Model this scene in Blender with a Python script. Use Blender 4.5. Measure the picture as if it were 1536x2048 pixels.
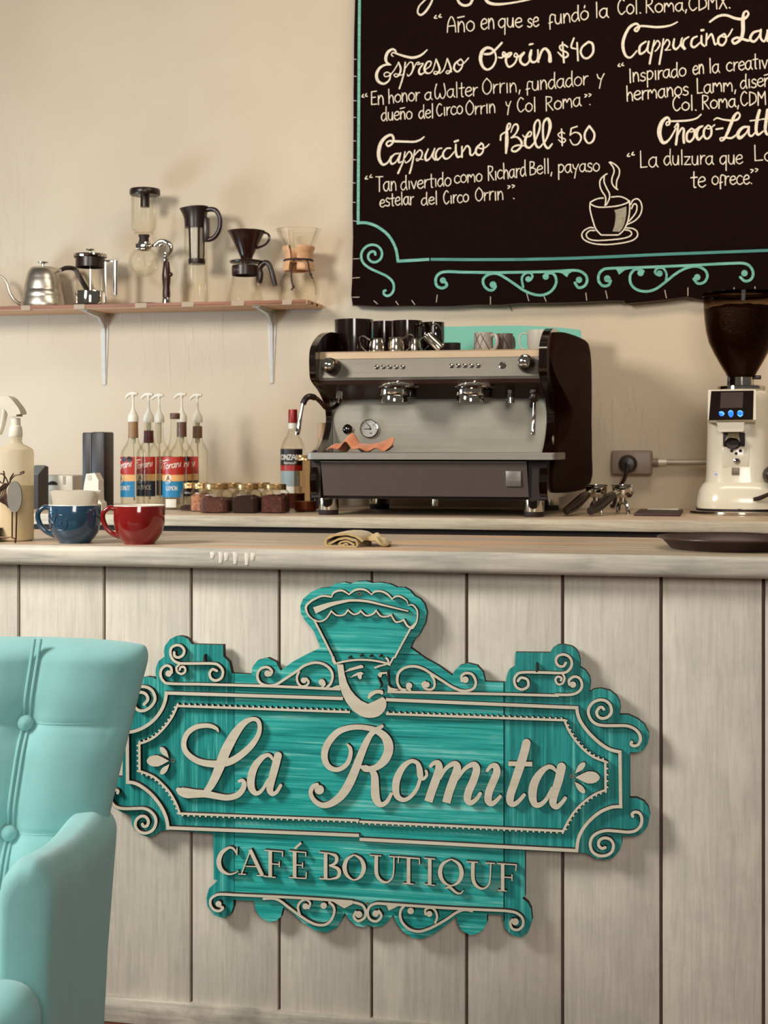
import bpy, bmesh, math, random
from mathutils import Vector, Matrix

random.seed(11)
for o in list(bpy.data.objects):
    bpy.data.objects.remove(o, do_unlink=True)
SC = bpy.context.scene
COL = SC.collection
R = math.radians

# ------------------------------------------------------------------ camera
FPX, CX, YH, EYE, TH = 3000.0, 768.0, 890.0, 1.28, R(12.85)
cam_d = bpy.data.cameras.new('camera')
cam = bpy.data.objects.new('camera', cam_d)
COL.objects.link(cam)
cam.location = (0, 0, EYE)
cam.rotation_euler = (R(90), 0, TH)
cam_d.sensor_fit = 'VERTICAL'
cam_d.sensor_height = 36.0
cam_d.lens = 36.0 * FPX / 2048.0
cam_d.shift_y = -(1024.0 - YH) / 2048.0
cam_d.dof.use_dof = True
cam_d.dof.focus_distance = 3.35
cam_d.dof.aperture_fstop = 8.5
SC.camera = cam

# ------------------------------------------------------------------ world, lights, exposure
w = bpy.data.worlds.new('world'); SC.world = w; w.use_nodes = True
bg = w.node_tree.nodes['Background']
bg.inputs[0].default_value = (1.0, 0.91, 0.80, 1); bg.inputs[1].default_value = 0.11

def area(name, loc, target, sx, sy, power, col):
    d = bpy.data.lights.new(name, 'AREA'); d.shape = 'RECTANGLE'; d.size = sx; d.size_y = sy
    d.energy = power; d.color = col
    o = bpy.data.objects.new(name, d); COL.objects.link(o); o.location = loc
    o.rotation_euler = (Vector(target) - Vector(loc)).to_track_quat('-Z', 'Y').to_euler()
    return o
area('tall_window_light', (-3.1, 1.35, 2.75), (-0.5, 3.3, 0.8), 0.8, 0.9, 128, (1.0, 0.97, 0.92))
area('side_window_light', (-3.4, 3.75, 1.0), (-1.2, 5.2, 0.95), 0.8, 0.7, 26, (0.62, 0.84, 1.0))
area('front_fill_light', (0.9, -2.4, 2.7), (0.6, 3.6, 0.4), 1.6, 1.6, 112, (1.0, 0.97, 0.90))  # unseen fill light added behind the camera to brighten the bar front
area('ceiling_lamp_light', (0.2, 3.7, 3.3), (0.15, 5.2, 1.3), 2.2, 0.5, 28, (1.0, 0.86, 0.70))
SC.view_settings.view_transform = 'Standard'
SC.view_settings.look = 'None'
SC.view_settings.gamma = 1.0
SC.view_settings.use_curve_mapping = False
SC.view_settings.exposure = 0.0

# ------------------------------------------------------------------ pixel -> world on a plane of constant Y
cT, sT = math.cos(TH), math.sin(TH)
def kX(px):
    t = (px - CX) / FPX
    return (t * cT - sT) / (cT + t * sT)
def fac(px):
    return cT - kX(px) * sT
def mpp(px, Y):
    return fac(px) * Y / FPX
def W(px, py, Y):
    return Vector((kX(px) * Y, Y, EYE - (py - YH) * mpp(px, Y)))
def Yat(px, py, z):
    return (EYE - z) * FPX / (py - YH) / fac(px)

Y_WALL, Y_BOARD = 5.24, 5.205
Z_BAR, Z_BACK, Z_SHELF = 1.058, 1.062, 1.787

# ------------------------------------------------------------------ mesh building
def crom(pts, n=8, closed=False):
    """Catmull-Rom through tuples of any length"""
    m = len(pts)
    if m < 3: 
        a, b = pts[0], pts[-1]
        return [tuple(a), tuple(b)]
    out = []
    rng = range(m if closed else m - 1)
    for i in rng:
        if closed:
            p0, p1, p2, p3 = pts[(i-1) % m], pts[i], pts[(i+1) % m], pts[(i+2) % m]
        else:
            p0, p1, p2, p3 = pts[max(i-1, 0)], pts[i], pts[i+1], pts[min(i+2, m-1)]
        for k in range(n):
            t = k / n
            out.append(tuple(0.5*((2*b)+(-a+c)*t+(2*a-5*b+4*c-d)*t*t+(-a+3*b-3*c+d)*t*t*t)
                             for a, b, c, d in zip(p0, p1, p2, p3)))
    if not closed: out.append(tuple(pts[-1]))
    return out

class MB:
    def __init__(s): s.v = []; s.f = []; s.m = []
    def add(s, vs, fs, mi=0):
        o = len(s.v); s.v += [Vector(q) for q in vs]
        for f in fs: s.f.append([i + o for i in f]); s.m.append(mi)
        return s
    def box(s, x0, x1, y0, y1, z0, z1, bev=0.0, mi=0, seg=2):
        if bev <= 0:
            vs = [(x, y, z) for z in (z0, z1) for y in (y0, y1) for x in (x0, x1)]
            return s.add(vs, [(0,2,3,1),(4,5,7,6),(0,1,5,4),(2,6,7,3),(0,4,6,2),(1,3,7,5)], mi)
        bm = bmesh.new(); bmesh.ops.create_cube(bm, size=1)
        for v in bm.verts:
            v.co = Vector(((x0+x1)/2 + v.co.x*(x1-x0), (y0+y1)/2 + v.co.y*(y1-y0), (z0+z1)/2 + v.co.z*(z1-z0)))
        bmesh.ops.bevel(bm, geom=bm.edges[:], offset=bev, segments=seg, profile=0.5, affect='EDGES')
        return s.bm(bm, mi)
    def bm(s, bm, mi=0):
        bm.verts.index_update()
        s.add([v.co.copy() for v in bm.verts], [[v.index for v in f.verts] for f in bm.faces], mi)
        bm.free(); return s
    def lathe(s, prof, n=32, c=(0,0,0), sx=1, sy=1, mi=0, a0=0.0, a1=None, sq=None):
        """profile of (r,z); sq = superellipse exponent for squarish jars"""
        full = a1 is None
        a1 = 2*math.pi if full else a1
        cols = n if full else n + 1
        vs, fs = [], []
        def u(a):
            ca, sa = math.cos(a), math.sin(a)
            if sq:
                k = (abs(ca)**sq + abs(sa)**sq) ** (-1.0/sq); return ca*k, sa*k
            return ca, sa
        for r, z in prof:
            for j in range(cols):
                ca, sa = u(a0 + (a1-a0)*j/n)
                vs.append((c[0]+max(r,1e-5)*ca*sx, c[1]+max(r,1e-5)*sa*sy, c[2]+z))
        for i in range(len(prof)-1):
            for j in range(n):
                j2 = (j+1) % cols
                fs.append((i*cols+j, i*cols+j2, (i+1)*cols+j2, (i+1)*cols+j))
        return s.add(vs, fs, mi)
    def tube(s, pts, r, n=10, smooth=6, caps=True, mi=0, flat=1.0):
        """r scalar or list per control point; flat squashes the section along the second normal"""
        if not isinstance(r, (list, tuple)): r = [r]*len(pts)
        q = [tuple(p)+(rr,) for p, rr in zip(pts, r)]
        if smooth and len(q) > 2: q = crom(q, smooth)
        P = [Vector(a[:3]) for a in q]; RR = [max(a[3], 1e-5) for a in q]
        nrm = None; vs = []; fs = []
        for i, p in enumerate(P):
            t = (P[min(i+1, len(P)-1)] - P[max(i-1, 0)])
            t = t.normalized() if t.length > 1e-9 else Vector((0,0,1))
            if nrm is None:
                up = Vector((0,1,0)) if abs(t.y) < 0.9 else Vector((1,0,0))
                nrm = (up - t*up.dot(t)).normalized()
            else:
                nrm = (nrm - t*nrm.dot(t)).normalized()
            b = t.cross(nrm)
            for k in range(n):
                a = 2*math.pi*k/n
                vs.append(p + (nrm*math.cos(a)*flat + b*math.sin(a))*RR[i])
        for i in range(len(P)-1):
            for k in range(n):
                k2 = (k+1) % n
                fs.append((i*n+k, i*n+k2, (i+1)*n+k2, (i+1)*n+k))
        if caps:
            fs.append(tuple(range(n-1, -1, -1))); fs.append(tuple((len(P)-1)*n+k for k in range(n)))
        return s.add(vs, fs, mi)
    def ball(s, c, r, n=12, sz=1.0, mi=0):
        m = max(5, n//2)
        return s.lathe([(r*math.sin(math.pi*i/m), -r*sz*math.cos(math.pi*i/m)) for i in range(m+1)], n, c, mi=mi)
    def prism(s, out, d0, d1, axis='y', mi=0, mside=None):
        """closed 2-D outline extruded along an axis; out=(a,b): y->(x,z) x->(y,z) z->(x,y)"""
        n = len(out)
        def p(a, b, d): return {'y': (a, d, b), 'x': (d, a, b), 'z': (a, b, d)}[axis]
        vs = [p(a, b, d0) for a, b in out] + [p(a, b, d1) for a, b in out]
        s.add(vs, [tuple(range(n)), tuple(range(2*n-1, n-1, -1))], mi)
        return s.add(vs, [(i, (i+1) % n, n+(i+1) % n, n+i) for i in range(n)], mi if mside is None else mside)
    def ribbon(s, pts, fmap, depth=0.0, cap='round', n=7, mi=0, mside=1, closed=False):
        """pts (x,y,w) in drawing units, fmap(x,y)->Vector; depth pushes the back along +Y"""
        q = crom(pts, n, closed) if len(pts) > 2 else [tuple(a) for a in pts]
        if len(q) < 2: return s
        if closed: q = q + [q[0]]
        T = []
        for i in range(len(q)):
            if closed:
                a, b = q[(i-1) % (len(q)-1)], q[(i+1) % (len(q)-1)]
            else:
                a, b = q[max(i-1, 0)], q[min(i+1, len(q)-1)]
            dx, dy = b[0]-a[0], b[1]-a[1]; L = math.hypot(dx, dy) or 1.0
            T.append((dx/L, dy/L))
        S = [(p[0], p[1], max(p[2], 1e-5), t) for p, t in zip(q, T)]
        if cap == 'round' and not closed:
            hd, tl = [], []
            x, y, wd, t = S[0]
            for a in (80, 50, 25): hd.append((x-t[0]*wd/2*math.sin(R(a)), y-t[1]*wd/2*math.sin(R(a)), wd*math.cos(R(a)), t))
            x, y, wd, t = S[-1]
            for a in (25, 50, 80): tl.append((x+t[0]*wd/2*math.sin(R(a)), y+t[1]*wd/2*math.sin(R(a)), wd*math.cos(R(a)), t))
            S = hd + S + tl
        vs = []
        dy = 0.0003/len(S)                      # crossing parts of one stroke never share a plane
        for q_, (x, y, wd, t) in enumerate(S):
            a = fmap(x - t[1]*wd/2, y + t[0]*wd/2); b = fmap(x + t[1]*wd/2, y - t[0]*wd/2)
            a.y -= dy*q_; b.y -= dy*q_
            vs += [a, b]
        k = len(S)
        fs = [(2*i, 2*i+1, 2*i+3, 2*i+2) for i in range(k-1)]
        if depth <= 0: return s.add(vs, fs, mi)
        vs2 = vs + [v + Vector((0, depth, 0)) for v in vs]; o = 2*k
        s.add(vs2, fs, mi)
        sd = [(2*i, 2*i+2, o+2*i+2, o+2*i) for i in range(k-1)] + [(2*i+1, o+2*i+1, o+2*i+3, 2*i+3) for i in range(k-1)]
        if not closed: sd += [(0, o, o+1, 1), (2*k-2, 2*k-1, o+2*k-1, o+2*k-2)]
        return s.add(vs2, sd, mside)
    def poly(s, out, fmap, depth=0.0, mi=0, mside=1):
        vs = [fmap(x, y) for x, y in out]; n = len(vs)
        if depth <= 0: return s.add(vs, [tuple(range(n))], mi)
        v2 = vs + [v + Vector((0, depth, 0)) for v in vs]
        s.add(v2, [tuple(range(n)), tuple(range(2*n-1, n-1, -1))], mi)
        return s.add(v2, [(i, n+i, n+(i+1) % n, (i+1) % n) for i in range(n)], mside)
    def disc(s, x, y, r, fmap, depth=0.0, mi=0, mside=1, n=14):
        return s.poly([(x+r*math.cos(2*math.pi*i/n), y+r*math.sin(2*math.pi*i/n)) for i in range(n)], fmap, depth, mi, mside)

def setp(o, label=None, cat=None, group=None, kind=None):
    if label: o['label'] = label
    if cat: o['category'] = cat
    if group: o['group'] = group
    if kind: o['kind'] = kind
    return o
def rootloc(o):
    v = Vector(o.location)
    while o.parent: o = o.parent; v += Vector(o.location)
    return v
def obj(name, mb, mats, parent=None, world=False, smooth=35, label=None, kind=None, recalc=True):
    me = bpy.data.meshes.new(name)
    off = rootloc(parent) if (world and parent) else Vector((0, 0, 0))
    me.from_pydata([v - off for v in mb.v], [], mb.f)
    if not isinstance(mats, (list, tuple)): mats = [mats]
    for m in mats: me.materials.append(m)
    for p, i in zip(me.polygons, mb.m): p.material_index = min(i, len(mats)-1)
    if recalc:
        bm = bmesh.new(); bm.from_mesh(me)
        bmesh.ops.remove_doubles(bm, verts=bm.verts[:], dist=2e-6)
        bmesh.ops.recalc_face_normals(bm, faces=bm.faces[:]); bm.to_mesh(me); bm.free()
    if smooth:
        me.shade_smooth(); me.set_sharp_from_angle(angle=R(smooth))
    o = bpy.data.objects.new(name, me); COL.objects.link(o)
    if parent: o.parent = parent
    if label: o['label'] = label
    if kind: o['kind'] = kind
    return o
def thing(name, label, cat, loc, rz=0.0, group=None):
    o = bpy.data.objects.new(name, None); COL.objects.link(o)
    o.empty_display_size = 0.05
    o.location = loc; o.rotation_euler = (0, 0, rz)
    return setp(o, label, cat, group)
def dup(root, loc, label=None, rz=None, group=None):
    r = root.copy(); COL.objects.link(r); r.location = loc
    if rz is not None: r.rotation_euler = (0, 0, rz)
    if label: r['label'] = label
    if group: r['group'] = group
    for ch in list(root.children):
        c = ch.copy(); COL.objects.link(c); c.parent = r
        for g in list(ch.children):
            d = g.copy(); COL.objects.link(d); d.parent = c
    return r

# ------------------------------------------------------------------ materials
def lin(c):
    def f(u):
        u /= 255.0
        return u/12.92 if u <= 0.04045 else ((u+0.055)/1.055)**2.4
    return (f(c[0]), f(c[1]), f(c[2]), 1.0)
MATS = {}
def _new(name):
    m = bpy.data.materials.new(name); m.use_nodes = True
    nt = m.node_tree; b = nt.nodes['Principled BSDF']
    return m, nt, b
def mat(name, c, rough=0.5, metal=0.0, vary=0.06, scale=30.0, bump=0.0, bscale=None, coat=0.0, spec=0.5, emit=None, sheen=0.0, sub=0.0):
    """plain painted / plastic / metal surface with a little procedural mottling"""
    if name in MATS: return MATS[name]
    m, nt, b = _new(name)
    N, L = nt.nodes, nt.links
    tc = N.new('ShaderNodeTexCoord'); nz = N.new('ShaderNodeTexNoise')
    nz.inputs['Scale'].default_value = scale; nz.inputs['Detail'].default_value = 4
    L.new(tc.outputs['Object'], nz.inputs['Vector'])
    rp = N.new('ShaderNodeValToRGB'); L.new(nz.outputs['Fac'], rp.inputs[0])
    a = lin(c)
    rp.color_ramp.elements[0].color = tuple(max(0, v*(1-vary)) for v in a[:3]) + (1,)
    rp.color_ramp.elements[1].color = tuple(min(1, v*(1+vary)) for v in a[:3]) + (1,)
    rp.color_ramp.elements[0].position = 0.3; rp.color_ramp.elements[1].position = 0.7
    L.new(rp.outputs[0], b.inputs['Base Color'])
    b.inputs['Roughness'].default_value = rough; b.inputs['Metallic'].default_value = metal
    b.inputs['Specular IOR Level'].default_value = spec
    b.inputs['Coat Weight'].default_value = coat
    b.inputs['Sheen Weight'].default_value = sheen
    if sub:
        b.inputs['Transmission Weight'].default_value = sub
    if emit:
        b.inputs['Emission Color'].default_value = lin(emit[0]); b.inputs['Emission Strength'].default_value = emit[1]
    if bump:
        bp = N.new('ShaderNodeBump'); bp.inputs['Strength'].default_value = bump; bp.inputs['Distance'].default_value = 0.002
        n2 = N.new('ShaderNodeTexNoise'); n2.inputs['Scale'].default_value = bscale or scale*3; n2.inputs['Detail'].default_value = 5
        L.new(tc.outputs['Object'], n2.inputs['Vector']); L.new(n2.outputs['Fac'], bp.inputs['Height'])
        L.new(bp.outputs[0], b.inputs['Normal'])
    MATS[name] = m
    return m
def wood(name, cols, along='z', fine=55.0, stretch=22.0, rough=0.65, bump=0.25, patch=None, patch_scale=3.0, patch_amt=0.5, chip=None):
    """grained / brushed paint: noise stretched along one axis, plus soft patches of a second colour"""
    if name in MATS: return MATS[name]
    m, nt, b = _new(name); N, L = nt.nodes, nt.links
    tc = N.new('ShaderNodeTexCoord'); mp = N.new('ShaderNodeMapping')
    sc = {'x': (1/stretch, 1, 1), 'y': (1, 1/stretch, 1), 'z': (1, 1, 1/stretch)}[along]
    mp.inputs['Scale'].default_value = tuple(fine*v for v in sc)
    L.new(tc.outputs['Object'], mp.inputs['Vector'])
    nz = N.new('ShaderNodeTexNoise'); nz.inputs['Scale'].default_value = 1.0; nz.inputs['Detail'].default_value = 7; nz.inputs['Roughness'].default_value = 0.62
    nz.inputs['Distortion'].default_value = 0.6
    L.new(mp.outputs[0], nz.inputs['Vector'])
    rp = N.new('ShaderNodeValToRGB'); L.new(nz.outputs['Fac'], rp.inputs[0])
    k = len(cols)
    while len(rp.color_ramp.elements) < k: rp.color_ramp.elements.new(0.5)
    for i, c in enumerate(cols):
        rp.color_ramp.elements[i].position = 0.33 + 0.34*i/(k-1); rp.color_ramp.elements[i].color = lin(c)
    out = rp.outputs[0]
    if patch:
        n2 = N.new('ShaderNodeTexNoise'); n2.inputs['Scale'].default_value = patch_scale; n2.inputs['Detail'].default_value = 6
        n2.inputs['Roughness'].default_value = 0.7
        L.new(tc.outputs['Object'], n2.inputs['Vector'])
        r2 = N.new('ShaderNodeValToRGB'); r2.color_ramp.elements[0].position = 0.45; r2.color_ramp.elements[1].position = 0.75
        r2.color_ramp.elements[1].color = (patch_amt,)*3 + (1,)
        L.new(n2.outputs['Fac'], r2.inputs[0])
        mx = N.new('ShaderNodeMixRGB'); L.new(r2.outputs[0], mx.inputs[0]); L.new(out, mx.inputs[1]); mx.inputs[2].default_value = lin(patch)
        out = mx.outputs[0]
    if chip:
        n3 = N.new('ShaderNodeTexNoise'); n3.inputs['Scale'].default_value = chip[1]; n3.inputs['Detail'].default_value = 8
        mp3 = N.new('ShaderNodeMapping'); mp3.inputs['Scale'].default_value = {'x': (.25,1,1), 'y': (1,.25,1), 'z': (1,1,.25)}[along]
        mp3.inputs['Location'].default_value = (3.3, 1.7, 0.4)
        L.new(tc.outputs['Object'], mp3.inputs[0]); L.new(mp3.outputs[0], n3.inputs['Vector'])
        r3 = N.new('ShaderNodeValToRGB'); r3.color_ramp.elements[0].position = chip[2]; r3.color_ramp.elements[1].position = chip[2]+0.07
        r3.color_ramp.elements[1].color = (chip[3],)*3 + (1,)
        L.new(n3.outputs['Fac'], r3.inputs[0])
        mx = N.new('ShaderNodeMixRGB'); L.new(r3.outputs[0], mx.inputs[0]); L.new(out, mx.inputs[1]); mx.inputs[2].default_value = lin(chip[0])
        out = mx.outputs[0]
    L.new(out, b.inputs['Base Color'])
    b.inputs['Roughness'].default_value = rough
    bp = N.new('ShaderNodeBump'); bp.inputs['Strength'].default_value = bump; bp.inputs['Distance'].default_value = 0.0015
    L.new(nz.outputs['Fac'], bp.inputs['Height']); L.new(bp.outputs[0], b.inputs['Normal'])
    MATS[name] = m
    return m
def brushed(name, c, rough=0.32, along='x'):
    m = mat(name, c, rough=rough, metal=1.0, vary=0.03)
    nt = m.node_tree; N, L = nt.nodes, nt.links; b = N['Principled BSDF']
    tc = N.new('ShaderNodeTexCoord'); mp = N.new('ShaderNodeMapping')
    mp.inputs['Scale'].default_value = {'x': (4, 300, 300), 'z': (300, 300, 4)}[along]
    nz = N.new('ShaderNodeTexNoise'); nz.inputs['Scale'].default_value = 1.0; nz.inputs['Detail'].default_value = 3
    L.new(tc.outputs['Object'], mp.inputs[0]); L.new(mp.outputs[0], nz.inputs['Vector'])
    mr = N.new('ShaderNodeMapRange'); mr.inputs[3].default_value = rough*0.8; mr.inputs[4].default_value = rough*1.25
    L.new(nz.outputs['Fac'], mr.inputs[0]); L.new(mr.outputs[0], b.inputs['Roughness'])
    b.inputs['Anisotropic'].default_value = 0.5
    return m
def glass(name, tint=(252, 251, 246), ior=1.45, rough=0.02, gl=1.0):
    """thin-walled glass: clear pass-through with a Fresnel gloss"""
    if name in MATS: return MATS[name]
    m = bpy.data.materials.new(name); m.use_nodes = True; nt = m.node_tree; N, L = nt.nodes, nt.links
    N.remove(N['Principled BSDF'])
    tr = N.new('ShaderNodeBsdfTransparent'); tr.inputs[0].default_value = lin(tint)
    g = N.new('ShaderNodeBsdfGlossy'); g.inputs['Roughness'].default_value = rough
    fr = N.new('ShaderNodeLayerWeight'); fr.inputs[0].default_value = 0.22
    mu = N.new('ShaderNodeMath'); mu.operation = 'MULTIPLY'; mu.inputs[1].default_value = gl*0.32
    L.new(fr.outputs['Fresnel'], mu.inputs[0])
    mx = N.new('ShaderNodeMixShader'); L.new(mu.outputs[0], mx.inputs[0]); L.new(tr.outputs[0], mx.inputs[1]); L.new(g.outputs[0], mx.inputs[2])
    L.new(mx.outputs[0], N['Material Output'].inputs[0])
    MATS[name] = m
    return m
def translucent(name, c, alpha=0.6, rough=0.4):
    m = mat(name, c, rough=rough, vary=0.02)
    nt = m.node_tree; N, L = nt.nodes, nt.links; b = N['Principled BSDF']
    tr = N.new('ShaderNodeBsdfTransparent'); tr.inputs[0].default_value = lin(c)
    tl = N.new('ShaderNodeBsdfTranslucent'); tl.inputs[0].default_value = lin(c)
    m1 = N.new('ShaderNodeMixShader'); m1.inputs[0].default_value = 0.4; L.new(b.outputs[0], m1.inputs[1]); L.new(tl.outputs[0], m1.inputs[2])
    mx = N.new('ShaderNodeMixShader'); mx.inputs[0].default_value = alpha
    L.new(tr.outputs[0], mx.inputs[1]); L.new(m1.outputs[0], mx.inputs[2]); L.new(mx.outputs[0], N['Material Output'].inputs[0])
    return m

CHROME = mat('chrome', (205, 200, 190), rough=0.07, metal=1.0, vary=0.02)
STEEL = brushed('brushed_steel', (150, 143, 131), 0.48, 'x')
STEELV = brushed('brushed_steel_round', (212, 204, 190), 0.30, 'z')
BLACKP = mat('black_plastic', (38, 20, 14), rough=0.32, vary=0.1)
BLACKM = mat('black_matte', (36, 20, 15), rough=0.6, vary=0.1)
BLACKG = mat('black_gloss', (22, 8, 5), rough=0.12, vary=0.1, coat=0.5)
WHITEP = mat('white_plastic', (226, 217, 198), rough=0.4, vary=0.02)
GLASS = glass('clear_glass')
CREAM = wood('cream_birch', [(204,193,170), (212,202,180), (218,208,187)], 'x', 60, 12, 0.6, 0.06)
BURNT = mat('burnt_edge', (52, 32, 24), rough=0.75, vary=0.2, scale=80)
CHALK = mat('chalk_paint', (224, 209, 186), rough=0.9, vary=0.16, scale=160)

# ================================================================== SETTING
def wall_material():
    m, nt, b = _new('wall_paint'); N, L = nt.nodes, nt.links
    tc = N.new('ShaderNodeTexCoord')
    n1 = N.new('ShaderNodeTexNoise'); n1.inputs['Scale'].default_value = 2.2; n1.inputs['Detail'].default_value = 5
    L.new(tc.outputs['Object'], n1.inputs['Vector'])
    rp = N.new('ShaderNodeValToRGB'); L.new(n1.outputs['Fac'], rp.inputs[0])
    rp.color_ramp.elements[0].position = .35; rp.color_ramp.elements[0].color = lin((204,185,160))
    rp.color_ramp.elements[1].position = .7; rp.color_ramp.elements[1].color = lin((211,194,169))
    # grime specks
    n4 = N.new('ShaderNodeTexNoise'); n4.inputs['Scale'].default_value = 45; n4.inputs['Detail'].default_value = 2
    L.new(tc.outputs['Object'], n4.inputs['Vector'])
    r4 = N.new('ShaderNodeValToRGB'); r4.color_ramp.elements[0].position = .76; r4.color_ramp.elements[1].position = .82
    r4.color_ramp.elements[1].color = (.35,.35,.35,1)
    L.new(n4.outputs['Fac'], r4.inputs[0])
    mx = N.new('ShaderNodeMixRGB'); L.new(r4.outputs[0], mx.inputs[0]); L.new(rp.outputs[0], mx.inputs[1]); mx.inputs[2].default_value = lin((176,156,132))
    L.new(mx.outputs[0], b.inputs['Base Color']); b.inputs['Roughness'].default_value = .62
    # long trowel drags, only in patches, plus fine roller texture
    mp = N.new('ShaderNodeMapping'); mp.inputs['Scale'].default_value = (46, 1, 7)
    L.new(tc.outputs['Object'], mp.inputs[0])
    n2 = N.new('ShaderNodeTexNoise'); n2.inputs['Scale'].default_value = 1.0; n2.inputs['Detail'].default_value = 3; n2.inputs['Distortion'].default_value = .8
    L.new(mp.outputs[0], n2.inputs['Vector'])
    r2 = N.new('ShaderNodeValToRGB'); r2.color_ramp.elements[0].position = .55; r2.color_ramp.elements[1].position = .68
    L.new(n2.outputs['Fac'], r2.inputs[0])
    nm = N.new('ShaderNodeTexNoise'); nm.inputs['Scale'].default_value = 1.3; nm.inputs['Detail'].default_value = 2
    L.new(tc.outputs['Object'], nm.inputs['Vector'])
    rm = N.new('ShaderNodeValToRGB'); rm.color_ramp.elements[0].position = .46; rm.color_ramp.elements[1].position = .6
    L.new(nm.outputs['Fac'], rm.inputs[0])
    mu = N.new('ShaderNodeMixRGB'); mu.blend_type = 'MULTIPLY'; mu.inputs[0].default_value = 1
    L.new(r2.outputs[0], mu.inputs[1]); L.new(rm.outputs[0], mu.inputs[2])
    n3 = N.new('ShaderNodeTexNoise'); n3.inputs['Scale'].default_value = 110; n3.inputs['Detail'].default_value = 3
    L.new(tc.outputs['Object'], n3.inputs['Vector'])
    ad = N.new('ShaderNodeMixRGB'); ad.blend_type = 'ADD'; ad.inputs[0].default_value = .22
    L.new(mu.outputs[0], ad.inputs[1]); L.new(n3.outputs['Fac'], ad.inputs[2])
    bp = N.new('ShaderNodeBump'); bp.inputs['Strength'].default_value = .55; bp.inputs['Distance'].default_value = .0022
    L.new(ad.outputs[0], bp.inputs['Height']); L.new(bp.outputs[0], b.inputs['Normal'])
    return m
setp(obj('wall_back', MB().box(-4.6, 2.6, Y_WALL, Y_WALL+.12, 0, 3.6), wall_material(), smooth=0), kind='structure')
setp(obj('floor', MB().box(-4.6, 2.6, -1.5, Y_WALL, -.05, 0), wood('floor_boards', [(86,38,26),(98,46,32),(74,32,22)], 'x', 30, 14, .5, .2), smooth=0), kind='structure')

# ------------------------------------------------------------------ bar counter
PLANK = wood('whitewashed_plank', [(198,191,175),(211,203,187),(220,211,195)], 'z', 110, 16, .72, .35,
             patch=(158,158,146), patch_scale=6.5, patch_amt=.38, chip=((228,219,201), 9, .60, .6))
GAPM = mat('plank_gap_paint', (92, 72, 64), rough=.8, vary=.15)
TOPM = wood('worn_counter_top', [(150,131,110),(186,165,141),(205,186,160)], 'x', 60, 24, .42, .2,
            patch=(140,138,126), patch_scale=4, patch_amt=.5, chip=((214,168,128), 5, .52, .75))
NOSE = wood('painted_counter_edge', [(160,155,141),(190,182,166),(208,199,181)], 'x', 70, 18, .6, .3,
            patch=(150,150,140), patch_scale=7, patch_amt=.6, chip=((222,212,193), 8, .6, .6))
YP = 3.12
bar = thing('bar_counter', 'long bar counter clad in whitewashed vertical planks behind the teal sign', 'counter', (W(768,1500,YP).x, YP, 0))
seams = [-310, -135, 37, 208, 382, 558, 743, 933, 1125, 1322, 1527, 1740]
sx = [kX(p)*YP for p in seams]
for i in range(len(sx)-1):
    g = .0033
    # real boards are a hair uneven in depth
    dy = random.uniform(-.0008, .0008)
    obj('plank', MB().box(sx[i]+g, sx[i+1]-g, YP+dy, YP+.02, .02, 1.013, .0018), PLANK, bar, world=True)
obj('backing_panel', MB().box(sx[0], sx[-1], YP+.0105, YP+.03, 0, 1.012), GAPM, bar, world=True, smooth=0, label='dark brown backing seen in the gaps')
obj('base_board', MB().box(sx[0], sx[-1], YP-.014, YP+.02, 0, .055, .004), wood('scuffed_base', [(150,145,132),(184,176,160),(205,196,178)], 'x', 60, 16, .7, .4, patch=(112,104,96), patch_scale=9, patch_amt=.8), bar, world=True, label='scuffed grey-white base board')
obj('rear_carcass', MB().box(sx[0], sx[-1], YP+.031, 3.60, .0, 1.012), GAPM, bar, world=True, smooth=0)
ct = MB().box(sx[0]-.02, sx[-1]+.05, 3.066, 3.66, 1.0135, Z_BAR, .013, seg=4)
for i, f in enumerate(ct.f):
    c = sum((ct.v[k] for k in f), Vector())/len(f)
    ct.m[i] = 1 if (c.z > Z_BAR-.003 and c.y > 3.083) else 0
o = obj('bar_countertop', ct, [NOSE, TOPM])
for px, y0, y1 in ((424,1104,1117),(441,1104,1126),(452,1105,1121),(470,1104,1128),(493,1106,1130),(505,1106,1120)):
    xx = kX(px)*3.066
    obj('paint_drip', MB().tube([(xx, 3.0672, W(px,y0,3.066).z), (xx+.001, 3.0655, W(px,(y0+y1)/2,3.066).z), (xx, 3.0655, W(px,y1,3.066).z)], [.006,.0048,.0035], 8, 4, flat=.25), mat('drip_white', (222,213,197), .5), o)
setp(o, 'long worn wooden bar top with a rounded grey-white front edge', 'countertop')

# back counter along the wall
bk = thing('back_counter', 'dark cabinet run against the wall, mostly hidden behind the bar', 'counter', (-.5, 4.8, 0))
obj('carcass', MB().box(-2.9, 1.2, 4.47, 5.23, 0, 1.026), mat('dark_cabinet', (58,46,40), .6), bk, world=True, smooth=0)
ct = MB().box(-2.95, 1.25, 4.42, 5.238, 1.0265, Z_BACK, .005, seg=2)
for i, f in enumerate(ct.f):
    c = sum((ct.v[k] for k in f), Vector())/len(f)
    ct.m[i] = 1 if c.z > Z_BACK-.001 else 0
o = obj('back_countertop', ct, [wood('back_edge', [(168,152,128),(196,180,154),(214,200,174)], 'x', 75, 16, .6, .35, patch=(158,150,134), patch_scale=8, patch_amt=.6, chip=((172,120,86), 6, .6, .7)),
                                wood('back_top', [(176,148,120),(200,176,148),(212,190,162)], 'x', 60, 20, .4, .2, patch=(150,128,106), patch_scale=5, patch_amt=.5)])
setp(o, 'wooden back countertop under the espresso machine with a peeling pale edge', 'countertop')

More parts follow.
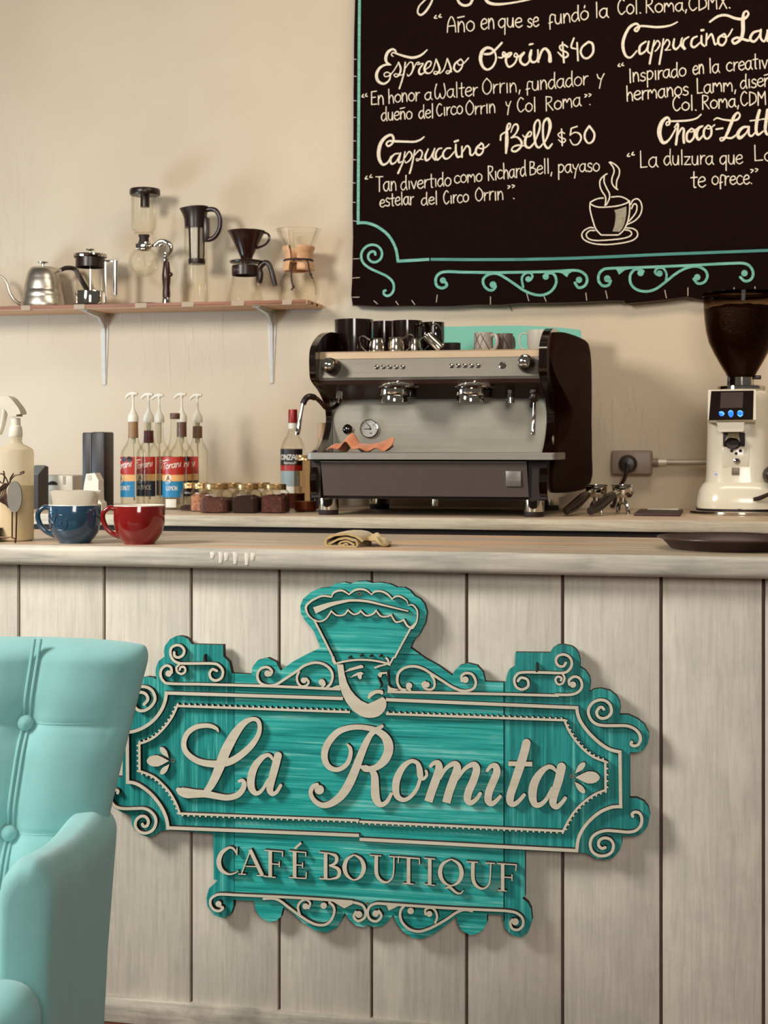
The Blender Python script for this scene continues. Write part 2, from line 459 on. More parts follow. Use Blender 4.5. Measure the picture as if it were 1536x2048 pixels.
# ================================================================== THE SIGN
TEALH = wood('teal_horizontal_grain', [(8,122,118),(24,160,152),(58,182,172),(138,214,202)], 'x', 130, 34, .5, .22, patch=(18,118,114), patch_scale=6, patch_amt=.4, chip=((150,196,182), 10, .66, .7))
TEALV = wood('teal_vertical_grain', [(6,110,108),(20,140,136),(40,158,150),(110,198,186)], 'z', 130, 34, .5, .22, patch=(18,106,104), patch_scale=6, patch_amt=.6, chip=((150,196,182), 10, .68, .6))
REG = {'hat': (590,1150,5.486), 'face': (640,1290,8.533), 'La': (340,1420,5.908), 'Ro': (600,1430,5.908), 'mi': (840,1470,4.8),
       'tl': (300,1260,4.042), 'tr': (770,1270,3.746), 'r1': (1080,1360,6.678), 'r2': (1080,1540,6.678), 'l1': (210,1340,6.678),
       'l2': (210,1520,6.678), 'b1': (400,1740,4.267), 'b2': (720,1740,4.267), 'cb': (390,1640,2.194), 'px': (0,0,1.0),
       # menu board
       'hE': (730,70,6.4), 'hO': (940,70,5.486), 'hC': (740,250,6.144), 'hB': (980,220,6.4), 'hL': (1220,10,4.861), 'hX': (1290,220,6.244),
       'cu': (1150,310,9.6), 'bl': (690,430,8.084), 'g1': (850,510,4.389), 'g2': (1180,500,4.315)}
def RP(k, pts, wd=None):
    """zoomed drawing coordinates -> photo pixels; wd = constant stroke width in photo pixels"""
    x0, y0, s = REG[k]
    out = []
    for p in pts:
        if len(p) == 3: out.append((x0+p[0]/s, y0+p[1]/s, p[2]/s))
        elif wd is not None: out.append((x0+p[0]/s, y0+p[1]/s, wd))
        else: out.append((x0+p[0]/s, y0+p[1]/s))
    return out
YS, YR = 3.091, 3.0785          # face of the teal boards, face of the raised pieces
fS = lambda x, y: W(x, y, YS)
DEP = YS - YR
sign = thing('cafe_sign', 'big teal wooden shop sign with raised cream lettering on the bar front', 'sign', W(748, 1700, YP-.002))
outline = [(641,1295),(634,1278),(626.5,1261),(622.8,1255.7),(610,1241),(601.8,1226.6),(600.6,1212),(606.4,1197.4),(621,1184.6),(639,1176.4),(660,1173.7),
 (672,1167),(688.4,1164.6),(701,1167.3),(714,1163),(732,1161.8),(745,1166),(759.5,1164.6),(779.6,1168),(794,1174.6),(808.7,1174.6),(819.7,1181),(828.8,1192),(839.7,1197.4),
 (848.8,1208),(853.4,1224.7),(850.7,1244.8),(839.7,1266.7),(827,1281),(820.7,1295.4),(836.7,1307),(850,1316.7),(876.8,1331.4),(904.8,1351.4),(908.8,1342),(919.5,1331),
 (935.5,1326.6),(954,1331),(966,1344.7),(969.7,1363.4),(1011.6,1364.8),(1013,1352.8),(1018,1339.4),(1029.5,1332),(1031,1304.7),(1099.7,1305.5),(1106,1295.4),(1115,1290),(1125,1288.7),
 (1143.7,1292.7),(1152,1299),(1157,1307),(1160,1320),(1160,1334),(1170.4,1340.7),(1178.5,1352.8),(1181,1365),(1178,1384),(1187.8,1378.7),(1201,1376.8),(1219,1381),(1232.7,1391.4),(1239.5,1405),
 (1241,1418),(1238.7,1429),(1256.7,1429.6),(1274.7,1437.9),(1289.6,1449.8),(1297,1464.8),(1298,1477),(1295.6,1487),(1286.6,1500.8),(1273,1505),(1259.5,1504.5),(1259.7,1596),(1273,1596),
 (1288,1603),(1297,1615),(1300,1631),(1295.6,1652),(1285,1665.8),(1270,1672.5),(1243,1672.5),(1244,1686.7),(1238.7,1701.7),(1226.7,1715),(1211.8,1719.7),(1192,1716.7),(1177,1707.7),(1168,1706),
 (1050,1701),(1050,1792.7),(1044,1796),(1056,1806),(1062,1817.8),(1064.5,1840.5),(1055.5,1865.6),(1041.8,1874.7),(1023.6,1870),(1010,1856.5),(1005.3,1836),(1006,1829.5),(974,1828),(974,1845.5),(966,1859.5),
 (954,1868),(940,1870),(924,1862),(914.5,1845.5),(913,1833),(888.7,1852.5),(870,1866.5),(846.5,1877),(825.5,1876),(806.7,1864),(792.7,1845.5),(786.8,1829),(775,1844),(764.5,1852.5),
 (745.8,1854),(737.5,1850),(728,1855),(711.7,1851),(697.6,1838),(689.4,1825.5),(684.7,1838),(674,1855),(653,1865),(629.7,1860.7),(606,1845.5),(580.5,1822),(567.6,1813.8),(565,1819.7),(561.7,1833.7),
 (552,1842),(538,1844),(521.9,1836),(511,1819.7),(508.3,1802),(466.8,1799.6),(466.8,1812.7),(461,1829),(446.9,1837),(428,1830),(415,1812.7),(412.9,1796),(417.6,1777.5),(435,1761),(427.5,1758.7),
 (427,1667.5),(340,1660),(320.8,1662),(311.8,1669.7),(296.9,1674),(281.9,1669.7),(269.9,1660.8),(263.9,1650),(262.4,1630.8),(244.4,1624.8),(228,1615.8),(214,1603),(205,1588),(205,1572),(215,1558),
 (232,1554),(245,1554),(246,1467),(228,1462),(212,1450),(205,1430),(213,1408),(232,1394),(262,1392),(258,1374),(272,1358),(293.9,1353.5),(306,1355),(313,1359),(311,1345),(312.4,1334),(317,1322),
 (329,1313),(327.5,1302),(329.7,1292),(339.6,1278.6),(350,1273),(359.4,1271.9),(369,1274),(376.7,1278.6),(382.9,1288.5),(446,1290),(446.5,1313),(458,1324),(463,1346.6),(502.9,1349),(505,1334),(515,1320.6),
 (535,1315.7),(552,1324),(561,1341.6),(584.5,1324),(609,1310.7)]
def sign_panels():
    base = bmesh.new()
    from mathutils.geometry import delaunay_2d_cdt
    n = len(outline)
    cv, _, cf = delaunay_2d_cdt([Vector(q) for q in outline], [(i, (i+1) % n) for i in range(n)], [], 1, 1e-4)[:3]
    bv = [base.verts.new(fS(v.x, v.y)) for v in cv]
    for t in cf: base.faces.new([bv[i] for i in t])
    xl, xr = W(469, 1500, YS).x, W(1008, 1500, YS).x
    zh = W(748, 1307, YS).z
    def piece(cuts):
        b = base.copy()
        for co, no in cuts:
            bmesh.ops.bisect_plane(b, geom=b.verts[:]+b.edges[:]+b.faces[:], plane_co=co, plane_no=no, clear_outer=True)
        g = bmesh.ops.extrude_face_region(b, geom=b.faces[:])
        for v in [q for q in g['geom'] if isinstance(q, bmesh.types.BMVert)]: v.co.y += .017
        bmesh.ops.recalc_face_normals(b, faces=b.faces[:])
        mb = MB().bm(b)
        for i, fc in enumerate(mb.f):
            ys = [mb.v[k].y for k in fc]
            mb.m[i] = 0 if max(ys)-min(ys) < 1e-5 else 1
        return mb
    X, Z = Vector((1,0,0)), Vector((0,0,1)); g = .0011
    obj('panel', piece([(Vector((xl-g*.4,0,0)), X)]), [TEALV, BURNT], sign, world=True, smooth=0, label='left panel with vertical grain')
    obj('panel', piece([(Vector((xr+g,0,0)), -X)]), [TEALV, BURNT], sign, world=True, smooth=0, label='right panel with vertical grain')
    obj('panel', piece([(Vector((xl+g*.4,0,0)), -X), (Vector((xr-g,0,0)), X), (Vector((0,0,zh-g*.6)), Z)]), [TEALH, BURNT], sign, world=True, smooth=0, label='middle panel with horizontal grain')
    obj('panel', piece([(Vector((xl+g*.4,0,0)), -X), (Vector((xr-g,0,0)), X), (Vector((0,0,zh+g*.6)), -Z)]), [TEALH, BURNT], sign, world=True, smooth=0, label='hat-shaped top panel')
    base.free()
sign_panels()
_lift = [0]
def raised(name, items, label=None, mats=None, depth=None):
    """items: list of (region, pts, width) strokes or ('poly', region, pts) or ('disc', region, (x,y,r))"""
    mb = MB()
    for it in items:
        _lift[0] += 1
        yr = YR - .00006*(_lift[0] % 9)
        fm = lambda x, y, yr=yr: W(x, y, yr)
        d = YS - yr + .0004
        if it[0] == 'poly':
            mb.poly(RP(it[1], it[2]), fm, d)
        elif it[0] == 'disc':
            x, y, r = it[2]; x0, y0, s = REG[it[1]]
            mb.disc(x0+x/s, y0+y/s, r/s, fm, d)
        else:
            k, pts, wd = it[:3]
            mb.ribbon(RP(k, pts, wd), fm, d, cap=it[3] if len(it) > 3 else 'round')
    return obj(name, mb, mats or [CREAM, BURNT], sign, world=True, smooth=0, label=label)

# --- outer frame line
FW = 6.6
def frame_piece(*segs): raised('frame_strip', [(k, p, FW, 'butt') for k, p in segs])
frame_piece(('px', [(772,1399.3),(1156,1415.6)]))
frame_piece(('r1', [(490,350),(500,440),(535,540),(600,640),(690,745),(820,860),(940,930),(1085,965)]))
frame_piece(('px', [(1239.8,1501),(1241.4,1616.5)]))
frame_piece(('r2', [(1100,490),(1020,490),(930,505),(790,570),(650,690),(560,810),(510,930),(490,1085)]))
frame_piece(('px', [(1156.5,1701.6),(719,1678.6)]))
frame_piece(('px', [(718,1671),(333,1655.6)]))
frame_piece(('l2', [(840,930),(832,840),(805,740),(740,610),(620,460),(480,350),(380,305),(285,296)]))
frame_piece(('px', [(255.2,1568),(254.4,1462)]))
frame_piece(('l1', [(295,832),(400,815),(530,760),(660,660),(750,540),(800,420),(822,290)]))
frame_piece(('px', [(330,1386),(686,1397)]))
# --- inner toothed frame
def toothed(k, pts, side, n, wd=4.6):
    q = RP(k, pts, wd); fm = lambda x, y: W(x, y, YR)
    mb = MB(); mb.ribbon(q, fm, DEP+.0004, cap='butt')
    c = crom(q, 12) if len(q) > 2 else [tuple(a+(b-a)*t/60 for a, b in zip(q[0], q[1])) for t in range(61)]
    acc = [0]
    for a, b in zip(c, c[1:]): acc.append(acc[-1]+math.hypot(b[0]-a[0], b[1]-a[1]))
    for j in range(n):
        d = acc[-1]*(j+.3)/n
        i = next(i for i in range(1, len(acc)) if acc[i] >= d)
        t = (d-acc[i-1])/(acc[i]-acc[i-1]); x = c[i-1][0]+(c[i][0]-c[i-1][0])*t; y = c[i-1][1]+(c[i][1]-c[i-1][1])*t
        tx, ty = c[i][0]-c[i-1][0], c[i][1]-c[i-1][1]; L = math.hypot(tx, ty); tx /= L; ty /= L
        nx, ny = (ty*side, -tx*side)
        p = lambda u, v: (x+tx*u+nx*v, y+ty*u+ny*v)
        mb.poly([p(-2.2, wd*.4), p(2.2, wd*.4), p(1.5, wd*.5+3.2), p(-1.5, wd*.5+3.2)], fm, DEP+.0004)
    obj('toothed_strip', mb, [CREAM, BURNT], sign, world=True, smooth=0)
toothed('px', [(772,1427.8),(1131,1440.5)], 1, 31)
toothed('r1', [(325,530),(350,600),(400,700),(480,815),(590,935),(720,1030),(880,1093)], 1, 12)
toothed('px', [(1210.6,1521),(1211.2,1583)], 1, 5)
toothed('r2', [(890,265),(760,310),(620,400),(490,520),(390,660),(305,825)], 1, 12)
toothed('px', [(1129,1662.3),(719,1643.4)], 1, 35)
toothed('px', [(718,1641),(357,1627)], 1, 31)
toothed('l2', [(1000,725),(960,610),(880,460),(770,330),(640,220),(455,145)], 1, 12)
toothed('px', [(279,1545),(278.6,1484)], 1, 6)
toothed('l1', [(450,985),(560,950),(680,880),(800,760),(900,620),(970,465)], 1, 12)
toothed('px', [(352,1411.8),(700,1424.2)], 1, 30)
# --- scrolls
SWD = 5.2
raised('scroll', [('tl', [(175,345),(168,302),(130,288),(92,320),(86,370),(110,415),(160,433),(400,438)], SWD), ('px', [(396,1368.4),(545,1372.5),(681,1378.5)], SWD, 'butt'), ('disc','tl',(150,352,26)),
                  ('poly','tl',[(1460,470),(1505,450),(1536,445),(1530,482)])])
raised('scroll', [('tl', [(195,182),(200,212),(232,222),(268,200),(275,160),(245,127),(205,125),(170,150),(166,200),(190,245),(235,268),(300,271),(500,271),(555,286),(588,330),(578,385),(535,408),(495,392),(482,350),(505,318),(540,330)], SWD)])
raised('scroll', [('tl', [(235,280),(214,305),(222,340),(255,355),(285,335),(278,302),(250,300),(240,322)], 4.4)])
raised('scroll', [('tl', [(972,365),(985,335),(955,303),(908,306),(874,340),(870,390),(895,430),(950,450),(1020,440),(1100,390),(1190,330),(1250,287),(1330,264),(1400,275),(1455,315),(1476,370),(1462,430),(1430,465)], SWD), ('disc','tl',(950,352,26))])
raised('scroll', [('tl', [(1205,335),(1188,380),(1195,425),(1225,455),(1265,448),(1282,420),(1262,392)], 4.6), ('disc','tl',(1243,407,24)), ('disc','tl',(1388,422,26)), ('tl', [(1405,415),(1412,440),(1390,462)], 4)])
raised('scroll', [('px', [(775,1383.5),(1002,1388.3),(1118,1391.3)], SWD, 'butt'), ('tr', [(1280,447),(1390,447),(1450,425),(1476,380),(1460,328),(1418,312),(1380,338),(1382,372)], SWD), ('disc','tr',(1408,372,24)), ('poly','tr',[(20,375),(45,395),(110,408),(20,428)])])
raised('scroll', [('tr', [(1355,208),(1335,235),(1298,228),(1280,190),(1300,155),(1345,147),(1385,170),(1400,215),(1378,262),(1330,284),(1190,281),(1030,280),(985,300),(968,340),(985,390),(1030,408),(1072,382),(1066,335),(1020,320),(996,345)], SWD)])
raised('scroll', [('tr', [(1325,285),(1345,320),(1330,362),(1295,368),(1277,335),(1295,312),(1322,322),(1318,340)], 4.4)])
raised('scroll', [('tr', [(575,345),(575,305),(610,285),(655,298),(680,350),(668,395),(630,415),(570,417),(500,388),(440,350),(350,293),(290,255),(220,235),(150,245),(102,285),(92,350),(115,400),(150,412)], SWD), ('disc','tr',(602,335,25))])
raised('scroll', [('tr', [(345,300),(368,340),(370,385),(345,408),(303,402),(280,370),(300,352)], 4.6), ('disc','tr',(313,372,22)), ('disc','tr',(180,380,24)), ('tr', [(165,385),(170,405),(190,412)], 4)])
raised('scroll', [('r1', [(850,390),(830,365),(790,372),(757,430),(778,490),(840,514),(910,490),(952,430),(942,345),(885,283),(800,266),(710,300),(652,380),(650,460),(690,540),(760,590),(850,608),(1000,610),(1150,612),(1250,645),(1320,710),(1342,790),(1312,860),(1260,880),(1216,860),(1225,828)], 5.9)])
raised('scroll', [('r2', [(1238,620),(1232,585),(1270,562),(1330,580),(1360,650),(1345,740),(1280,808),(1180,830),(1030,818),(880,810),(760,845),(690,910),(670,1000),(700,1090),(780,1142),(880,1142),(960,1090),(980,1000),(940,930),(860,908),(795,940),(783,1005),(825,1048),(870,1035)], 5.9)])
raised('scroll', [('l2', [(168,440),(172,412),(130,398),(88,430),(72,500),(92,570),(150,628),(250,650),(400,648),(520,648),(610,690),(672,770),(675,860),(630,940),(540,978),(450,950),(405,880),(420,800),(480,752),(545,762),(580,820),(560,880),(515,885),(500,858)], 5.9)])
raised('scroll', [('l1', [(520,460),(570,400),(555,335),(500,300),(430,310),(375,370),(380,460),(440,535),(530,540),(620,480),(668,390),(640,290),(570,235),(480,222),(390,250),(320,330),(300,430),(250,520),(150,540),(60,500),(0,440),(-30,380)], 5.9)])
# lower scrolls
raised('scroll', [('b1', [(172,310),(195,325),(165,350),(120,340),(90,300),(92,250),(130,218),(180,207),(300,213)], SWD), ('px', [(468,1789.8),(600,1796),(705,1803.5)], SWD, 'butt'),
                  ('b1', [(1290,272),(1380,298),(1412,350),(1405,405),(1350,436),(1312,400),(1330,358)], SWD), ('disc','b1',(158,290,26)), ('disc','b1',(1355,380,30)), ('poly','b1',[(1130,268),(1230,328),(1300,292),(1310,272)])])
raised('scroll', [('b1', [(545,245),(620,243),(680,262),(760,322),(850,388),(930,440),(1000,468),(1070,466),(1120,425),(1146,360),(1138,310),(1105,278)], SWD), ('b1', [(850,380),(836,315),(860,270),(905,252),(940,285),(925,325)], 4.6), ('disc','b1',(900,310,26)), ('disc','b1',(1055,305,28))])
raised('scroll', [('b2', [(160,350),(182,395),(140,438),(85,420),(65,365),(85,310),(140,286),(220,290)], SWD), ('px', [(768,1807.6),(900,1816.5),(1012,1821.6)], SWD, 'butt'),
                  ('b2', [(1240,348),(1330,365),(1385,410),(1390,470),(1350,510),(1300,500),(1282,455),(1300,425)], SWD), ('disc','b2',(133,372,28)), ('disc','b2',(1325,442,30)), ('poly','b2',[(200,285),(230,310),(245,348),(320,312),(330,295)])])
raised('scroll', [('b2', [(955,350),(890,340),(820,365),(740,420),(650,472),(580,505),(500,525),(420,505),(362,450),(342,390),(350,340),(372,312)], SWD), ('b2', [(642,450),(658,400),(640,345),(600,322),(558,340),(560,378)], 4.6), ('disc','b2',(592,375,26)), ('disc','b2',(432,350,28))])
# --- hat, face
raised('hat_outline', [('hat', [(215,505),(310,690),(405,880)], 4.0), ('hat', [(415,905),(425,945),(440,968)], 6), ('hat', [(1265,590),(1180,745),(1095,905)], 3.8),
   ('hat', [(205,495,15),(140,430,20),(120,350,26),(165,295,24),(220,262,22),(300,230,22),(400,240,20)], None), ('hat', [(402,240,14),(430,190,22),(515,170,22),(595,215,14)], None),
   ('hat', [(592,215,14),(650,170,22),(715,155,22),(780,168,20),(842,216,12)], None), ('hat', [(842,212,12),(880,182,20),(950,180,20),(1020,215,22),(1068,268,14)], None),
   ('hat', [(1060,265,12),(1110,235,20),(1160,238,20),(1222,278,14),(1240,318,8)], None), ('hat', [(1236,335,8),(1290,330,18),(1335,380,18),(1345,440,16),(1330,520,20),(1285,575,40)], None),
   ('hat', [(200,488),(270,510),(340,480),(400,395)], 3.2), ('hat', [(400,398),(460,443),(540,435),(580,383)], 3.2), ('hat', [(580,385),(640,430),(695,420),(722,393)], 3.2),
   ('hat', [(722,395),(780,445),(850,430),(892,388)], 3.4), ('hat', [(890,390),(940,450),(1000,457),(1058,438)], 3.4), ('hat', [(1055,440),(1100,510),(1150,512),(1195,490)], 3.4), ('hat', [(1193,492),(1235,560),(1290,582)], 4.2),
   ('hat', [(455,970),(560,945),(700,930),(850,937),(980,962),(1038,985)], 4.0), ('hat', [(1035,985),(1058,945),(1080,905)], 3.6), ('hat', [(1000,912),(1018,930),(1025,965)], 4.2)])
raised('hat_feather', [('hat', [(212,390,74),(300,355,62),(400,320,46),(560,285,30),(650,278,26),(800,290,26),(1000,338,20),(1245,398,14)], None, 'butt')])
raised('beard', [('poly','face',[(288,330),(300,400),(308,480),(330,680),(380,840),(450,980),(560,1120),(700,1215),(780,1238),(850,1245),(930,1237),(1000,1215),(1060,1170),(1100,1120),(1128,1060),(1135,1000),(1120,930),(1070,885),(1000,922),(900,970),(820,1005),(700,950),(600,860),(520,760),(460,640),(420,500),(395,330)])])
raised('eyebrow', [('poly','face',[(415,465),(500,400),(600,370),(700,340),(740,356),(735,390),(640,410),(560,430)])])
raised('eyebrow', [('poly','face',[(920,380),(1000,345),(1100,325),(1150,340),(1050,365),(935,405)])])
raised('eye', [('poly','face',[(515,565),(570,510),(640,470),(700,458),(750,485),(715,510),(710,570),(680,590),(650,560),(640,520),(580,535)])])
raised('eye', [('poly','face',[(985,500),(1020,465),(1145,460),(1145,540),(1130,490),(1060,500),(1045,550),(1010,550)])])
raised('nose_shade', [('face', [(985,540,16),(1015,610,18),(1045,680,22),(1025,735,14)], None), ('face', [(1162,430,8),(1166,560,16),(1178,670,14),(1225,725,8)], None)], mats=[BURNT, BURNT])  # thin dark pieces painting the shadow lines of nose and cheek
raised('moustache', [('face', [(835,895,50),(870,845,68),(950,800,64),(1040,798,62),(1055,822,50)], None)])
for x, y in ((598,905),(725,886),(830,890),(936,890)):
    raised('nail_hole', [('disc','hat',(x,y,15))], mats=[BURNT, BURNT])
for x, y in ((576.5,1301),):
    pass
PIN = mat('pale_putty', (196,204,182), .6)
def screw(k, x, y, r=3.6):
    x0, y0, s = REG[k]; px, py = x0+x/s, y0+y/s
    c = W(px, py, YS-.001); mb = MB(); rr = r*mpp(px, YS)
    vs = []
    for i in range(14):
        a = 2*math.pi*i/14
        vs.append((c.x+rr*math.cos(a), rr*math.sin(a)+c.z))
    mb.prism(vs, YS-.0025, YS+.002, 'y')
    mb.prism([(c.x+rr*.4*math.cos(.9*i), c.z+rr*.4*math.sin(.9*i)) for i in range(7)], YS-.0032, YS-.0018, 'y', mi=1)
    obj('screw', mb, [mat('screw_head', (186,182,165), .4, .6), BURNT], sign, world=True)
screw('hat', 707, 205, 4); screw('r1', 428, 1284, 4); screw('l1', 908, 1208, 4); screw('b2', 66, 281, 3.6)
for k, p in (('tl', [(440,200),(438,225),(440,258)]), ('tr', [(1135,210),(1138,240),(1137,270)])):
    raised('peg', [(k, [(p[0][0],p[0][1],6),(p[1][0],p[1][1],12),(p[2][0],p[2][1],18)], None)], mats=[BURNT, BURNT])
# --- petals
def petal(k, tip, end, wd):
    (x0, y0), (x1, y1) = tip, end; L = math.hypot(x1-x0, y1-y0); tx, ty = (x1-x0)/L, (y1-y0)/L
    pts = []
    prof = [(0,0),(.12,.13),(.3,.33),(.5,.5),(.7,.5),(.85,.4),(.95,.22),(1,0)]
    for t, h in prof: pts.append((x0+tx*L*t-ty*wd*h, y0+ty*L*t+tx*wd*h))
    for t, h in prof[-2:0:-1]: pts.append((x0+tx*L*t+ty*wd*h, y0+ty*L*t-tx*wd*h))
    raised('petal', [('poly', k, pts)])
petal('l1', (855,1215), (555,1215), 150); petal('l1', (852,1175), (738,1030), 72); petal('l1', (860,1258), (742,1392), 72)
petal('r2', (470,100), (800,100), 160); petal('r2', (468,48), (600,-100), 76); petal('r2', (460,155), (598,308), 76)
# --- big script letters
def letter(*strokes): raised('letter', list(strokes))
letter(('La', [(570,255,18),(548,220,38),(480,190,50),(400,185,55),(300,205,60),(210,270,62),(165,370,60),(175,470,62),(240,550,66),(350,612,72),(480,636,80),(600,634,85),(720,604,84),(840,530,80),(960,420,72),(1040,300,58),(1060,200,50),(1036,125,50),(970,108,50),(880,150,72),(790,250,100),(710,380,115),(650,500,120),(605,620,118),(550,760,104),(490,880,92),(430,965,75)], None),
       ('La', [(100,945,60),(125,960,95),(200,982,118),(300,988,98),(420,992,85),(560,1020,74),(680,1035,70),(790,1008,70),(858,940,66),(876,870,56),(852,832,42),(815,842,34)], None))
letter(('La', [(1215,590,26),(1190,550,40),(1150,532,46),(1080,570,66),(1000,670,86),(960,790,92),(958,900,86),(990,968,66),(1040,983,50),(1100,930,40),(1160,820,34)], None),
       ('La', [(1276,540,90),(1240,680,92),(1195,850,86),(1180,940,80),(1208,990,56),(1260,968,44),(1308,892,40)], None))
letter(('Ro', [(562,352,28),(595,400,44),(595,480,50),(560,570,55),(490,630,56),(410,645,56),(330,602,66),(290,510,76),(300,400,82),(360,290,82),(450,200,76),(560,156,66),(680,142,60),(800,154,62),(900,184,72),(990,244,92),(1040,330,110),(1044,430,110),(1000,530,104),(920,606,80),(830,638,68),(770,630,80),(738,618,50)], None),
       ('Ro', [(970,132,40),(905,175,60),(835,232,66),(770,350,80),(700,520,92),(640,680,102),(560,850,106),(470,970,96),(360,1048,80),(260,1066,64),(170,1012,54),(126,925,50),(150,850,54),(200,826,50)], None), ('disc','Ro',(228,884,56)),
       ('Ro', [(840,640,60),(880,720,84),(886,850,96),(892,960,100),(922,1036,80),(970,1058,60),(1030,1020,50),(1080,932,38)], None))
letter(('Ro', [(1425,740,40),(1380,870,46),(1300,970,46),(1220,1003,52),(1150,960,70),(1130,860,86),(1150,740,86),(1220,612,70),(1310,546,50),(1385,568,50),(1412,640,70),(1425,730,70),(1462,752,40),(1498,708,34),(1490,662,32)], None))
letter(('mi', [(92,310,28),(130,272,40),(172,272,60),(182,330,76),(152,430,82),(112,540,80),(80,640,80)], None, 'butt'),
       ('mi', [(190,420,30),(240,332,36),(300,284,46),(345,282,62),(356,330,76),(322,430,82),(282,540,80),(252,650,80)], None, 'butt'),
       ('mi', [(360,420,30),(420,336,36),(480,292,46),(525,288,62),(542,340,72),(512,440,76),(468,540,76),(456,620,70),(490,650,50),(545,612,40),(578,562,34)], None))
letter(('mi', [(645,342,28),(682,300,40),(725,300,60),(737,360,72),(702,450,74),(662,550,74),(656,630,70),(690,660,50),(740,624,40),(770,590,32)], None))
letter(('mi', [(1022,78,82),(1000,170,82),(960,300,85),(910,450,80),(870,570,76),(866,640,70),(900,665,50),(950,632,40),(1000,576,34)], None, 'round'), ('mi', [(848,275),(1078,280)], 9.2, 'butt'))
letter(('mi', [(1308,350,22),(1270,312,40),(1220,310,46),(1150,370,66),(1095,470,82),(1080,580,80),(1100,660,60),(1150,670,48),(1210,620,38),(1270,510,32)], None), ('mi', [(1358,308,86),(1332,430,82),(1292,560,76),(1276,650,70),(1310,690,50),(1360,652,40),(1394,606,34)], None, 'round'))
# --- small capitals
def serif_letter(*st): raised('letter', [('cb', p, None, 'butt') for p in st])
def ln(x0, y0, x1, y1, wd): return [(x0, y0, wd), (x1, y1, wd)]
serif_letter([(184,148,7),(168,126,9),(148,122,11),(117,145,18),(104,183,21),(115,218,18),(145,237,9),(172,234,6),(190,224,5)], ln(184,122,184,156,5))
serif_letter(ln(244,130,204,236,6), ln(241,130,295,243,16), ln(222,203,274,205,5), ln(190,237,224,239,5), ln(270,243,312,246,5))
serif_letter(ln(330,133,330,250,16), ln(305,133,386,140,5), ln(384,138,384,162,5), ln(330,192,370,195,5), ln(370,182,370,208,5), ln(305,248,354,252,5))
serif_letter(ln(437,137,437,254,16), ln(412,136,488,143,5), ln(486,141,486,162,5), ln(437,197,472,199,5), ln(472,187,472,212,5), ln(412,252,488,257,5), ln(489,230,487,258,5), ln(437,126,466,100,10))
serif_letter(ln(573,144,573,258,16), ln(545,142,592,147,6), [(588,147,6),(616,157,14),(622,175,15),(612,192,12),(588,200,6)], [(588,200,6),(624,212,14),(634,232,16),(624,252,12),(594,259,6)], ln(545,257,596,260,6))
serif_letter([(698,153,6),(668,172,14),(656,208,19),(668,244,14),(698,263,6),(728,246,14),(741,210,19),(729,173,14),(699,153,6)])
serif_letter([(796,155,16),(796,232,16),(814,264,12),(843,273,8),(866,252,7),(872,218,6),(873,160,6)], ln(766,155,818,158,5), ln(850,160,894,163,5))
serif_letter(ln(937,163,937,280,16), ln(890,162,986,170,6), ln(893,162,892,190,5), ln(984,169,986,196,5), ln(911,277,960,282,5))
serif_letter(ln(1030,170,1030,285,16), ln(1005,168,1054,172,5), ln(1006,282,1054,287,5))
serif_letter([(1124,172,6),(1088,192,14),(1075,230,19),(1088,268,14),(1122,288,6),(1156,272,14),(1170,234,19),(1158,194,14),(1125,172,6)], [(1096,300,4),(1118,296,12),(1145,318,10),(1165,322,7),(1178,308,4)])
serif_letter([(1220,183,16),(1220,258,16),(1238,292,12),(1267,301,8),(1290,280,7),(1296,246,6),(1298,190,6)], ln(1190,183,1242,186,5), ln(1273,188,1316,191,5))
serif_letter(ln(1350,193,1350,310,15), ln(1325,191,1412,197,5), ln(1410,195,1407,224,5), ln(1350,250,1391,253,5), ln(1391,238,1391,268,5), ln(1328,308,1367,312,5))

# ================================================================== MENU BOARD
YC = Y_BOARD - .012            # face of the black canvas
YT = YC - .004                 # face of the teal strips
board = thing('menu_board', 'large black hand-lettered menu board with teal scroll border on the wall', 'menu board', W(1200, 612, Y_WALL-.002))
CANVAS = mat('black_canvas', (21, 6, 3), rough=.85, vary=.12, scale=60, bump=.15, spec=.08)
edge = [(705,609),(760,612.5),(820,611),(860,612),(905,611.5),(950,608.5),(1000,609),(1040,605.5),(1090,605),(1140,604),(1180,602.5),(1215,600.5),(1248,600.5),(1250,606),(1290,602.5),(1330,598.5),(1372,592.8),(1402,599),(1450,594),
        (1536,590),(1640,586),(1760,582),(1760,-280),(718,-280),(713,-150),(710,0),(708,80),(707,190),(706.5,300),(705,420),(706,470),(705,520),(704,560),(702.5,590)]
mb = MB()
from mathutils.geometry import delaunay_2d_cdt
n_ = len(edge)
cv, _, cf = delaunay_2d_cdt([Vector(q) for q in edge], [(i, (i+1) % n_) for i in range(n_)], [], 1, 1e-4)[:3]
mb.add([W(v.x, v.y, YC) for v in cv], [tuple(f) for f in cf])
fr = [W(x, y, YC) for x, y in edge]; bk_ = [v + Vector((0, Y_WALL-YC-.001, 0)) for v in fr]
mb.add(fr+bk_, [(i, (i+1) % n_, n_+(i+1) % n_, n_+i) for i in range(n_)])
mb.add(bk_, [tuple(range(n_))])
obj('canvas', mb, CANVAS, board, world=True, smooth=0)
EDGEC = mat('frayed_canvas_edge', (150,138,118), .9)
mb = MB(); mb.tube([W(x, y+1.5, YC+.006) for x, y in edge[:20]], [.0025]*20, n=6, smooth=4)
obj('frayed_edge', mb, mat('canvas_roll', (84,66,54), .9), board, world=True)
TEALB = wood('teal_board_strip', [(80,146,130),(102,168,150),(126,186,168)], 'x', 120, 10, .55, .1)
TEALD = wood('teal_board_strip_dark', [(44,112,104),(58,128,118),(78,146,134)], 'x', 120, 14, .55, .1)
fT = lambda x, y: W(x, y, YT)
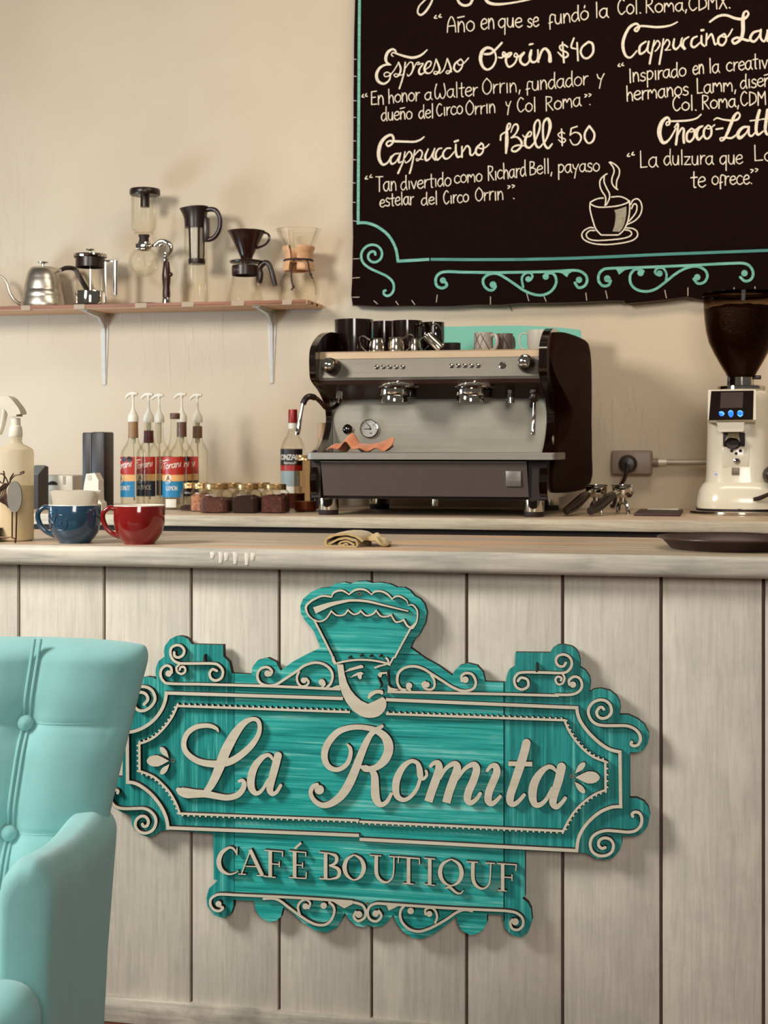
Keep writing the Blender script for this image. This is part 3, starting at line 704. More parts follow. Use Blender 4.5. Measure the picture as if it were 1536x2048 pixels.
def bstrip(name, items, m=TEALB, label=None):
    mb = MB()
    for i, it in enumerate(items):
        fm = lambda x, y, yy=YT-.00007*i: W(x, y, yy)
        if it[0] == 'disc':
            x, y, r = it[2]; x0, y0, s = REG[it[1]]; mb.disc(x0+x/s, y0+y/s, r/s, fm, .0041)
        elif it[0] == 'poly': mb.poly(RP(it[1], it[2]), fm, .0041)
        else: mb.ribbon(RP(it[0], it[1], it[2]), fm, .0041, cap=it[3] if len(it) > 3 else 'round')
    obj(name, mb, [m, CANVAS], board, world=True, smooth=0, label=label)
bstrip('border_strip', [('px', [(722,-240),(719,0),(717.5,220),(716.3,449)], 5.6, 'butt')])
bstrip('border_strip', [('bl', [(225,127),(320,125),(400,140),(480,168),(560,212),(640,270),(710,340),(775,440),(825,560),(848,680),(857,765)], 5.6, 'butt')])
bstrip('border_strip', [('px', [(795,522.6),(858.5,518.6)], 5.8, 'butt')])
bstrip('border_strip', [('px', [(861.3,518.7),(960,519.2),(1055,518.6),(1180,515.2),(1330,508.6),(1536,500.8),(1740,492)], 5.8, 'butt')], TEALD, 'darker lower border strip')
bstrip('scroll', [('bl', [(490,640),(480,597),(430,592),(382,632),(378,700),(430,755),(510,757),(580,700),(597,605),(550,520),(460,482),(360,502),(282,580),(262,680),(300,780),(400,860),(550,930),(680,992),(770,1080),(790,1180),(760,1265),(690,1308),(632,1280),(628,1235),(655,1220)], 4.8)])
bstrip('scroll', [('g1', [(182,240),(190,270),(150,290),(105,272),(93,220),(115,172),(180,147),(350,151),(620,154),(900,150),(1100,145),(1300,135),(1370,147),(1415,185),(1420,240),(1390,278),(1345,285),(1316,245)], 5.4), ('disc','g1',(157,223,27)), ('disc','g1',(1352,218,28)), ('poly','g1',[(1140,148),(1200,160),(1247,195),(1262,165),(1290,148),(1290,130),(1140,140)])])
bstrip('scroll', [('g1', [(620,275),(600,305),(555,305),(515,262),(513,210),(550,176),(610,162),(670,180),(780,250),(870,312),(960,347),(1040,350),(1110,315),(1150,250),(1145,190),(1115,160),(1065,163)], 5.2), ('g1', [(862,280),(850,205),(880,163),(925,158),(943,188),(925,220)], 4.4), ('disc','g1',(597,260,30)), ('disc','g1',(906,212,26)), ('disc','g1',(1060,190,28))])
bstrip('scroll', [('g2', [(178,265),(160,303),(110,308),(76,270),(76,215),(110,172),(180,158),(450,150),(700,140),(900,131),(1200,116),(1330,116),(1388,150),(1408,210),(1383,258),(1335,268),(1298,235)], 5.4), ('disc','g2',(150,248,30)), ('disc','g2',(1333,200,28)), ('poly','g2',[(215,160),(232,175),(250,213),(300,174),(340,165),(330,148)])])
bstrip('scroll', [('g2', [(460,185),(430,167),(382,172),(347,220),(352,290),(400,340),(480,358),(560,340),(640,285),(740,205),(830,157),(920,142),(990,172),(1013,225),(985,278),(930,288),(895,250)], 5.2), ('g2', [(655,268),(660,205),(630,158),(582,158),(560,190),(580,215)], 4.4), ('disc','g2',(437,198,28)), ('disc','g2',(600,203,27)), ('disc','g2',(925,236,28))])
# staples / stitches holding the canvas edge
STP = mat('pale_staple', (196,178,160), .5)
st = [('bl',130,95,190,105),('bl',80,380,132,385),('bl',135,712,235,705),('bl',115,1022,240,1010),('bl',120,1330,235,1330),('bl',465,1385,530,1440),('bl',820,1395,865,1455),('bl',1080,1380,1130,1450),
      ('g1',108,350,100,415),('g1',575,365,575,435),('g1',893,340,912,405),('g1',1045,365,1065,410),('g1',1412,330,1420,400),('g2',135,350,150,420),('g2',645,345,660,415),('g2',845,325,845,395),
      ('px',702,118,713,119),('px',701,152,713,153),('px',701,200,713,202),('px',700,234,712,235),('px',700,282,712,282),('px',699,318,712,320),('px',700,366,711,366),('px',700,404,711,405),('px',1468,575,1470,592),('px',1510,573,1511,590)]
for k, x0, y0, x1, y1 in st:
    a, b = RP(k, [(x0,y0),(x1,y1)])
    obj('staple', MB().tube([W(*a, YC-.0015), W((a[0]+b[0])/2, (a[1]+b[1])/2, YC-.0025), W(*b, YC-.0012)], .0016, n=6, smooth=2), STP, board, world=True)
obj('staple', MB().tube([W(1019,611,Y_WALL-.003), W(1024,622,Y_WALL-.003)], .0012, n=5), BURNT, board, world=True)

# ------------------------------------------------------------------ stroke alphabet (baseline 0, x-height 1, capitals 1.6, y up)
G = {
'a':(.95,[[(.75,.88),(.45,1.0),(.1,.7),(.1,.25),(.4,0),(.68,.3),(.75,.88)],[(.76,1.0),(.75,.3),(.92,0)]]),
'b':(.9,[[(.15,1.7),(.15,0)],[(.15,.7),(.5,1),(.78,.6),(.5,0),(.15,.2)]]),
'c':(.85,[[(.75,.85),(.45,1.0),(.12,.7),(.12,.25),(.45,0),(.82,.18)]]),
'd':(.92,[[(.7,.88),(.4,1),(.1,.65),(.1,.25),(.38,0),(.7,.35)],[(.74,1.75),(.72,.6),(.85,0)]]),
'e':(.85,[[(.12,.5),(.7,.62),(.7,.9),(.42,1),(.12,.7),(.12,.25),(.45,0),(.82,.2)]]),
'f':(.65,[[(.68,.98),(.42,1.08),(.22,.8),(.2,-.45)],[(.08,.2),(.45,.28)]]),
'h':(.85,[[(.12,1.75),(.15,0)],[(.15,.55),(.42,1),(.68,.7),(.74,0)]]),
'i':(.4,[[(.2,1),(.22,0)]]), 'l':(.42,[[(.2,1.75),(.22,0)]]),
'm':(1.2,[[(.12,1),(.13,0)],[(.13,.6),(.35,1),(.55,.62)],[(.55,.62),(.8,1),(1.02,.7),(1.06,0)]]),
'n':(.88,[[(.12,1),(.14,0)],[(.14,.55),(.42,1),(.68,.72),(.74,0)]]),
'ñ':(.88,[[(.12,1),(.14,0)],[(.14,.55),(.42,1),(.68,.72),(.74,0)],[(.08,1.38),(.72,1.48)]]),
'o':(.92,[[(.45,1),(.12,.72),(.12,.25),(.45,0),(.8,.25),(.8,.75),(.45,1)]]),
'ó':(.92,[[(.45,1),(.12,.72),(.12,.25),(.45,0),(.8,.25),(.8,.75),(.45,1)],[(.46,1.3),(.52,1.55)]]),
'p':(.9,[[(.15,1),(.15,-.75)],[(.15,.78),(.45,1),(.78,.72),(.72,.3),(.4,.05),(.16,.22)]]),
'q':(.92,[[(.74,.88),(.45,1.0),(.1,.7),(.1,.25),(.4,0),(.68,.3)],[(.76,1),(.74,-.75)]]),
'r':(.66,[[(.15,1),(.16,0)],[(.16,.5),(.36,.9),(.62,.95)]]),
's':(.75,[[(.65,.85),(.4,1),(.15,.8),(.3,.55),(.6,.4),(.62,.12),(.35,0),(.08,.12)]]),
't':(.7,[[(.35,1.6),(.35,.15),(.52,0)],[(.05,1),(.66,1.04)]]),
'u':(.88,[[(.12,1),(.12,.3),(.36,0),(.62,.2),(.7,1)],[(.7,1),(.74,0)]]),
'v':(.82,[[(.08,1),(.42,0)],[(.42,0),(.75,1)]]),
'y':(.88,[[(.08,1),(.2,.55),(.45,.4)],[(.8,1),(.5,.3),(.3,-.75)]]),
'z':(.82,[[(.1,.95),(.7,.95)],[(.7,.95),(.08,.02)],[(.08,.02),(.76,.03)]]),
'A':(1.05,[[(.08,0),(.18,1.0),(.5,1.62),(.82,1.0),(.92,0)],[(.14,.62),(.88,.68)]]),
'B':(.95,[[(.15,1.6),(.15,0)],[(.15,1.6),(.62,1.5),(.6,1.05),(.15,.85)],[(.15,.85),(.78,.7),(.75,.15),(.15,0)]]),
'C':(1.0,[[(.8,1.42),(.5,1.62),(.16,1.1),(.16,.45),(.5,0),(.9,.3)]]),
'D':(1.0,[[(.15,1.6),(.15,0)],[(.15,1.6),(.8,1.25),(.85,.45),(.15,0)]]),
'E':(.85,[[(.75,1.6),(.14,1.55)],[(.14,1.55),(.14,.05)],[(.14,.85),(.6,.9)],[(.14,.05),(.75,.08)]]),
'I':(.45,[[(.2,1.6),(.22,0)]]),
'L':(.85,[[(.15,1.6),(.17,.05)],[(.17,.05),(.75,.08)]]),
'M':(1.15,[[(.12,0),(.14,1.55)],[(.14,1.55),(.52,.8)],[(.52,.8),(.92,1.55)],[(.92,1.55),(.98,0)]]),
'N':(.98,[[(.14,0),(.14,1.6)],[(.14,1.6),(.82,0)],[(.82,0),(.82,1.6)]]),
'O':(1.05,[[(.5,1.62),(.12,1.1),(.12,.4),(.5,0),(.92,.4),(.92,1.1),(.5,1.62)]]),
'P':(.9,[[(.15,1.6),(.15,0)],[(.15,1.6),(.75,1.45),(.7,.85),(.15,.72)]]),
'R':(.98,[[(.15,1.6),(.15,0)],[(.15,1.6),(.72,1.45),(.66,1.0),(.15,.8)],[(.32,.8),(.88,0)]]),
'S':(.9,[[(.75,1.4),(.45,1.6),(.15,1.3),(.3,.95),(.65,.7),(.75,.3),(.45,0),(.1,.2)]]),
'T':(.95,[[(.0,1.6),(.92,1.58)],[(.46,1.6),(.46,0)]]),
'U':(.98,[[(.14,1.6),(.14,.4),(.47,0),(.8,.4),(.82,1.6)]]),
'V':(.95,[[(.08,1.6),(.45,0)],[(.45,0),(.85,1.6)]]),
'W':(1.4,[[(.25,1.6),(.06,.9),(.12,.2),(.35,0),(.58,.3),(.63,.55)],[(.63,.55),(.75,.1),(1.05,.05),(1.26,.6),(1.1,1.6)]]),
'X':(.95,[[(.1,1.6),(.85,0)],[(.85,1.6),(.1,0)]]),
'Z':(.95,[[(.1,1.6),(.82,1.6)],[(.82,1.6),(.08,.0)],[(.08,.0),(.88,.02)]]),
'“':(.75,[[(.22,1.65),(.08,1.3),(.28,1.18)],[(.56,1.7),(.44,1.36),(.64,1.25)]]),
'”':(.75,[[(.12,1.65),(.32,1.48),(.14,1.18)],[(.48,1.68),(.68,1.5),(.5,1.2)]]),
'.':(.4,[[(.18,.04),(.24,.0)]]), ',':(.4,[[(.24,.1),(.14,-.32)]]), '-':(.7,[[(.1,.6),(.6,.62)]]), ' ':(.5,[]),
}
def lettering(text, x0, y0, x1, y1, xh, wd, slant=0.0, jig=0.0):
    """strokes (x,y,w), y down, for text whose baseline runs from (x0,y0) to (x1,y1)"""
    adv = sum(G[c][0] for c in text); L = math.hypot(x1-x0, y1-y0)
    ux, uy = (x1-x0)/L, (y1-y0)/L; k = L/adv
    out = []; x = 0
    for c in text:
        a, ss = G[c]
        jy = random.uniform(-jig, jig); sc = 1+random.uniform(-jig, jig)*1.2
        for s_ in ss:
            q = []
            for gx, gy in s_:
                gx2 = (x+gx)*k + slant*gy*xh; gy2 = (gy*sc+jy)*xh
                q.append((x0+ux*gx2+uy*gy2*.15, y0+uy*gx2-gy2, wd*random.uniform(.85, 1.12)))
            out.append(q)
        x += a
    return out
fC = lambda x, y: W(x, y, YC-.0005)
def chalk_line(words, wd=2.05):
    for wrd in words:
        mb = MB()
        for q in lettering(*wrd, wd=wd, jig=.05): mb.ribbon(q, fC, 0, n=6)
        obj('chalk_word', mb, CHALK, board, world=True, smooth=0, recalc=False)
chalk_line([('“',867,52,886,49,13),('Año',893,65,950,62.5,20),('en',961,59,990,57.5,20),('que',996,55,1045,54,19),('se',1054,54,1078,53,18),('fundó',1096,50,1178,38.5,18),('la',1189,36,1218,35,18),('Col.',1234,30,1284,26,18),('Roma,CDMX.',1290,26,1463,16.5,17)], 2.3)
chalk_line([('“',723,210,737,208,13),('En',741,210.8,769,209.4,17),('honor',776,206.5,840,200.8,16.5),('a',849,200.5,865,199,15),('Walter',869,198,956,191,17.5),('Orrin,',964,188.6,1043,182.5,19),('fundador',1051,182.5,1177,169.5,17.5),('y',1193,165.5,1210,164,17)])
chalk_line([('dueño',762,241.5,825,238,16),('del',837,237,868,235.6,15.5),('Circo',872,232,926,227,16),('Orrin',931,229.5,992,225,17),('y',1011,218.5,1023,217,15),('Col',1033,224.5,1073,222,17),('Roma',1090,221.5,1163,212,17.5),('”',1167,208,1184,206,12),('.',1176,210,1183,209,14)])
chalk_line([('“',729,374,748,369,13),('Tan',752,382.8,794,380.5,18),('divertido',801,380.5,903,370.5,16),('como',908,366.6,965,362,15.5),('Richard',975,361,1053,352.5,17.5),('Bell,',1058,350.5,1106,346,17.5),('payaso',1115,346.5,1200,341.5,16.5)])
chalk_line([('estelar',759,414,828,408.5,15.5),('del',842,410.5,876,408.5,15),('Circo',886,408.5,938,403,15.5),('Orrin',950,403,1008,398.5,17),('”',1013,391,1031,389,12),('.',1024,397,1031,396.5,16)])
chalk_line([('“',1235,148,1250,146,12),('Inspirado',1257,165,1373,151.5,17.5),('en',1385,149,1409,147,17.5),('la',1417,146.5,1440,144,17.5),('creativ',1452,142.5,1536,136,17.5)], 2.3)
chalk_line([('hermanos',1252,202.5,1378,189,18),('Lamm,',1392,187.5,1474,181,18),('diseñ',1480,177.5,1542,171,17)], 2.3)
chalk_line([('Col.',1344,222.5,1395,220,17.5),('Roma,CDM',1403,218.5,1534,208.5,17)], 2.3)
chalk_line([('“',1253,330,1272,326,13),('La',1278,336,1317,334.5,20),('dulzura',1327,331,1428,328.5,17.5),('que',1439,329,1486,327,17.5),('La',1506,323,1552,321,19)], 2.15)
chalk_line([('te',1381,375,1412,374,20),('ofrece.',1423,370,1506,368,17.5),('”',1499,362,1518,359,13)], 2.3)
CUT = {'px': (1, 2), 'hO': (8,), 'hB': (6,), 'hL': (19,), 'hX': (9, 10)}      # where one word ends and the next begins
def heading(k, strokes):
    cuts = [0] + list(CUT.get(k, ())) + [len(strokes)]
    for a, b in zip(cuts, cuts[1:]):
        mb = MB()
        for q in strokes[a:b]: mb.ribbon(RP(k, q), fC, 0, n=7)
        obj('chalk_heading', mb, CHALK, board, world=True, smooth=0, recalc=False)
heading('px', [[(867,-6,3),(861,8,4),(852,22,4.5),(842,30,4),(835.5,25,3.5),(838,13,3),(848,2,3),(858,-7,3)], [(914,-4,4),(919,6,5),(929,11,5),(940,8,5),(946,-3,5)], [(969,-4,5),(977,5,6),(992,8.5,5.5),(1015,7,4),(1045,2,3.2),(1068,-3,2.6)]])
heading('hE', [[(795,190,15),(740,242,25),(680,275,30),(600,290,32),(500,270,28),(400,237,22),(355,226,15),(338,255,14),(362,274,12)],
   [(400,235,16),(385,196,25),(345,184,28),(292,222,36),(266,290,38),(278,350,30),(330,382,16)], [(330,382,15),(250,385,25),(182,430,32),(147,510,38),(168,590,36),(240,624,28),(308,580,20),(324,505,16),(285,476,14),(245,497,14),(258,532,14),(310,520,14),(370,455,14),(430,355,14)],
   [(430,350,18),(457,430,24),(442,500,22),(402,536,16),(372,515,14),(398,496,12),(450,515,12),(485,505,12)], [(515,350,18),(505,450,20),(480,560,20),(440,685,20)], [(520,420,12),(570,352,14),(608,360,18),(615,430,20),(590,495,18),(552,525,14),(540,502,10)],
   [(615,450,12),(655,365,14),(690,348,14),(688,375,14),(668,378,12)], [(690,375,14),(745,365,14),(700,430,22),(690,475,26),(712,505,24),(760,480,14)], [(760,450,14),(830,400,14),(845,345,18),(800,345,20),(762,420,28),(777,480,26),(830,487,16),(872,440,14),(910,310,14)],
   [(910,310,18),(942,390,24),(955,450,26),(915,500,20),(882,490,14),(903,465,12),(960,492,12)], [(960,492,12),(1010,440,14),(1055,300,16)], [(1055,305,18),(1087,390,22),(1100,450,24),(1065,492,18),(1036,482,12),(1058,457,12),(1110,472,12)],
   [(1225,310,18),(1155,365,24),(1140,430,24),(1180,470,22),(1230,430,20),(1255,350,16),(1225,308,18)], [(1180,345,16),(1205,385,16),(1260,365,14),(1325,295,16)]])
heading('hO', [[(270,182,18),(235,150,26),(180,142,30),(130,190,38),(116,270,38),(140,345,30),(190,380,24),(250,345,22),(285,265,20),(275,190,18)], [(160,210,24),(222,205,26),(275,165,24),(350,85,22)],
   [(312,245,14),(350,248,18),(388,205,18),(365,188,16),(362,225,20),(420,240,22),(455,200,22),(420,205,26),(400,240,30),(396,300,24),(430,350,22),(490,310,20),(522,230,18),(500,200,14),(485,232,16),(530,240,20),(592,195,26)],
   [(590,200,26),(555,245,28),(555,295,26),(600,328,24),(645,295,20),(672,200,22)], [(672,170,26),(656,240,30),(680,295,26),(730,285,20),(745,225,16)], [(650,107,16),(672,100,22),(692,97,14)],
   [(745,165,18),(750,295,22)], [(757,265,20),(790,172,24),(832,152,28),(872,205,34),(878,285,42)],
   [(1070,132,16),(1030,107,18),(985,125,18),(1000,165,18),(1060,190,18),(1075,225,20),(1030,247,20),(965,190,14)], [(1015,80,16),(1030,300,22)], [(1140,35,18),(1110,128,20),(1150,150,16),(1182,150,14)], [(1175,85,18),(1185,280,20)],
   [(1300,75,24),(1235,128,22),(1215,190,22),(1248,248,22),(1300,250,22),(1350,190,24),(1345,100,26),(1300,75,24)]])
heading('hC', [[(665,145,14),(620,180,22),(550,205,24),(450,205,26),(300,200,28),(235,197,22),(202,230,22),(225,260,22),(275,225,24),(290,170,28),(260,122,30),(190,152,36),(130,230,42),(106,340,44),(118,430,40),(160,487,30),(220,458,20),(260,385,18)],
   [(352,350,18),(300,360,18),(252,420,26),(267,478,24),(322,448,16),(375,350,18)], [(375,345,20),(352,455,22),(392,450,14)], [(430,330,16),(410,440,18),(375,525,20),(345,592,24)], [(430,400,12),(480,327,16),(515,370,18),(490,430,16),(442,465,14),(430,440,10)],
   [(550,310,16),(530,420,18),(508,520,20),(487,592,22)], [(550,370,12),(610,307,16),(643,345,18),(620,410,16),(580,440,14),(572,415,10),(650,425,12)], [(715,295,16),(680,380,26),(692,435,26),(742,400,16),(795,290,16)], [(795,290,18),(770,380,22),(800,430,20)],
   [(880,285,18),(840,297,18),(807,360,24),(827,428,24),(890,370,16)], [(988,285,20),(940,290,20),(897,350,24),(917,410,24),(970,403,18),(1035,330,16)], [(1055,240,20),(1055,330,26),(1077,393,26),(1122,378,16)], [(1040,205,26),(1082,190,26)],
   [(1130,265,20),(1130,395,22)], [(1140,330,16),(1190,257,20),(1225,290,24),(1232,360,24),(1262,368,18),(1305,305,16)], [(1370,225,22),(1312,280,26),(1302,340,26),(1340,370,24),(1385,330,20),(1392,250,20),(1365,222,20)], [(1320,268,14),(1360,290,18),(1420,275,16),(1465,235,14)]])
heading('hB', [[(135,385,20),(142,320,20),(200,280,20),(252,225,18),(260,178,18),(232,180,20),(216,250,30),(215,400,46),(205,552,24)], [(268,285,12),(298,205,18),(340,182,22),(360,230,24),(330,300,20),(272,355,16)], [(270,355,20),(340,345,22),(400,400,28),(396,470,26),(332,528,26),(282,520,24),(290,480,18),(350,452,22),(430,458,16)],
   [(418,320,12),(448,348,18),(515,332,18),(530,287,18),(495,287,22),(452,380,32),(457,460,32),(510,480,26),(570,415,20)], [(570,415,20),(630,260,24),(638,165,22),(610,127,22),(567,200,26),(570,350,28),(590,450,28),(630,480,24),(680,430,18)], [(690,430,20),(740,330,26),(770,200,42),(742,113,36),(690,155,26),(677,280,26),(692,420,28),(740,490,28),(795,435,20)],
   [(955,300,14),(915,282,16),(872,315,16),(900,350,14),(960,372,16),(960,402,16),(920,415,16),(877,380,12)], [(915,245,16),(925,455,18)], [(1115,210,18),(1040,235,18)], [(1040,235,18),(1026,322,18)], [(1026,318,12),(1090,286,16),(1150,310,22),(1165,370,22),(1122,438,18),(1060,440,16),(1025,380,14)],
   [(1270,205,26),(1217,290,26),(1217,370,26),(1262,425,22),(1320,390,26),(1335,300,26),(1270,205,26)]])
heading('hL', [[(655,165,12),(580,200,18),(460,215,22),(300,205,20),(240,238,20),(260,255,18),(285,215,18),(255,182,22),(190,217,26),(140,310,28),(125,400,30),(150,488,24),(200,510,18),(262,445,14)], [(350,355,16),(292,400,22),(292,475,22),(350,440,16),(377,358,16)], [(377,355,18),(365,440,18),(387,470,14)],
   [(430,345,14),(410,440,18),(385,570,20)], [(425,400,12),(460,347,14),(485,380,14),(460,430,14),(437,450,10)], [(520,330,14),(505,430,18),(480,575,18)], [(520,390,12),(555,337,14),(580,370,14),(557,420,14),(537,440,10),(590,435,10)], [(625,330,16),(615,400,22),(640,430,20),(680,390,14),(702,320,14)], [(697,330,16),(690,385,20),(722,430,16)],
   [(765,310,14),(722,340,18),(710,390,18),(732,425,16)], [(845,305,16),(802,330,20),(790,390,22),(822,410,20),(875,365,14)], [(890,300,18),(890,370,22),(918,400,16)], [(888,246,22),(908,243,22)], [(940,280,18),(935,390,18)], [(945,335,14),(985,282,18),(1005,330,20),(1022,385,18),(1050,360,12)],
   [(1110,280,18),(1057,320,22),(1057,375,22),(1097,390,20),(1130,340,18),(1118,285,18)], [(1075,302,12),(1140,310,16),(1190,235,14)],
   [(970,165,18),(1050,110,24),(1130,100,24),(1220,130,26),(1300,135,28),(1345,92,20),(1330,60,18),(1300,80,22),(1292,150,36),(1292,260,36),(1270,332,30),(1212,375,24),(1190,342,22),(1240,318,24),(1340,345,24),(1370,330,18)], [(1450,250,18),(1392,270,24),(1362,330,26),(1402,355,24),(1450,300,16),(1467,240,16)], [(1467,240,20),(1465,320,22),(1502,352,20),(1530,265,16)], [(1530,245,18),(1530,350,20)], [(1535,290,14),(1580,245,18),(1605,300,20),(1610,350,18)]])
heading('hX', [[(700,55,16),(640,105,20),(540,130,24),(420,138,24),(310,142,20),(268,158,18),(270,190,18),(302,178,20),(308,130,26),(275,95,32),(212,150,46),(180,250,56),(188,340,50),(232,410,40),(305,365,24),(385,230,20)], [(370,215,18),(410,167,22),(408,250,28),(387,430,30)], [(400,330,18),(455,232,24),(485,245,28),(480,330,30),(487,408,30)],
   [(580,230,20),(527,290,28),(522,370,28),(560,395,26),(610,340,26),(615,260,26),(580,230,20)], [(545,262,12),(580,275,14),(645,235,14)], [(720,200,20),(667,230,36),(642,310,38),(670,370,30),(722,320,20)], [(790,190,20),(742,240,26),(735,320,28),(775,360,24),(825,310,26),(825,222,26),(790,190,18)], [(760,222,12),(800,235,14),(870,185,16)], [(890,240,22),(970,228,22)],
   [(860,125,14),(900,100,18),(980,120,20),(1070,130,26),(1150,120,26),(1185,72,22),(1160,32,22),(1112,80,36),(1072,180,40),(1032,280,36),(990,360,28),(950,385,18),(940,352,18),(1000,345,22),(1080,350,26),(1145,305,20)], [(1290,210,24),(1220,220,34),(1162,290,42),(1182,350,40),(1260,290,22),(1300,210,22)], [(1297,210,26),(1297,300,28),(1330,325,24),(1382,275,20)],
   [(1430,5,36),(1400,120,40),(1387,250,38),(1412,308,30),(1475,265,20)], [(1315,135,18),(1440,120,18)], [(1530,0,36),(1510,150,40),(1502,250,36),(1530,305,30),(1590,270,20)], [(1460,115,18),(1575,104,18)]])
mb = MB()
for q in ([(540,825),(450,835),(360,870),(290,920),(350,970),(450,1000),(600,1000),(800,980),(950,940),(1030,890),(960,830),(850,797),(700,808)], [(290,920),(290,1050),(340,1250),(400,1420),(500,1535)], [(500,1535),(660,1537),(830,1535)], [(1045,880),(1050,1050),(1020,1250),(950,1420),(850,1525)],
   [(355,1400),(280,1395),(170,1455),(130,1540),(180,1630),(350,1700),(600,1720),(900,1690),(1100,1640),(1195,1560),(1190,1470),(1110,1412),(990,1400)], [(380,1450),(285,1452),(217,1520),(252,1600),(380,1640),(600,1635),(900,1605),(1050,1560),(1088,1500),(1040,1450),(970,1440)],
   [(1070,950),(1110,872),(1190,840),(1260,900),(1285,1020),(1250,1150),(1150,1260),(1000,1335)], [(1085,1030),(1120,955),(1165,940),(1190,1000),(1160,1120),(1040,1270)], [(615,360),(540,410),(482,490),(480,600),(520,700),(580,790),(590,880),(577,970)], [(560,410),(560,520),(610,640),(660,740),(658,840),(600,960)],
   [(660,140),(730,230),(750,320),(712,440),(710,540),(760,620),(820,665)], [(680,135),(780,190),(850,280),(845,390),(802,500),(795,640)]):
    mb.ribbon(RP('cu', q, 2.5), fC, 0, n=6)
obj('chalk_drawing', mb, CHALK, board, world=True, smooth=0, recalc=False, label='chalk drawing of a steaming cup on a saucer')
obj('chalk_shading', MB().poly(RP('cu', [(755,1060),(870,1030),(985,990),(985,1120),(970,1230),(940,1350),(900,1420),(850,1475),(720,1465),(760,1350),(780,1200),(775,1110)]), lambda x, y: W(x, y, YC-.0004)),
    mat('grey_chalk', (150,140,118), .9, vary=.3, scale=90), board, world=True, smooth=0, recalc=False, label='grey chalk shading on the cup')

# ================================================================== WALL SHELF
YSF = 5.03
shelf = thing('wall_shelf', 'narrow wooden shelf on two white brackets with coffee brewers on it', 'shelf', (W(340,612,5.13).x, 5.13, 1.771))
xe = kX(613.5)*YSF
SHW = wood('shelf_pine', [(190,140,102),(206,160,122),(216,176,140)], 'x', 60, 22, .55, .1)
mb = MB().box(-3.0, xe, YSF+.004, Y_WALL-.0005, 1.771, Z_SHELF, .0015); obj('shelf_board', mb, SHW, shelf, world=True)
mb = MB().box(-3.0, xe-.004, YSF, YSF+.0035, 1.7735, Z_SHELF-.0005, .001); obj('edge_strip', mb, wood('shelf_edge_shaded', [(120,72,50),(146,92,66),(164,110,80)], 'x', 60, 22, .5, .1), shelf, world=True, label='front edge strip coloured dark for its shade')  # front edge lies in shade, put into the darker wood colour
for yy in (5.10, 5.165):
    obj('knot', MB().prism([(yy+.014*math.cos(a*.7), 1.779+.0045*math.sin(a*.7)) for a in range(9)], xe-.001, xe+.0006, 'x'), BURNT, shelf, world=True, smooth=0)
BRK = mat('bracket_white', (204,198,188), .45)
for px in (209.5, 544):
    xc = kX(px)*Y_WALL; mb = MB(); h = .022
    mb.prism([(Y_WALL-.0005,1.7705),(Y_WALL-.0005,1.505),(Y_WALL-.006,1.505),(Y_WALL-.010,1.70),(Y_WALL-.014,1.715),(Y_WALL-.06,1.752),(5.065,1.763),(5.055,1.7705)], xc-.0055, xc+.0055, 'x')
    mb.prism([(xc-.016,1.7700),(xc+.016,1.7700),(xc+.0155,1.70),(xc+.007,1.505),(xc-.007,1.505),(xc-.0155,1.70)], Y_WALL-.0035, Y_WALL-.0004, 'y')
    mb.box(xc-.014, xc+.014, 5.05, Y_WALL-.001, 1.767, 1.7706, .0008)
    b = obj('bracket', mb, BRK, shelf, world=True)
    obj('screw', MB().lathe([(0,-.001),(.003,-.001),(.003,.001),(0,.001)], 8, (0,0,0)), STP, b, world=False).location = (xc-shelf.location.x, Y_WALL-.0045-5.13, -.055)
TAPE = translucent('masking_tape', (226,206,178), .85, .6)
for x0, x1 in ((42,60),(148,169),(270,293),(364,388),(463,488),(565,584)):
    xa, xb = kX(x0)*YSF, kX(x1)*YSF; sk = random.uniform(-.004,.004)
    mb = MB()
    v = []
    for xx, o in ((xa,0),(xb,0)):
        v += [(xx, YSF+.016, Z_SHELF+.0006), (xx, YSF-.0012, Z_SHELF+.0004), (xx+sk*.4, YSF-.0014, 1.7702), (xx+sk, YSF+.022, 1.7697)]
    mb.add(v, [(0,1,5,4),(1,2,6,5),(2,3,7,6)]); obj('tape', mb, TAPE, shelf, world=True, smooth=0, recalc=False)

# ------------------------------------------------------------------ things on the shelf
class Px:
    """local frame of a thing: axis at photo column cx, base row pb, on plane Y; gives metres from photo pixels"""
    def __init__(s, cx, pb, Y, z):
        s.cx, s.pb, s.Y, s.z = cx, pb, Y, z; s.s = mpp(cx, Y); s.loc = (kX(cx)*Y, Y, z)
    def pr(s, prof): return [(r*s.s, (s.pb-y)*s.s) for r, y in prof]
    def p(s, x, y, d=0.0): return ((x-s.cx)*s.s, d, (s.pb-y)*s.s)
    def pts(s, l, d=0.0): return [s.p(*(q if len(q) == 3 else q+(d,))) for q in l]
# gooseneck kettle
q = Px(86, 613, 5.15, Z_SHELF)
k = thing('gooseneck_kettle', 'brushed steel gooseneck kettle with rippled sides, leftmost on the shelf', 'kettle', q.loc)
obj('body', MB().lathe(q.pr([(0,613),(43,613),(44,611),(43.6,604),(41,592),(40.4,590),(40.6,588),(38.6,579),(37.6,577.5),(37.4,575),(35.6,563),(34.3,556),(33.4,553.5),(33,551),(30.8,543),(27.5,536),(25.5,533.5),(24,533)]), 48), STEELV, k)
obj('lid', MB().lathe(q.pr([(24.6,534),(24.6,532.5),(21,531),(8,529.5),(0,529)]), 32), STEEL, k)
kn = obj('lid_knob', MB().lathe(q.pr([(2.6,529.5),(2.4,524),(6,522.5),(10.5,522),(11,520.5),(8,519.3),(0,519)]), 20), CHROME, k)
obj('spout', MB().tube(q.pts([(44,604),(33,601),(22,592),(13,577),(8,562),(1,551),(-8,545),(-16,544)]), [v*q.s for v in (5.5,4,3.2,2.8,2.6,2.4,2.4,2.4)], 12, 6), STEELV, k)
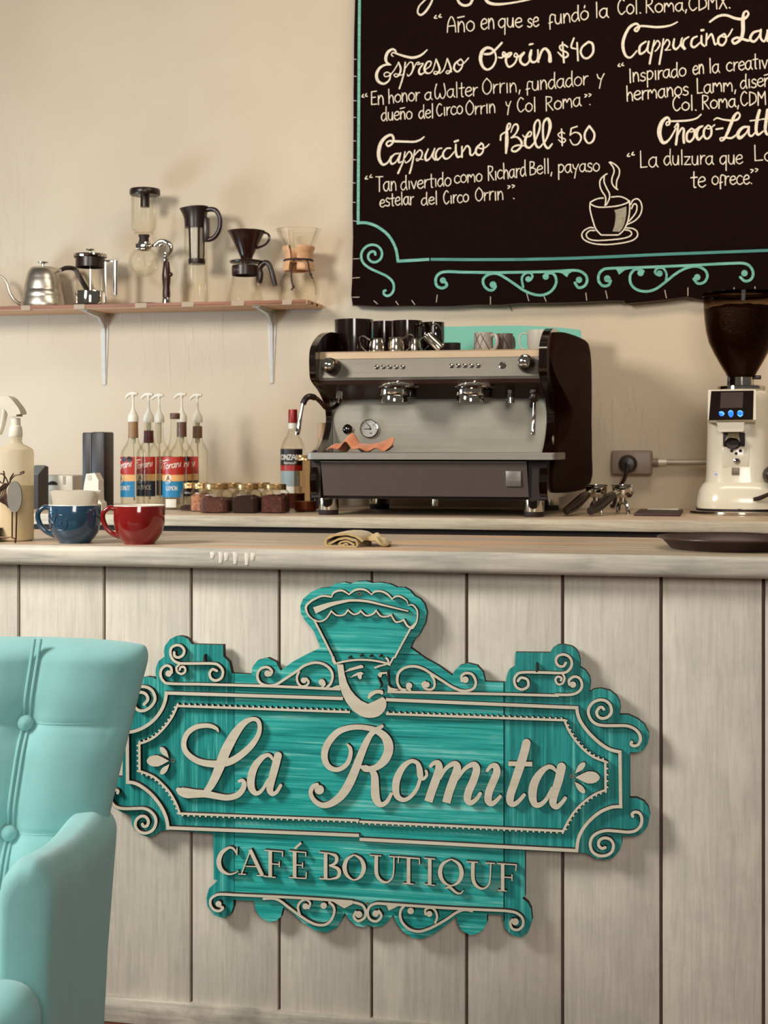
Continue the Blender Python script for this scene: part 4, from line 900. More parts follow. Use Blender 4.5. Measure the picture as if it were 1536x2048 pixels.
obj('handle', MB().tube(q.pts([(125,537,.0),(131,533,.01),(139,532,.02),(147,534,.03),(154,545,.035),(163,562,.04),(172,576,.04),(178,584,.04)]), [v*q.s for v in (4,4.6,4.6,4.6,4.8,5,5.2,4.6)], 10, 5), BLACKP, k)
obj('handle_bracket', MB().tube(q.pts([(109,545),(116,541),(127,536,.0)]), [v*q.s for v in (1.6,1.6,2)], 8, 4).tube(q.pts([(112,545),(117,556),(117,562)]), 1.6*q.s, 8, 4), STEELV, k)
# french press
q = Px(180.5, 609, 5.10, Z_SHELF)
k = thing('french_press', 'glass french press with chrome base and black plunger collar on the shelf', 'french press', q.loc)
obj('base_plate', MB().lathe(q.pr([(0,609.2),(34,609),(35,607.5),(34,606),(0,606)]), 40), BLACKM, k, label='black base plate')
obj('chrome_band', MB().lathe(q.pr([(29.2,606),(29.4,604),(29.4,581),(29,579.5),(28,580),(28,606)]), 48), CHROME, k)
obj('glass_beaker', MB().lathe(q.pr([(0,604),(27,604),(27.6,601),(27.6,512)]), 48), GLASS, k)
lid = obj('lid', MB().lathe(q.pr([(27,532),(29,531),(29,513),(32,512),(33.4,508),(32.5,505.5),(20,504),(4,503),(0,503)]), 48), BLACKP, k)
obj('lid_rim', MB().lathe(q.pr([(32.6,512),(33.8,509),(33,506),(24,504.6),(23,504.8)]), 48), CHROME, k)
obj('plunger_knob', MB().lathe(q.pr([(2.2,505),(2,499),(5,497.6),(9,497),(9.5,495.5),(6,494.4),(0,494.2)]), 20), CHROME, k)
obj('plunger_rod', MB().tube(q.pts([(180.5,532),(180.5,583)]), 1.4*q.s, 8), CHROME, k)
obj('mesh_disc', MB().lathe(q.pr([(0,586),(26.5,586),(26.8,582),(0,582)]), 32), STEEL, k)
obj('handle', MB().tube(q.pts([(211.5,520),(222,519.6),(234,520.5)]), 1.9*q.s, 8, 4).tube(q.pts([(212.5,519),(212.5,602)]), 2.4*q.s, 8, flat=.5).tube(q.pts([(234.4,519.5),(233.4,588)]), 5*q.s, 14), CHROME, k)
# siphon brewer
q = Px(288, 608, 5.13, Z_SHELF)
k = thing('siphon_brewer', 'glass vacuum siphon coffee brewer on a chrome stand with dark wood grip', 'coffee brewer', q.loc)
obj('lid', MB().lathe(q.pr([(0,411),(9,411),(9.2,409),(9.2,390),(10,388),(29,387.6),(30.4,385.5),(30.4,377),(29,375),(0,374.4)]), 36, (q.p(290,608)[0],0,0)), BLACKP, k, label='black funnel-shaped lid')
obj('upper_glass', MB().lathe(q.pr([(25.5,388),(25.5,445),(24,455),(18,462),(11,464.5),(6,466),(3,470),(3,500)]), 40), GLASS, k)
obj('glass_flange', MB().tube([(19*q.s*math.cos(a*.35), 19*q.s*math.sin(a*.35), (608-463.5)*q.s) for a in range(19)], 1.2*q.s, 6, 1), GLASS, k)
obj('rubber_plug', MB().lathe(q.pr([(0,466.5),(11.4,466.5),(11,469),(9,474),(10.5,481),(0,481)]), 28), BLACKM, k)
obj('collar', MB().lathe(q.pr([(13,481),(13.5,482),(13.5,496),(12.5,497),(9,497)]), 32).ball(q.p(303,490,-.012), 5*q.s, 12).box(*[v for v in (q.p(276,0)[0], q.p(300,0)[0])], -.026, -.020, (608-495)*q.s, (608-485)*q.s, .001), CHROME, k)
obj('lower_bulb', MB().lathe([(31*q.s*math.sin(a), (608-520.5)*q.s+31*q.s*math.cos(a)) for a in [R(x) for x in range(18, 181, 9)]], 40), GLASS, k)
obj('hook_chain', MB().tube(q.pts([(288,497),(288,512),(290,520),(290,549)]), .9*q.s, 6, 4), STEELV, k)
obj('arm', MB().tube(q.pts([(303,489),(314,486)]), 3*q.s, 10).tube(q.pts([(311,489),(322,480),(334,481),(344,488),(345,500),(338,510)]), [v*q.s for v in (4.5,4.2,4.2,4.8,3.8,3)], 12, 6).ball(q.p(325,488,-.006), 6*q.s, 14), CHROME, k)
obj('post', MB().lathe(q.pr([(3,522),(5.5,519),(6,514),(3.5,511),(5,507),(4.5,503),(0,502)]), 20, (q.p(334.5,608)[0],0,0)).lathe(q.pr([(9,608),(9,603),(8,596),(7.5,593),(0,593)]), 20, (q.p(335.5,608)[0],0,0)), CHROME, k)
obj('wood_grip', MB().lathe(q.pr([(7.6,593),(7.8,585),(7,572),(8.6,556),(8.8,548),(7.6,536),(6,523),(5.4,521),(0,521)]), 24, (q.p(335.5,608)[0],0,0)).ball(q.p(345.5,547,-.004), 4.6*q.s, 12), wood('dark_walnut', [(38,14,9),(54,22,14),(68,30,19)], 'z', 80, 12, .22, .05), k, label='dark turned wood grip')
obj('stand_base', MB().lathe(q.pr([(0,608),(34,608),(35,606.5),(33,604),(26,602.4),(24,604),(0,604)]), 40, (q.p(293,608)[0],.01,0)).box(q.p(318,0)[0], q.p(336,0)[0], -.01, .015, 0, 5*q.s, .003), CHROME, k)
# cold brew jug
q = Px(391, 609, 5.12, Z_SHELF)
k = thing('cold_brew_jug', 'tall clear cold-brew jug with black spouted top and looped handle', 'jug', q.loc)
obj('glass_body', MB().lathe(q.pr([(0,608),(24,608),(25.4,605),(24.6,560),(23.2,500),(22.6,455)]), 40), GLASS, k)
ring = []
def cap(py, rs, rx, rf):
    return [((rf if abs(math.cos(a)) < 2 else 0), 0) for a in ()]
mb = MB(); n = 36; rows = [(456,21.5,0,0),(440,22.4,0,0),(432,23,2,0),(422,24.5,5,2),(415.5,26,7,4)]
vs = []
for py, r, sp, ti in rows:
    for j in range(n):
        a = 2*math.pi*j/n; ca, sa = math.cos(a), math.sin(a)
        rr = r + sp*max(0, -ca)**4
        vs.append((rr*ca*q.s, rr*sa*q.s, (609-py)*q.s + ti*ca*.5*q.s))
mb.add(vs, [(i*n+j, i*n+(j+1) % n, (i+1)*n+(j+1) % n, (i+1)*n+j) for i in range(len(rows)-1) for j in range(n)])
mb.add(vs, [tuple(range(n-1,-1,-1)), tuple((len(rows)-1)*n+j for j in range(n))])
obj('top', mb, BLACKP, k, label='black plastic top with a spout')
obj('handle', MB().tube(q.pts([(414,421),(424,420),(434,423),(441,434),(443,448),(440,463),(432,475),(422,480),(412,480)]), [v*q.s for v in (5,5,4.8,4.6,4.6,4.6,4.8,5,5)], 12, 5).box(q.p(409,0)[0], q.p(419,0)[0], -.014, .014, (609-484)*q.s, (609-436)*q.s, .004), BLACKP, k)
f = obj('filter', MB().lathe(q.pr([(14.5,455),(12,520)]), 28, (3*q.s,0,0)), mat('filter_mesh', (186,178,160), .6, vary=.05, scale=400), k, label='pale mesh filter')
fm_ = MB()
for j in range(4):
    a = R(35+90*j); fm_.tube([(3*q.s+15*q.s*math.cos(a), 15*q.s*math.sin(a), (609-456)*q.s), (3*q.s+13*q.s*math.cos(a), 13*q.s*math.sin(a), (609-520)*q.s)], 2.3*q.s, 6)
fm_.lathe(q.pr([(0,529),(16.5,529),(17,527),(17,519),(13,518),(0,518)]), 28, (3*q.s,0,0))
obj('filter_frame', fm_, BLACKP, k)
# pour-over server and dripper
q = Px(490, 605, 5.12, Z_SHELF)
k = thing('coffee_server', 'clear glass coffee server with thick black collar and bent handle', 'coffee server', q.loc)
obj('glass_body', MB().lathe(q.pr([(0,604.5),(33,604.5),(36,602),(35.5,596),(30,570),(25.5,549),(25,534),(25,526)]), 44), GLASS, k)
cl = obj('collar', MB().lathe(q.pr([(25.4,550),(26.4,549),(26.4,531),(25.4,530),(25,540)]), 44), BLACKP, k)
obj('handle', MB().tube(q.pts([(517,533),(521,545),(520,560),(519,565)]), [v*q.s for v in (6.5,7,6.5,5)], 10, 5).tube(q.pts([(519,537),(525,529),(533,525),(540,529),(545,541),(549,556),(553,572)]), [v*q.s for v in (6,6,5.5,5.4,5.2,5.4,4.6)], 12, 6), BLACKP, k)
mb = MB()
def cyl(r, z0):
    return lambda x, y: Vector((r*math.sin(x/r), -r*math.cos(x/r), z0 - y))
cm = cyl(26.6*q.s, (605-531)*q.s)
mb.ribbon([(-.030,.010,.0014),(-.006,.010,.0014)], cm, 0); mb.ribbon([(-.030,.022,.0014),(-.006,.022,.0014)], cm, 0); mb.ribbon([(-.030,.010,.0014),(-.030,.022,.0014)], cm, 0); mb.ribbon([(-.006,.010,.0014),(-.006,.022,.0014)], cm, 0)
for x in (-.026,-.020,-.014,-.010): mb.ribbon([(x,.013,.0015),(x,.019,.0015)], cm, 0)
obj('printed_mark', mb, mat('grey_print', (128,112,98), .6), k, recalc=False)
q2 = Px(493, 525, 5.12, Z_SHELF + (605-525)*q.s + .0012)
k = thing('pour_over_dripper', 'black cone pour-over dripper sitting on top of the glass server', 'dripper', q2.loc)
obj('cone', MB().lathe(q2.pr([(14,524),(13,519),(11.6,516),(13,512),(24,488),(36,464),(38,462.5),(37.5,461.5),(35,463.5),(22,488),(10,512)]), 44), mat('black_ceramic', (40,17,13), .22, vary=.1), k)
obj('flange', MB().lathe(q2.pr([(10,525.4),(33,525),(34,522.5),(32,520.8),(14,519.5)]), 40), BLACKP, k)
obj('handle', MB().tube(q2.pts([(529,466),(535,467),(540,472),(540,480),(534,488),(525,493),(514,495.5)]), [v*q2.s for v in (2.2,2.2,2.4,2.4,2.2,2.2,3)], 10, 6), MATS['black_ceramic'], k)
# chemex style brewer
q = Px(597, 604, 5.13, Z_SHELF)
k = thing('hourglass_brewer', 'hourglass glass pour-over brewer with a tied wooden collar, rightmost on the shelf', 'coffee brewer', q.loc)
obj('glass_body', MB().lathe(q.pr([(0,604),(34,604),(38,600),(42,588),(42.4,577),(38,560),(31,545),(25,532),(22,521),(22.5,512),(28,498),(37,478),(45,459)]), 48), GLASS, k)
obj('rim', MB().tube([(45*q.s*math.cos(a*.25), 45*q.s*math.sin(a*.25), (604-459)*q.s) for a in range(26)], .8*q.s, 6, 1), GLASS, k)
obj('pour_groove', MB().tube(q.pts([(588,463,-.04),(590,490,-.038),(592,515,-.036),(592,534,-.037)]), [v*q.s for v in (5,4.4,3.6,3)], 10, 5), GLASS, k)
obj('wood_collar', MB().lathe(q.pr([(24,541),(31,542),(32.6,539),(31,531),(27.4,521),(27,515),(29.5,504),(33,497),(33,494),(31,492.5),(27,494),(24,510),(23.4,522)]), 44, a0=R(-80), a1=R(250)), wood('collar_maple', [(206,150,106),(220,168,124),(228,182,140)], 'x', 50, 10, .35, .05), k)
obj('tie_cord', MB().tube([(28.4*q.s*math.cos(R(a)), 28.4*q.s*math.sin(R(a)), (604-520.5)*q.s) for a in range(0, 361, 15)], 2*q.s, 8, 1).tube(q.pts([(596,524,-.056),(600,521,-.060),(607,522,-.06)]), 2.6*q.s, 8, 4)
    .tube(q.pts([(600,528,-.058),(594,538,-.062),(593,555,-.066),(595,568,-.07),(598,576,-.072),(594,584,-.072)]), 1.7*q.s, 8, 5).tube(q.pts([(606,523,-.058),(618,522,-.05),(624,528,-.046),(628,542,-.056),(632,553,-.062),(636,561,-.063)]), 1.7*q.s, 8, 5).ball(q.p(598,577,-.072), 3.2*q.s, 10).ball(q.p(632,553,-.062), 3.2*q.s, 10), mat('leather_cord', (48,26,18), .6), k, label='dark leather cord with two knotted ends')

# ================================================================== ESPRESSO MACHINE
MY = 4.49                                     # plane of the front fascia
mxl, mxr = kX(638)*MY, kX(1081)*MY            # inner faces of the side plates
ms = mpp(860, MY)
mach = thing('espresso_machine', 'two-group espresso machine with steel front and black curved side panels', 'espresso machine', ((mxl+mxr)/2, MY+.25, Z_BACK))
HX = (mxr-mxl)/2; MX = (mxl+mxr)/2
def mz(py, Y=MY, px=860): return W(px, py, Y).z
BROWN = mat('dark_brown_enamel', (54, 31, 24), rough=.38, vary=.08)
SIDEG = mat('side_panel_brown', (40, 18, 11), rough=.7, vary=.08, spec=.05)
zt, zb = mz(703), mz(754)
prof = [(4.52,Z_BACK+.052),(4.475,Z_BACK+.058),(4.455,Z_BACK+.10),(4.462,Z_BACK+.14),(4.52,Z_BACK+.19),(4.60,Z_BACK+.235),(4.645,Z_BACK+.29),(4.63,Z_BACK+.34),(4.56,Z_BACK+.385),(4.475,zb-.012),(4.452,zb+.01),(4.448,zt-.012),(4.468,zt+.02),(4.53,zt+.052),(4.61,zt+.072),
        (4.70,zt+.078),(4.93,zt+.078),(5.03,zt+.066),(5.09,zt+.024),(5.115,zt-.05),(5.118,zb-.10),(5.11,Z_BACK+.30),(5.13,Z_BACK+.16),(5.12,Z_BACK+.07),(5.08,Z_BACK+.052)]
def smooth_closed(p, n=4): return crom(p, n, True)
for sgn, x0, x1 in ((-1, mxl-.020, mxl), (1, mxr, mxr+.024)):
    mb = MB().prism(smooth_closed(prof), x0, x1, 'x')
    sp = obj('side_panel', mb, BLACKG, mach, world=True, smooth=40)
    # recessed brown outer skin, S shaped
    skin = [(4.60,Z_BACK+.075),(4.56,Z_BACK+.15),(4.66,Z_BACK+.20),(4.76,Z_BACK+.26),(4.78,Z_BACK+.32),(4.72,Z_BACK+.37),(4.60,zb+.0),(4.535,zb+.04),(4.55,zt+.0),(4.62,zt+.052),(4.72,zt+.070),(4.93,zt+.070),(5.02,zt+.058),(5.078,zt+.018),(5.10,zt-.05),(5.103,zb-.10),(5.096,Z_BACK+.30),(5.115,Z_BACK+.16),(5.10,Z_BACK+.075)]
    xb_ = x1 if sgn > 0 else x0
    ol = smooth_closed(skin); cy_ = sum(a for a, b in ol)/len(ol); cz_ = sum(b for a, b in ol)/len(ol)
    off = lambda y: .004+(.076 if sgn > 0 else .03)*max(0, min(1, (y-4.50)/.5))**1.2
    mb = MB(); nn = len(ol); vs = []; K = 9
    for k_ in range(K):
        t_ = k_/(K-1); sh = 1-.22*t_**4
        for a, b in ol: vs.append((xb_+sgn*off(a)*math.sin(t_*math.pi/2)**.8, cy_+(a-cy_)*sh, cz_+(b-cz_)*sh))
    mb.add(vs, [(i*nn+j, i*nn+(j+1)%nn, (i+1)*nn+(j+1)%nn, (i+1)*nn+j) for i in range(K-1) for j in range(nn)])
    mb.add(vs, [tuple((K-1)*nn+j for j in range(nn))])
    obj('side_skin', mb, SIDEG, sp, world=True, smooth=50, label='brown bulging outer face of the side panel')
# fascia: upper strip, face, lower lip
def plate(name, pts, m, bev=0, label=None, parent=None):
    """cross-section polygon (y,z) spanning the machine width"""
    return obj(name, MB().prism(pts, mxl+.0008, mxr-.0008, 'x'), m, parent or mach, world=True, smooth=20, label=label)
zs = mz(716)
plate('fascia', [(4.478,zb),(4.492,zs),(4.60,zs),(4.60,zb)], brushed('fascia_steel', (122,116,105), .48, 'x'))
plate('top_strip', [(4.4905,zs+.0008),(4.497,zt),(4.502,zt+.004),(4.512,zt+.004),(4.514,zs+.0008)], mat('warm_polished_strip', (216,190,158), .35, .55, .03), label='polished strip along the top edge')
plate('lower_lip', [(4.480,zb-.0008),(4.482,zb-.008),(4.60,zb-.008),(4.60,zb-.0008)], STEEL)
plate('canopy', [(4.484,zb-.009),(4.488,zb-.02),(4.60,mz(797,4.60)),(4.66,mz(797,4.66)),(4.70,zt),(4.60,zt)], BROWN, label='dark brown sloping canopy over the groups')
plate('backsplash', [(4.655,mz(905,4.66)),(4.655,mz(798,4.66)),(4.69,mz(798,4.66)),(4.69,mz(905,4.66))], brushed('backsplash_steel', (160,154,140), .42, 'x'))
plate('cup_warmer', [(4.505,zt-.01),(4.505,zt+.0),(5.08,zt+.0),(5.08,zt-.01)], STEEL)
plate('body', [(4.70,Z_BACK+.06),(4.70,zt-.012),(5.085,zt-.012),(5.085,Z_BACK+.06)], BROWN)
# teal sheet at the back rail
tx0 = kX(760)*5.09; tx1 = kX(1160)*5.09
def tz(x): return W(1000, 651.5, 5.09).z - .010*max(0, (x-kX(1000)*5.09)/.2)**2
top = [(tx0+(tx1-tx0)*i/14) for i in range(15)]
mb = MB().prism([(tx0, zt-.005)]+[(x, tz(x)) for x in top]+[(tx1+.004, tz(tx1)-.008), (tx1+.004, zt-.005)], 5.086, 5.094, 'y')
obj('rear_panel', mb, mat('teal_sheet', (118,190,170), .35, vary=.05, scale=4), mach, world=True, smooth=0, label='teal panel along the rear of the cup warmer')
# drip tray
zy0, zy1 = mz(919,4.42), mz(906,4.42)
tl, tr_ = kX(614)*4.43, kX(1116)*4.43
def rrect(x0, x1, y0, y1, r, n=5):
    o = []
    for cx_, cy_, a0 in ((x1-r,y0+r,-90),(x1-r,y1-r,0),(x0+r,y1-r,90),(x0+r,y0+r,180)):
        for i in range(n+1):
            a = R(a0+90*i/n); o.append((cx_+r*math.cos(a), cy_+r*math.sin(a)))
    return o
tray = obj('drip_tray', MB().prism(rrect(tl, tr_, 4.415, 4.654, .02), zy0, zy1, 'z'), STEEL, mach, world=True, smooth=30)
mb = MB()
for i in range(15):
    x = tl+.05+(tr_-tl-.1)*i/14
    mb.box(x-.008, x+.008, 4.45, 4.63, zy1-.001, zy1+.0006)
obj('grill_slot', mb, BURNT, tray, world=True, smooth=0, kind='stuff')
obj('tray_rim', MB().tube([(x, y, zy1-.001) for x, y in rrect(tl+.003, tr_-.003, 4.418, 4.652, .018)]+[(tr_-.021, 4.418, zy1-.001)], .0025, 6, 0), STEEL, tray, world=True)
# lower front
pz0, pz1 = mz(993,4.45), mz(924,4.45)
a = [W(642,924,4.455).x, W(1053,924,4.455).x, W(1057,994,4.455).x, W(646,994,4.455).x]
mb = MB().add([(a[0],4.452,pz1),(a[1],4.452,pz1),(a[2],4.462,pz0),(a[3],4.462,pz0)]+[(x,4.50,z) for x, z in zip(a,(pz1,pz1,pz0,pz0))], [(0,1,2,3),(7,6,5,4),(0,4,5,1),(1,5,6,2),(2,6,7,3),(3,7,4,0)])
lp = obj('lower_panel', mb, mat('graphite_panel', (84,68,62), .5, .0, .05), mach, world=True, smooth=0)
obj('trim_line', MB().box(a[0], a[1], 4.4505, 4.456, pz1-.0005, pz1+.002, .0006), mat('pale_trim', (170,156,142), .4), lp, world=True)
b0, b1 = W(1011.5,942,4.452), W(1042,973,4.452)
pq = obj('plaque', MB().box(b0.x, b1.x, 4.4505, 4.456, b1.z, b0.z, .0006), mat('plaque_grey', (128,120,112), .4, .4), lp, world=True, label='small grey plaque')
mb = MB()
for i in range(6):
    mb.ribbon([(.010+.0055*i,.028,.0009),(.0125+.0055*i,.0225 if i % 2 else .0245,.0009),(.0138+.0055*i,.028,.0009)], lambda x, y: Vector((b0.x+x, 4.4502, b0.z-y)), 0, n=3)
obj('plaque_mark', mb, mat('plaque_print', (168,160,148), .5), lp, world=True, recalc=False, smooth=0)
obj('chassis', MB().box(mxl, mxr, 4.50, 4.72, Z_BACK+.052, zy0-.001, .004), BLACKM, mach, world=True)
obj('lower_side', MB().prism([(W(1057,925,4.47).x,4.47),(W(1094,925,4.47).x,4.47),(W(1094,925,4.47).x,4.70),(W(1057,925,4.47).x,4.70)], Z_BACK+.055, zy0-.002, 'z').prism([(W(623,925,4.47).x,4.47),(W(641,925,4.47).x,4.47),(W(641,925,4.47).x,4.70),(W(623,925,4.47).x,4.70)], Z_BACK+.055, zy0-.002, 'z'), BLACKM, mach, world=True, smooth=0, kind='stuff')
for px, Y in ((657,4.54),(1068,4.54),(759,5.03),(1098,5.03)):
    s_ = mpp(px, Y); x = kX(px)*Y
    f = obj('foot', MB().lathe([(20*s_,.016),(20.4*s_,.018),(20.4*s_,.058),(0,.058)], 28, (x,Y,Z_BACK)), CHROME, mach, world=True)
    obj('rubber_pad', MB().lathe([(0,.0),(19*s_,.0),(20*s_,.003),(20*s_,.016),(0,.016)], 28, (x,Y,Z_BACK)), BLACKM, f, world=True)
obj('drain_pipe', MB().tube([(kX(870)*4.75,4.75,Z_BACK+.06),(kX(870)*4.75,4.75,Z_BACK+.022)], .011, 14), CHROME, mach, world=True)
# group heads
for px in (788, 940.5):
    Yg = 4.50; s_ = mpp(px, Yg); x = kX(px)*Yg; z0 = W(px, 807, Yg).z
    h = lambda y: (807-y)*s_
    g = obj('group_head', MB().lathe([(0,h(806)),(24*s_,h(806.5)),(27.5*s_,h(805)),(27.8*s_,h(792)),(27.2*s_,h(791)),(27.8*s_,h(790)),(27.8*s_,h(778)),(25*s_,h(776)),(0,h(776))], 44, (x,Yg,z0)), CHROME, mach, world=True)
    obj('bell', MB().lathe([(24*s_,h(779)),(30*s_,h(778)),(41*s_,h(775)),(43*s_,h(772)),(40*s_,h(768)),(26*s_,h(763)),(14*s_,h(761)),(0,h(760.5))], 44, (x+.012,Yg+.02,z0)), CHROME, g, world=True)
    obj('group_shade', MB().lathe([(0,h(795)),(30*s_,h(795)),(31*s_,h(780)),(0,h(778))], 36, (x+.016,Yg+.04,z0)), BLACKG, g, world=True)  # black drum behind the group, standing in for its shaded side
    obj('bolt', MB().ball((x-.008, Yg-.036, z0+h(768)), .005, 10).ball((x+.02, Yg-.036, z0+h(765)), .0055, 10), CHROME, g, world=True, kind='stuff')
# buttons
for row, py in (((754,766.8,779.7,792.6,805.6), 734.2), ((903.2,916.6,929.8,942.8,955.9), 731.4)):
    for px in row:
        c = W(px, py, 4.487)
        b = obj('button', MB().lathe([(0,-.004),(.0078,-.004),(.0078,.0),(.0070,.0035),(.0042,.0062),(0,.0072)], 18), CHROME, mach)
        b.location = Vector((c.x, 4.486, c.z)) - Vector(mach.location); b.rotation_euler = (R(82), 0, 0)
c = W(1005.3, 731, 4.487)
b = obj('power_button', MB().lathe([(0,-.004),(.011,-.004),(.011,.002),(.009,.0035),(.0075,.0015),(.007,.003),(0,.0035)], 24), CHROME, mach)
b.location = Vector((c.x, 4.487, c.z)) - Vector(mach.location); b.rotation_euler = (R(82), 0, 0)
for px, py in ((666,735), (1054,729)):
    c = W(px, py, 4.487)
    kb = obj('steam_knob', MB().lathe([(0,-.002),(.026,-.002),(.0265,.008),(.023,.05),(.0195,.058),(0,.058)], 28), BLACKP, mach, label='black steam knob with a chrome cap')
    cp = obj('knob_cap', MB().lathe([(.0195,.055),(.0195,.066),(.017,.071),(.010,.0745),(0,.076)], 24), CHROME, kb)
    kb.location = Vector((c.x, 4.487, c.z)) - Vector(mach.location); kb.rotation_euler = (R(84), 0, 0)
# gauge and switch
def round_face(px, py, r, Y, mb, prof, n=32):
    c = W(px, py, Y); mb.lathe([(0,0)]+prof, n)
    return c
gx = W(739.5, 857, 4.655); rg = 19*mpp(739.5, 4.655)
gg = obj('pressure_gauge', MB().lathe([(rg*.9,0),(rg,.0),(rg,.010),(rg*.96,.013),(rg*.9,.012),(rg*.88,.008)], 40), CHROME, mach)
gg.location = gx - Vector(mach.location); gg.rotation_euler = (R(90), 0, 0)
gd = obj('dial', MB().lathe([(0,.0072),(rg*.89,.0072),(rg*.89,.0),(0,0)], 40), mat('dial_white', (206,202,190), .4, vary=.02), gg)
mb = MB()
D = lambda x, y: Vector((x*rg, -y*rg, .0078))
mb.ribbon([(-.55,.05,.08),(.12,.05,.10)], D); mb.ribbon([(-.32,-.60,.06),(.12,-.15,.10)], D); mb.disc(.12,.05,.12,D)
for a in range(-210, 31, 24):
    ca, sa = math.cos(R(a)), math.sin(R(a)); mb.ribbon([(ca*.68,sa*.68,.05),(ca*.80,sa*.80,.05)], D, cap='butt')
mb.ribbon([(.42,-.42,.07),(.52,-.3,.07)], D); mb.ribbon([(.1,.5,.1),(.25,.5,.1)], D)
obj('needle', mb, BURNT, gg, recalc=False, smooth=0, kind='stuff')
sw = obj('rocker_switch', MB().lathe([(0,0),(.0165,0),(.0165,.008),(.0135,.010),(.013,.006),(.0,.006)], 28), CHROME, mach)
c = W(696.5, 858.5, 4.655); sw.location = c - Vector(mach.location); sw.rotation_euler = (R(90),0,0)
obj('switch_cap', MB().lathe([(0,.006),(.0128,.006),(.0125,.014),(.008,.017),(0,.018)], 24), BLACKG, sw)
c = W(1095, 894, 4.655)
b = obj('screw', MB().lathe([(0,0),(.005,0),(.005,.003),(.002,.005),(0,.005)], 14), BURNT, mach); b.location = c-Vector(mach.location); b.rotation_euler = (R(90),0,0)
obj('side_badge', MB().prism([(4.60+.012*math.cos(a*.5), W(1122,880,4.6).z+.014*math.sin(a*.5)) for a in range(12)], mxr+.024, mxr+.0275, 'x'), STEEL, mach, world=True, smooth=0)
# steam wands
def wp(px, py, Y): return W(px, py, Y)
WANDM = mat('wand_dark_steel', (96,80,70), .25, 1.0)
wnd = obj('steam_wand', MB().tube([wp(681,796,4.55),wp(676,808,4.55),wp(664,817,4.52),wp(652,816,4.49),wp(641,804,4.46),wp(630,795,4.44),wp(620,793,4.42)], .0068, 12, 6), WANDM, mach, world=True)
obj('wand_socket', MB().tube([wp(680,775,4.55),wp(680,797,4.55)], .0125, 16), CHROME, wnd, world=True)
obj('wand_grip', MB().tube([wp(629,795,4.438),wp(619,793,4.42),wp(611,798,4.41),wp(606,808,4.405)], .0095, 12, 6), BLACKP, wnd, world=True)
obj('wand_tip', MB().tube([wp(606,806,4.405),wp(601,832,4.40),wp(596.5,858,4.395),wp(594.5,869,4.395)], [.0055,.006,.0085,.007], 12, 3), CHROME, wnd, world=True)
wnd = obj('steam_wand', MB().tube([wp(1070,800,4.55),wp(1068,835,4.56),wp(1066,862,4.555),wp(1065.5,870,4.555)], [.0065,.006,.0075,.0068], 12, 3), CHROME, mach, world=True)
obj('wand_socket', MB().tube([wp(1065,771,4.55),wp(1065,787,4.55)], .0125, 16), CHROME, wnd, world=True)
obj('wand_joint', MB().ball(wp(1068,793,4.55), .0165, 14, 1.2).tube([wp(1067,795,4.55),wp(1064,812,4.58)], .008, 10), BLACKP, wnd, world=True)
tp = obj('water_tap', MB().tube([wp(1019,771,4.55),wp(1019,788,4.55)], .0105, 14).tube([wp(1020,786,4.55),wp(1020.5,806,4.55)], [.012,.0135], 14), CHROME, mach, world=True)
obj('tap_ring', MB().tube([wp(1020,786,4.55),wp(1020.3,795,4.55)], .0140, 14), BLACKP, tp, world=True)
# the lifted canopy shadow side: dark filler behind the groups
# ------------------------------------------------------------------ things on the cup warmer
ztop = zt + .0002
BLKCUP = mat('black_glazed_cup', (26,10,7), .12, vary=.1, coat=.6)
def cup(name, label, px, py0, pyt, hw, Y, m, group=None, inner=None, taper=.92, handle=None, hr=3.0, cat='cup'):
    s_ = mpp(px, Y); h = (W(px, pyt, Y).z - ztop); x = kX(px)*Y; r = hw*s_
    t = thing(name, label, cat, (x, Y, ztop), 0, group)
    obj('body', MB().lathe([(0,.0),(r*taper*.93,.0),(r*taper,.004),(r,h*.45),(r,h),(r-.004,h),(r-.005,h*.5),(r*taper*.85,.008),(0,.007)], 40), m, t)
    if handle:
        a0, sd = handle     # direction (deg), size
        ca, sa = math.cos(R(a0)), math.sin(R(a0))
        pts = [(.96*r,h*.85),(r+sd*.7,h*.86),(r+sd,h*.58),(r+sd*.65,h*.3),(.96*r,h*.22)]
        obj('handle', MB().tube([(ca*d, sa*d, z) for d, z in pts], hr*s_, 10, 6), m, t)
    return t
GB = 'black cups on the espresso machine'
cup('black_cup', 'large glossy black cup at the left end of the machine top', 708, 697, 640, 39, 4.74, BLKCUP, GB, taper=.97)
cup('black_cup', 'black cup behind the left steel pitcher on the machine top', 768, 697, 643.5, 27, 4.92, BLKCUP, GB)
cup('black_cup', 'broad black cup behind the middle steel pitcher on the machine top', 814, 697, 642, 31, 4.78, BLKCUP, GB, handle=(-35,.034))
cup('black_cup', 'black cup with its handle toward the teal panel on the machine top', 866, 697, 645, 23, 4.86, BLKCUP, GB, handle=(-70,.03))
PITM = mat('pitcher_steel', (206,194,176), .16, 1.0, .03)
def pitcher(label, px, pyt, hw, Y, side, tilt=0.0):
    s_ = mpp(px, Y); h = W(px, pyt, Y).z - ztop; x = kX(px)*Y; r = hw*s_
    t = thing('milk_pitcher', label, 'pitcher', (x, Y, ztop), 0, 'small steel pitchers on the espresso machine')
    b = obj('body', MB().lathe([(0,.0),(r*.92,.0),(r,.004),(r*1.06,h*.3),(r*1.02,h*.6),(r*.86,h*.84),(r*.92,h),(r*.87,h),(r*.8,h*.82),(0,h*.5)], 36), PITM, t)
    a = obj('handle', MB().tube([(side*r*.88,-.004,h*.9),(side*(r+.018),-.004,h*1.16),(side*(r+.032),-.004,h*1.02),(side*(r+.024),-.004,h*.5),(side*r*.98,-.004,h*.06)], .0022, 8, 6), CHROME, t)
    if tilt:
        t.rotation_euler = (0, tilt, 0); t.location.z += abs(math.sin(tilt))*r*1.0
    return t
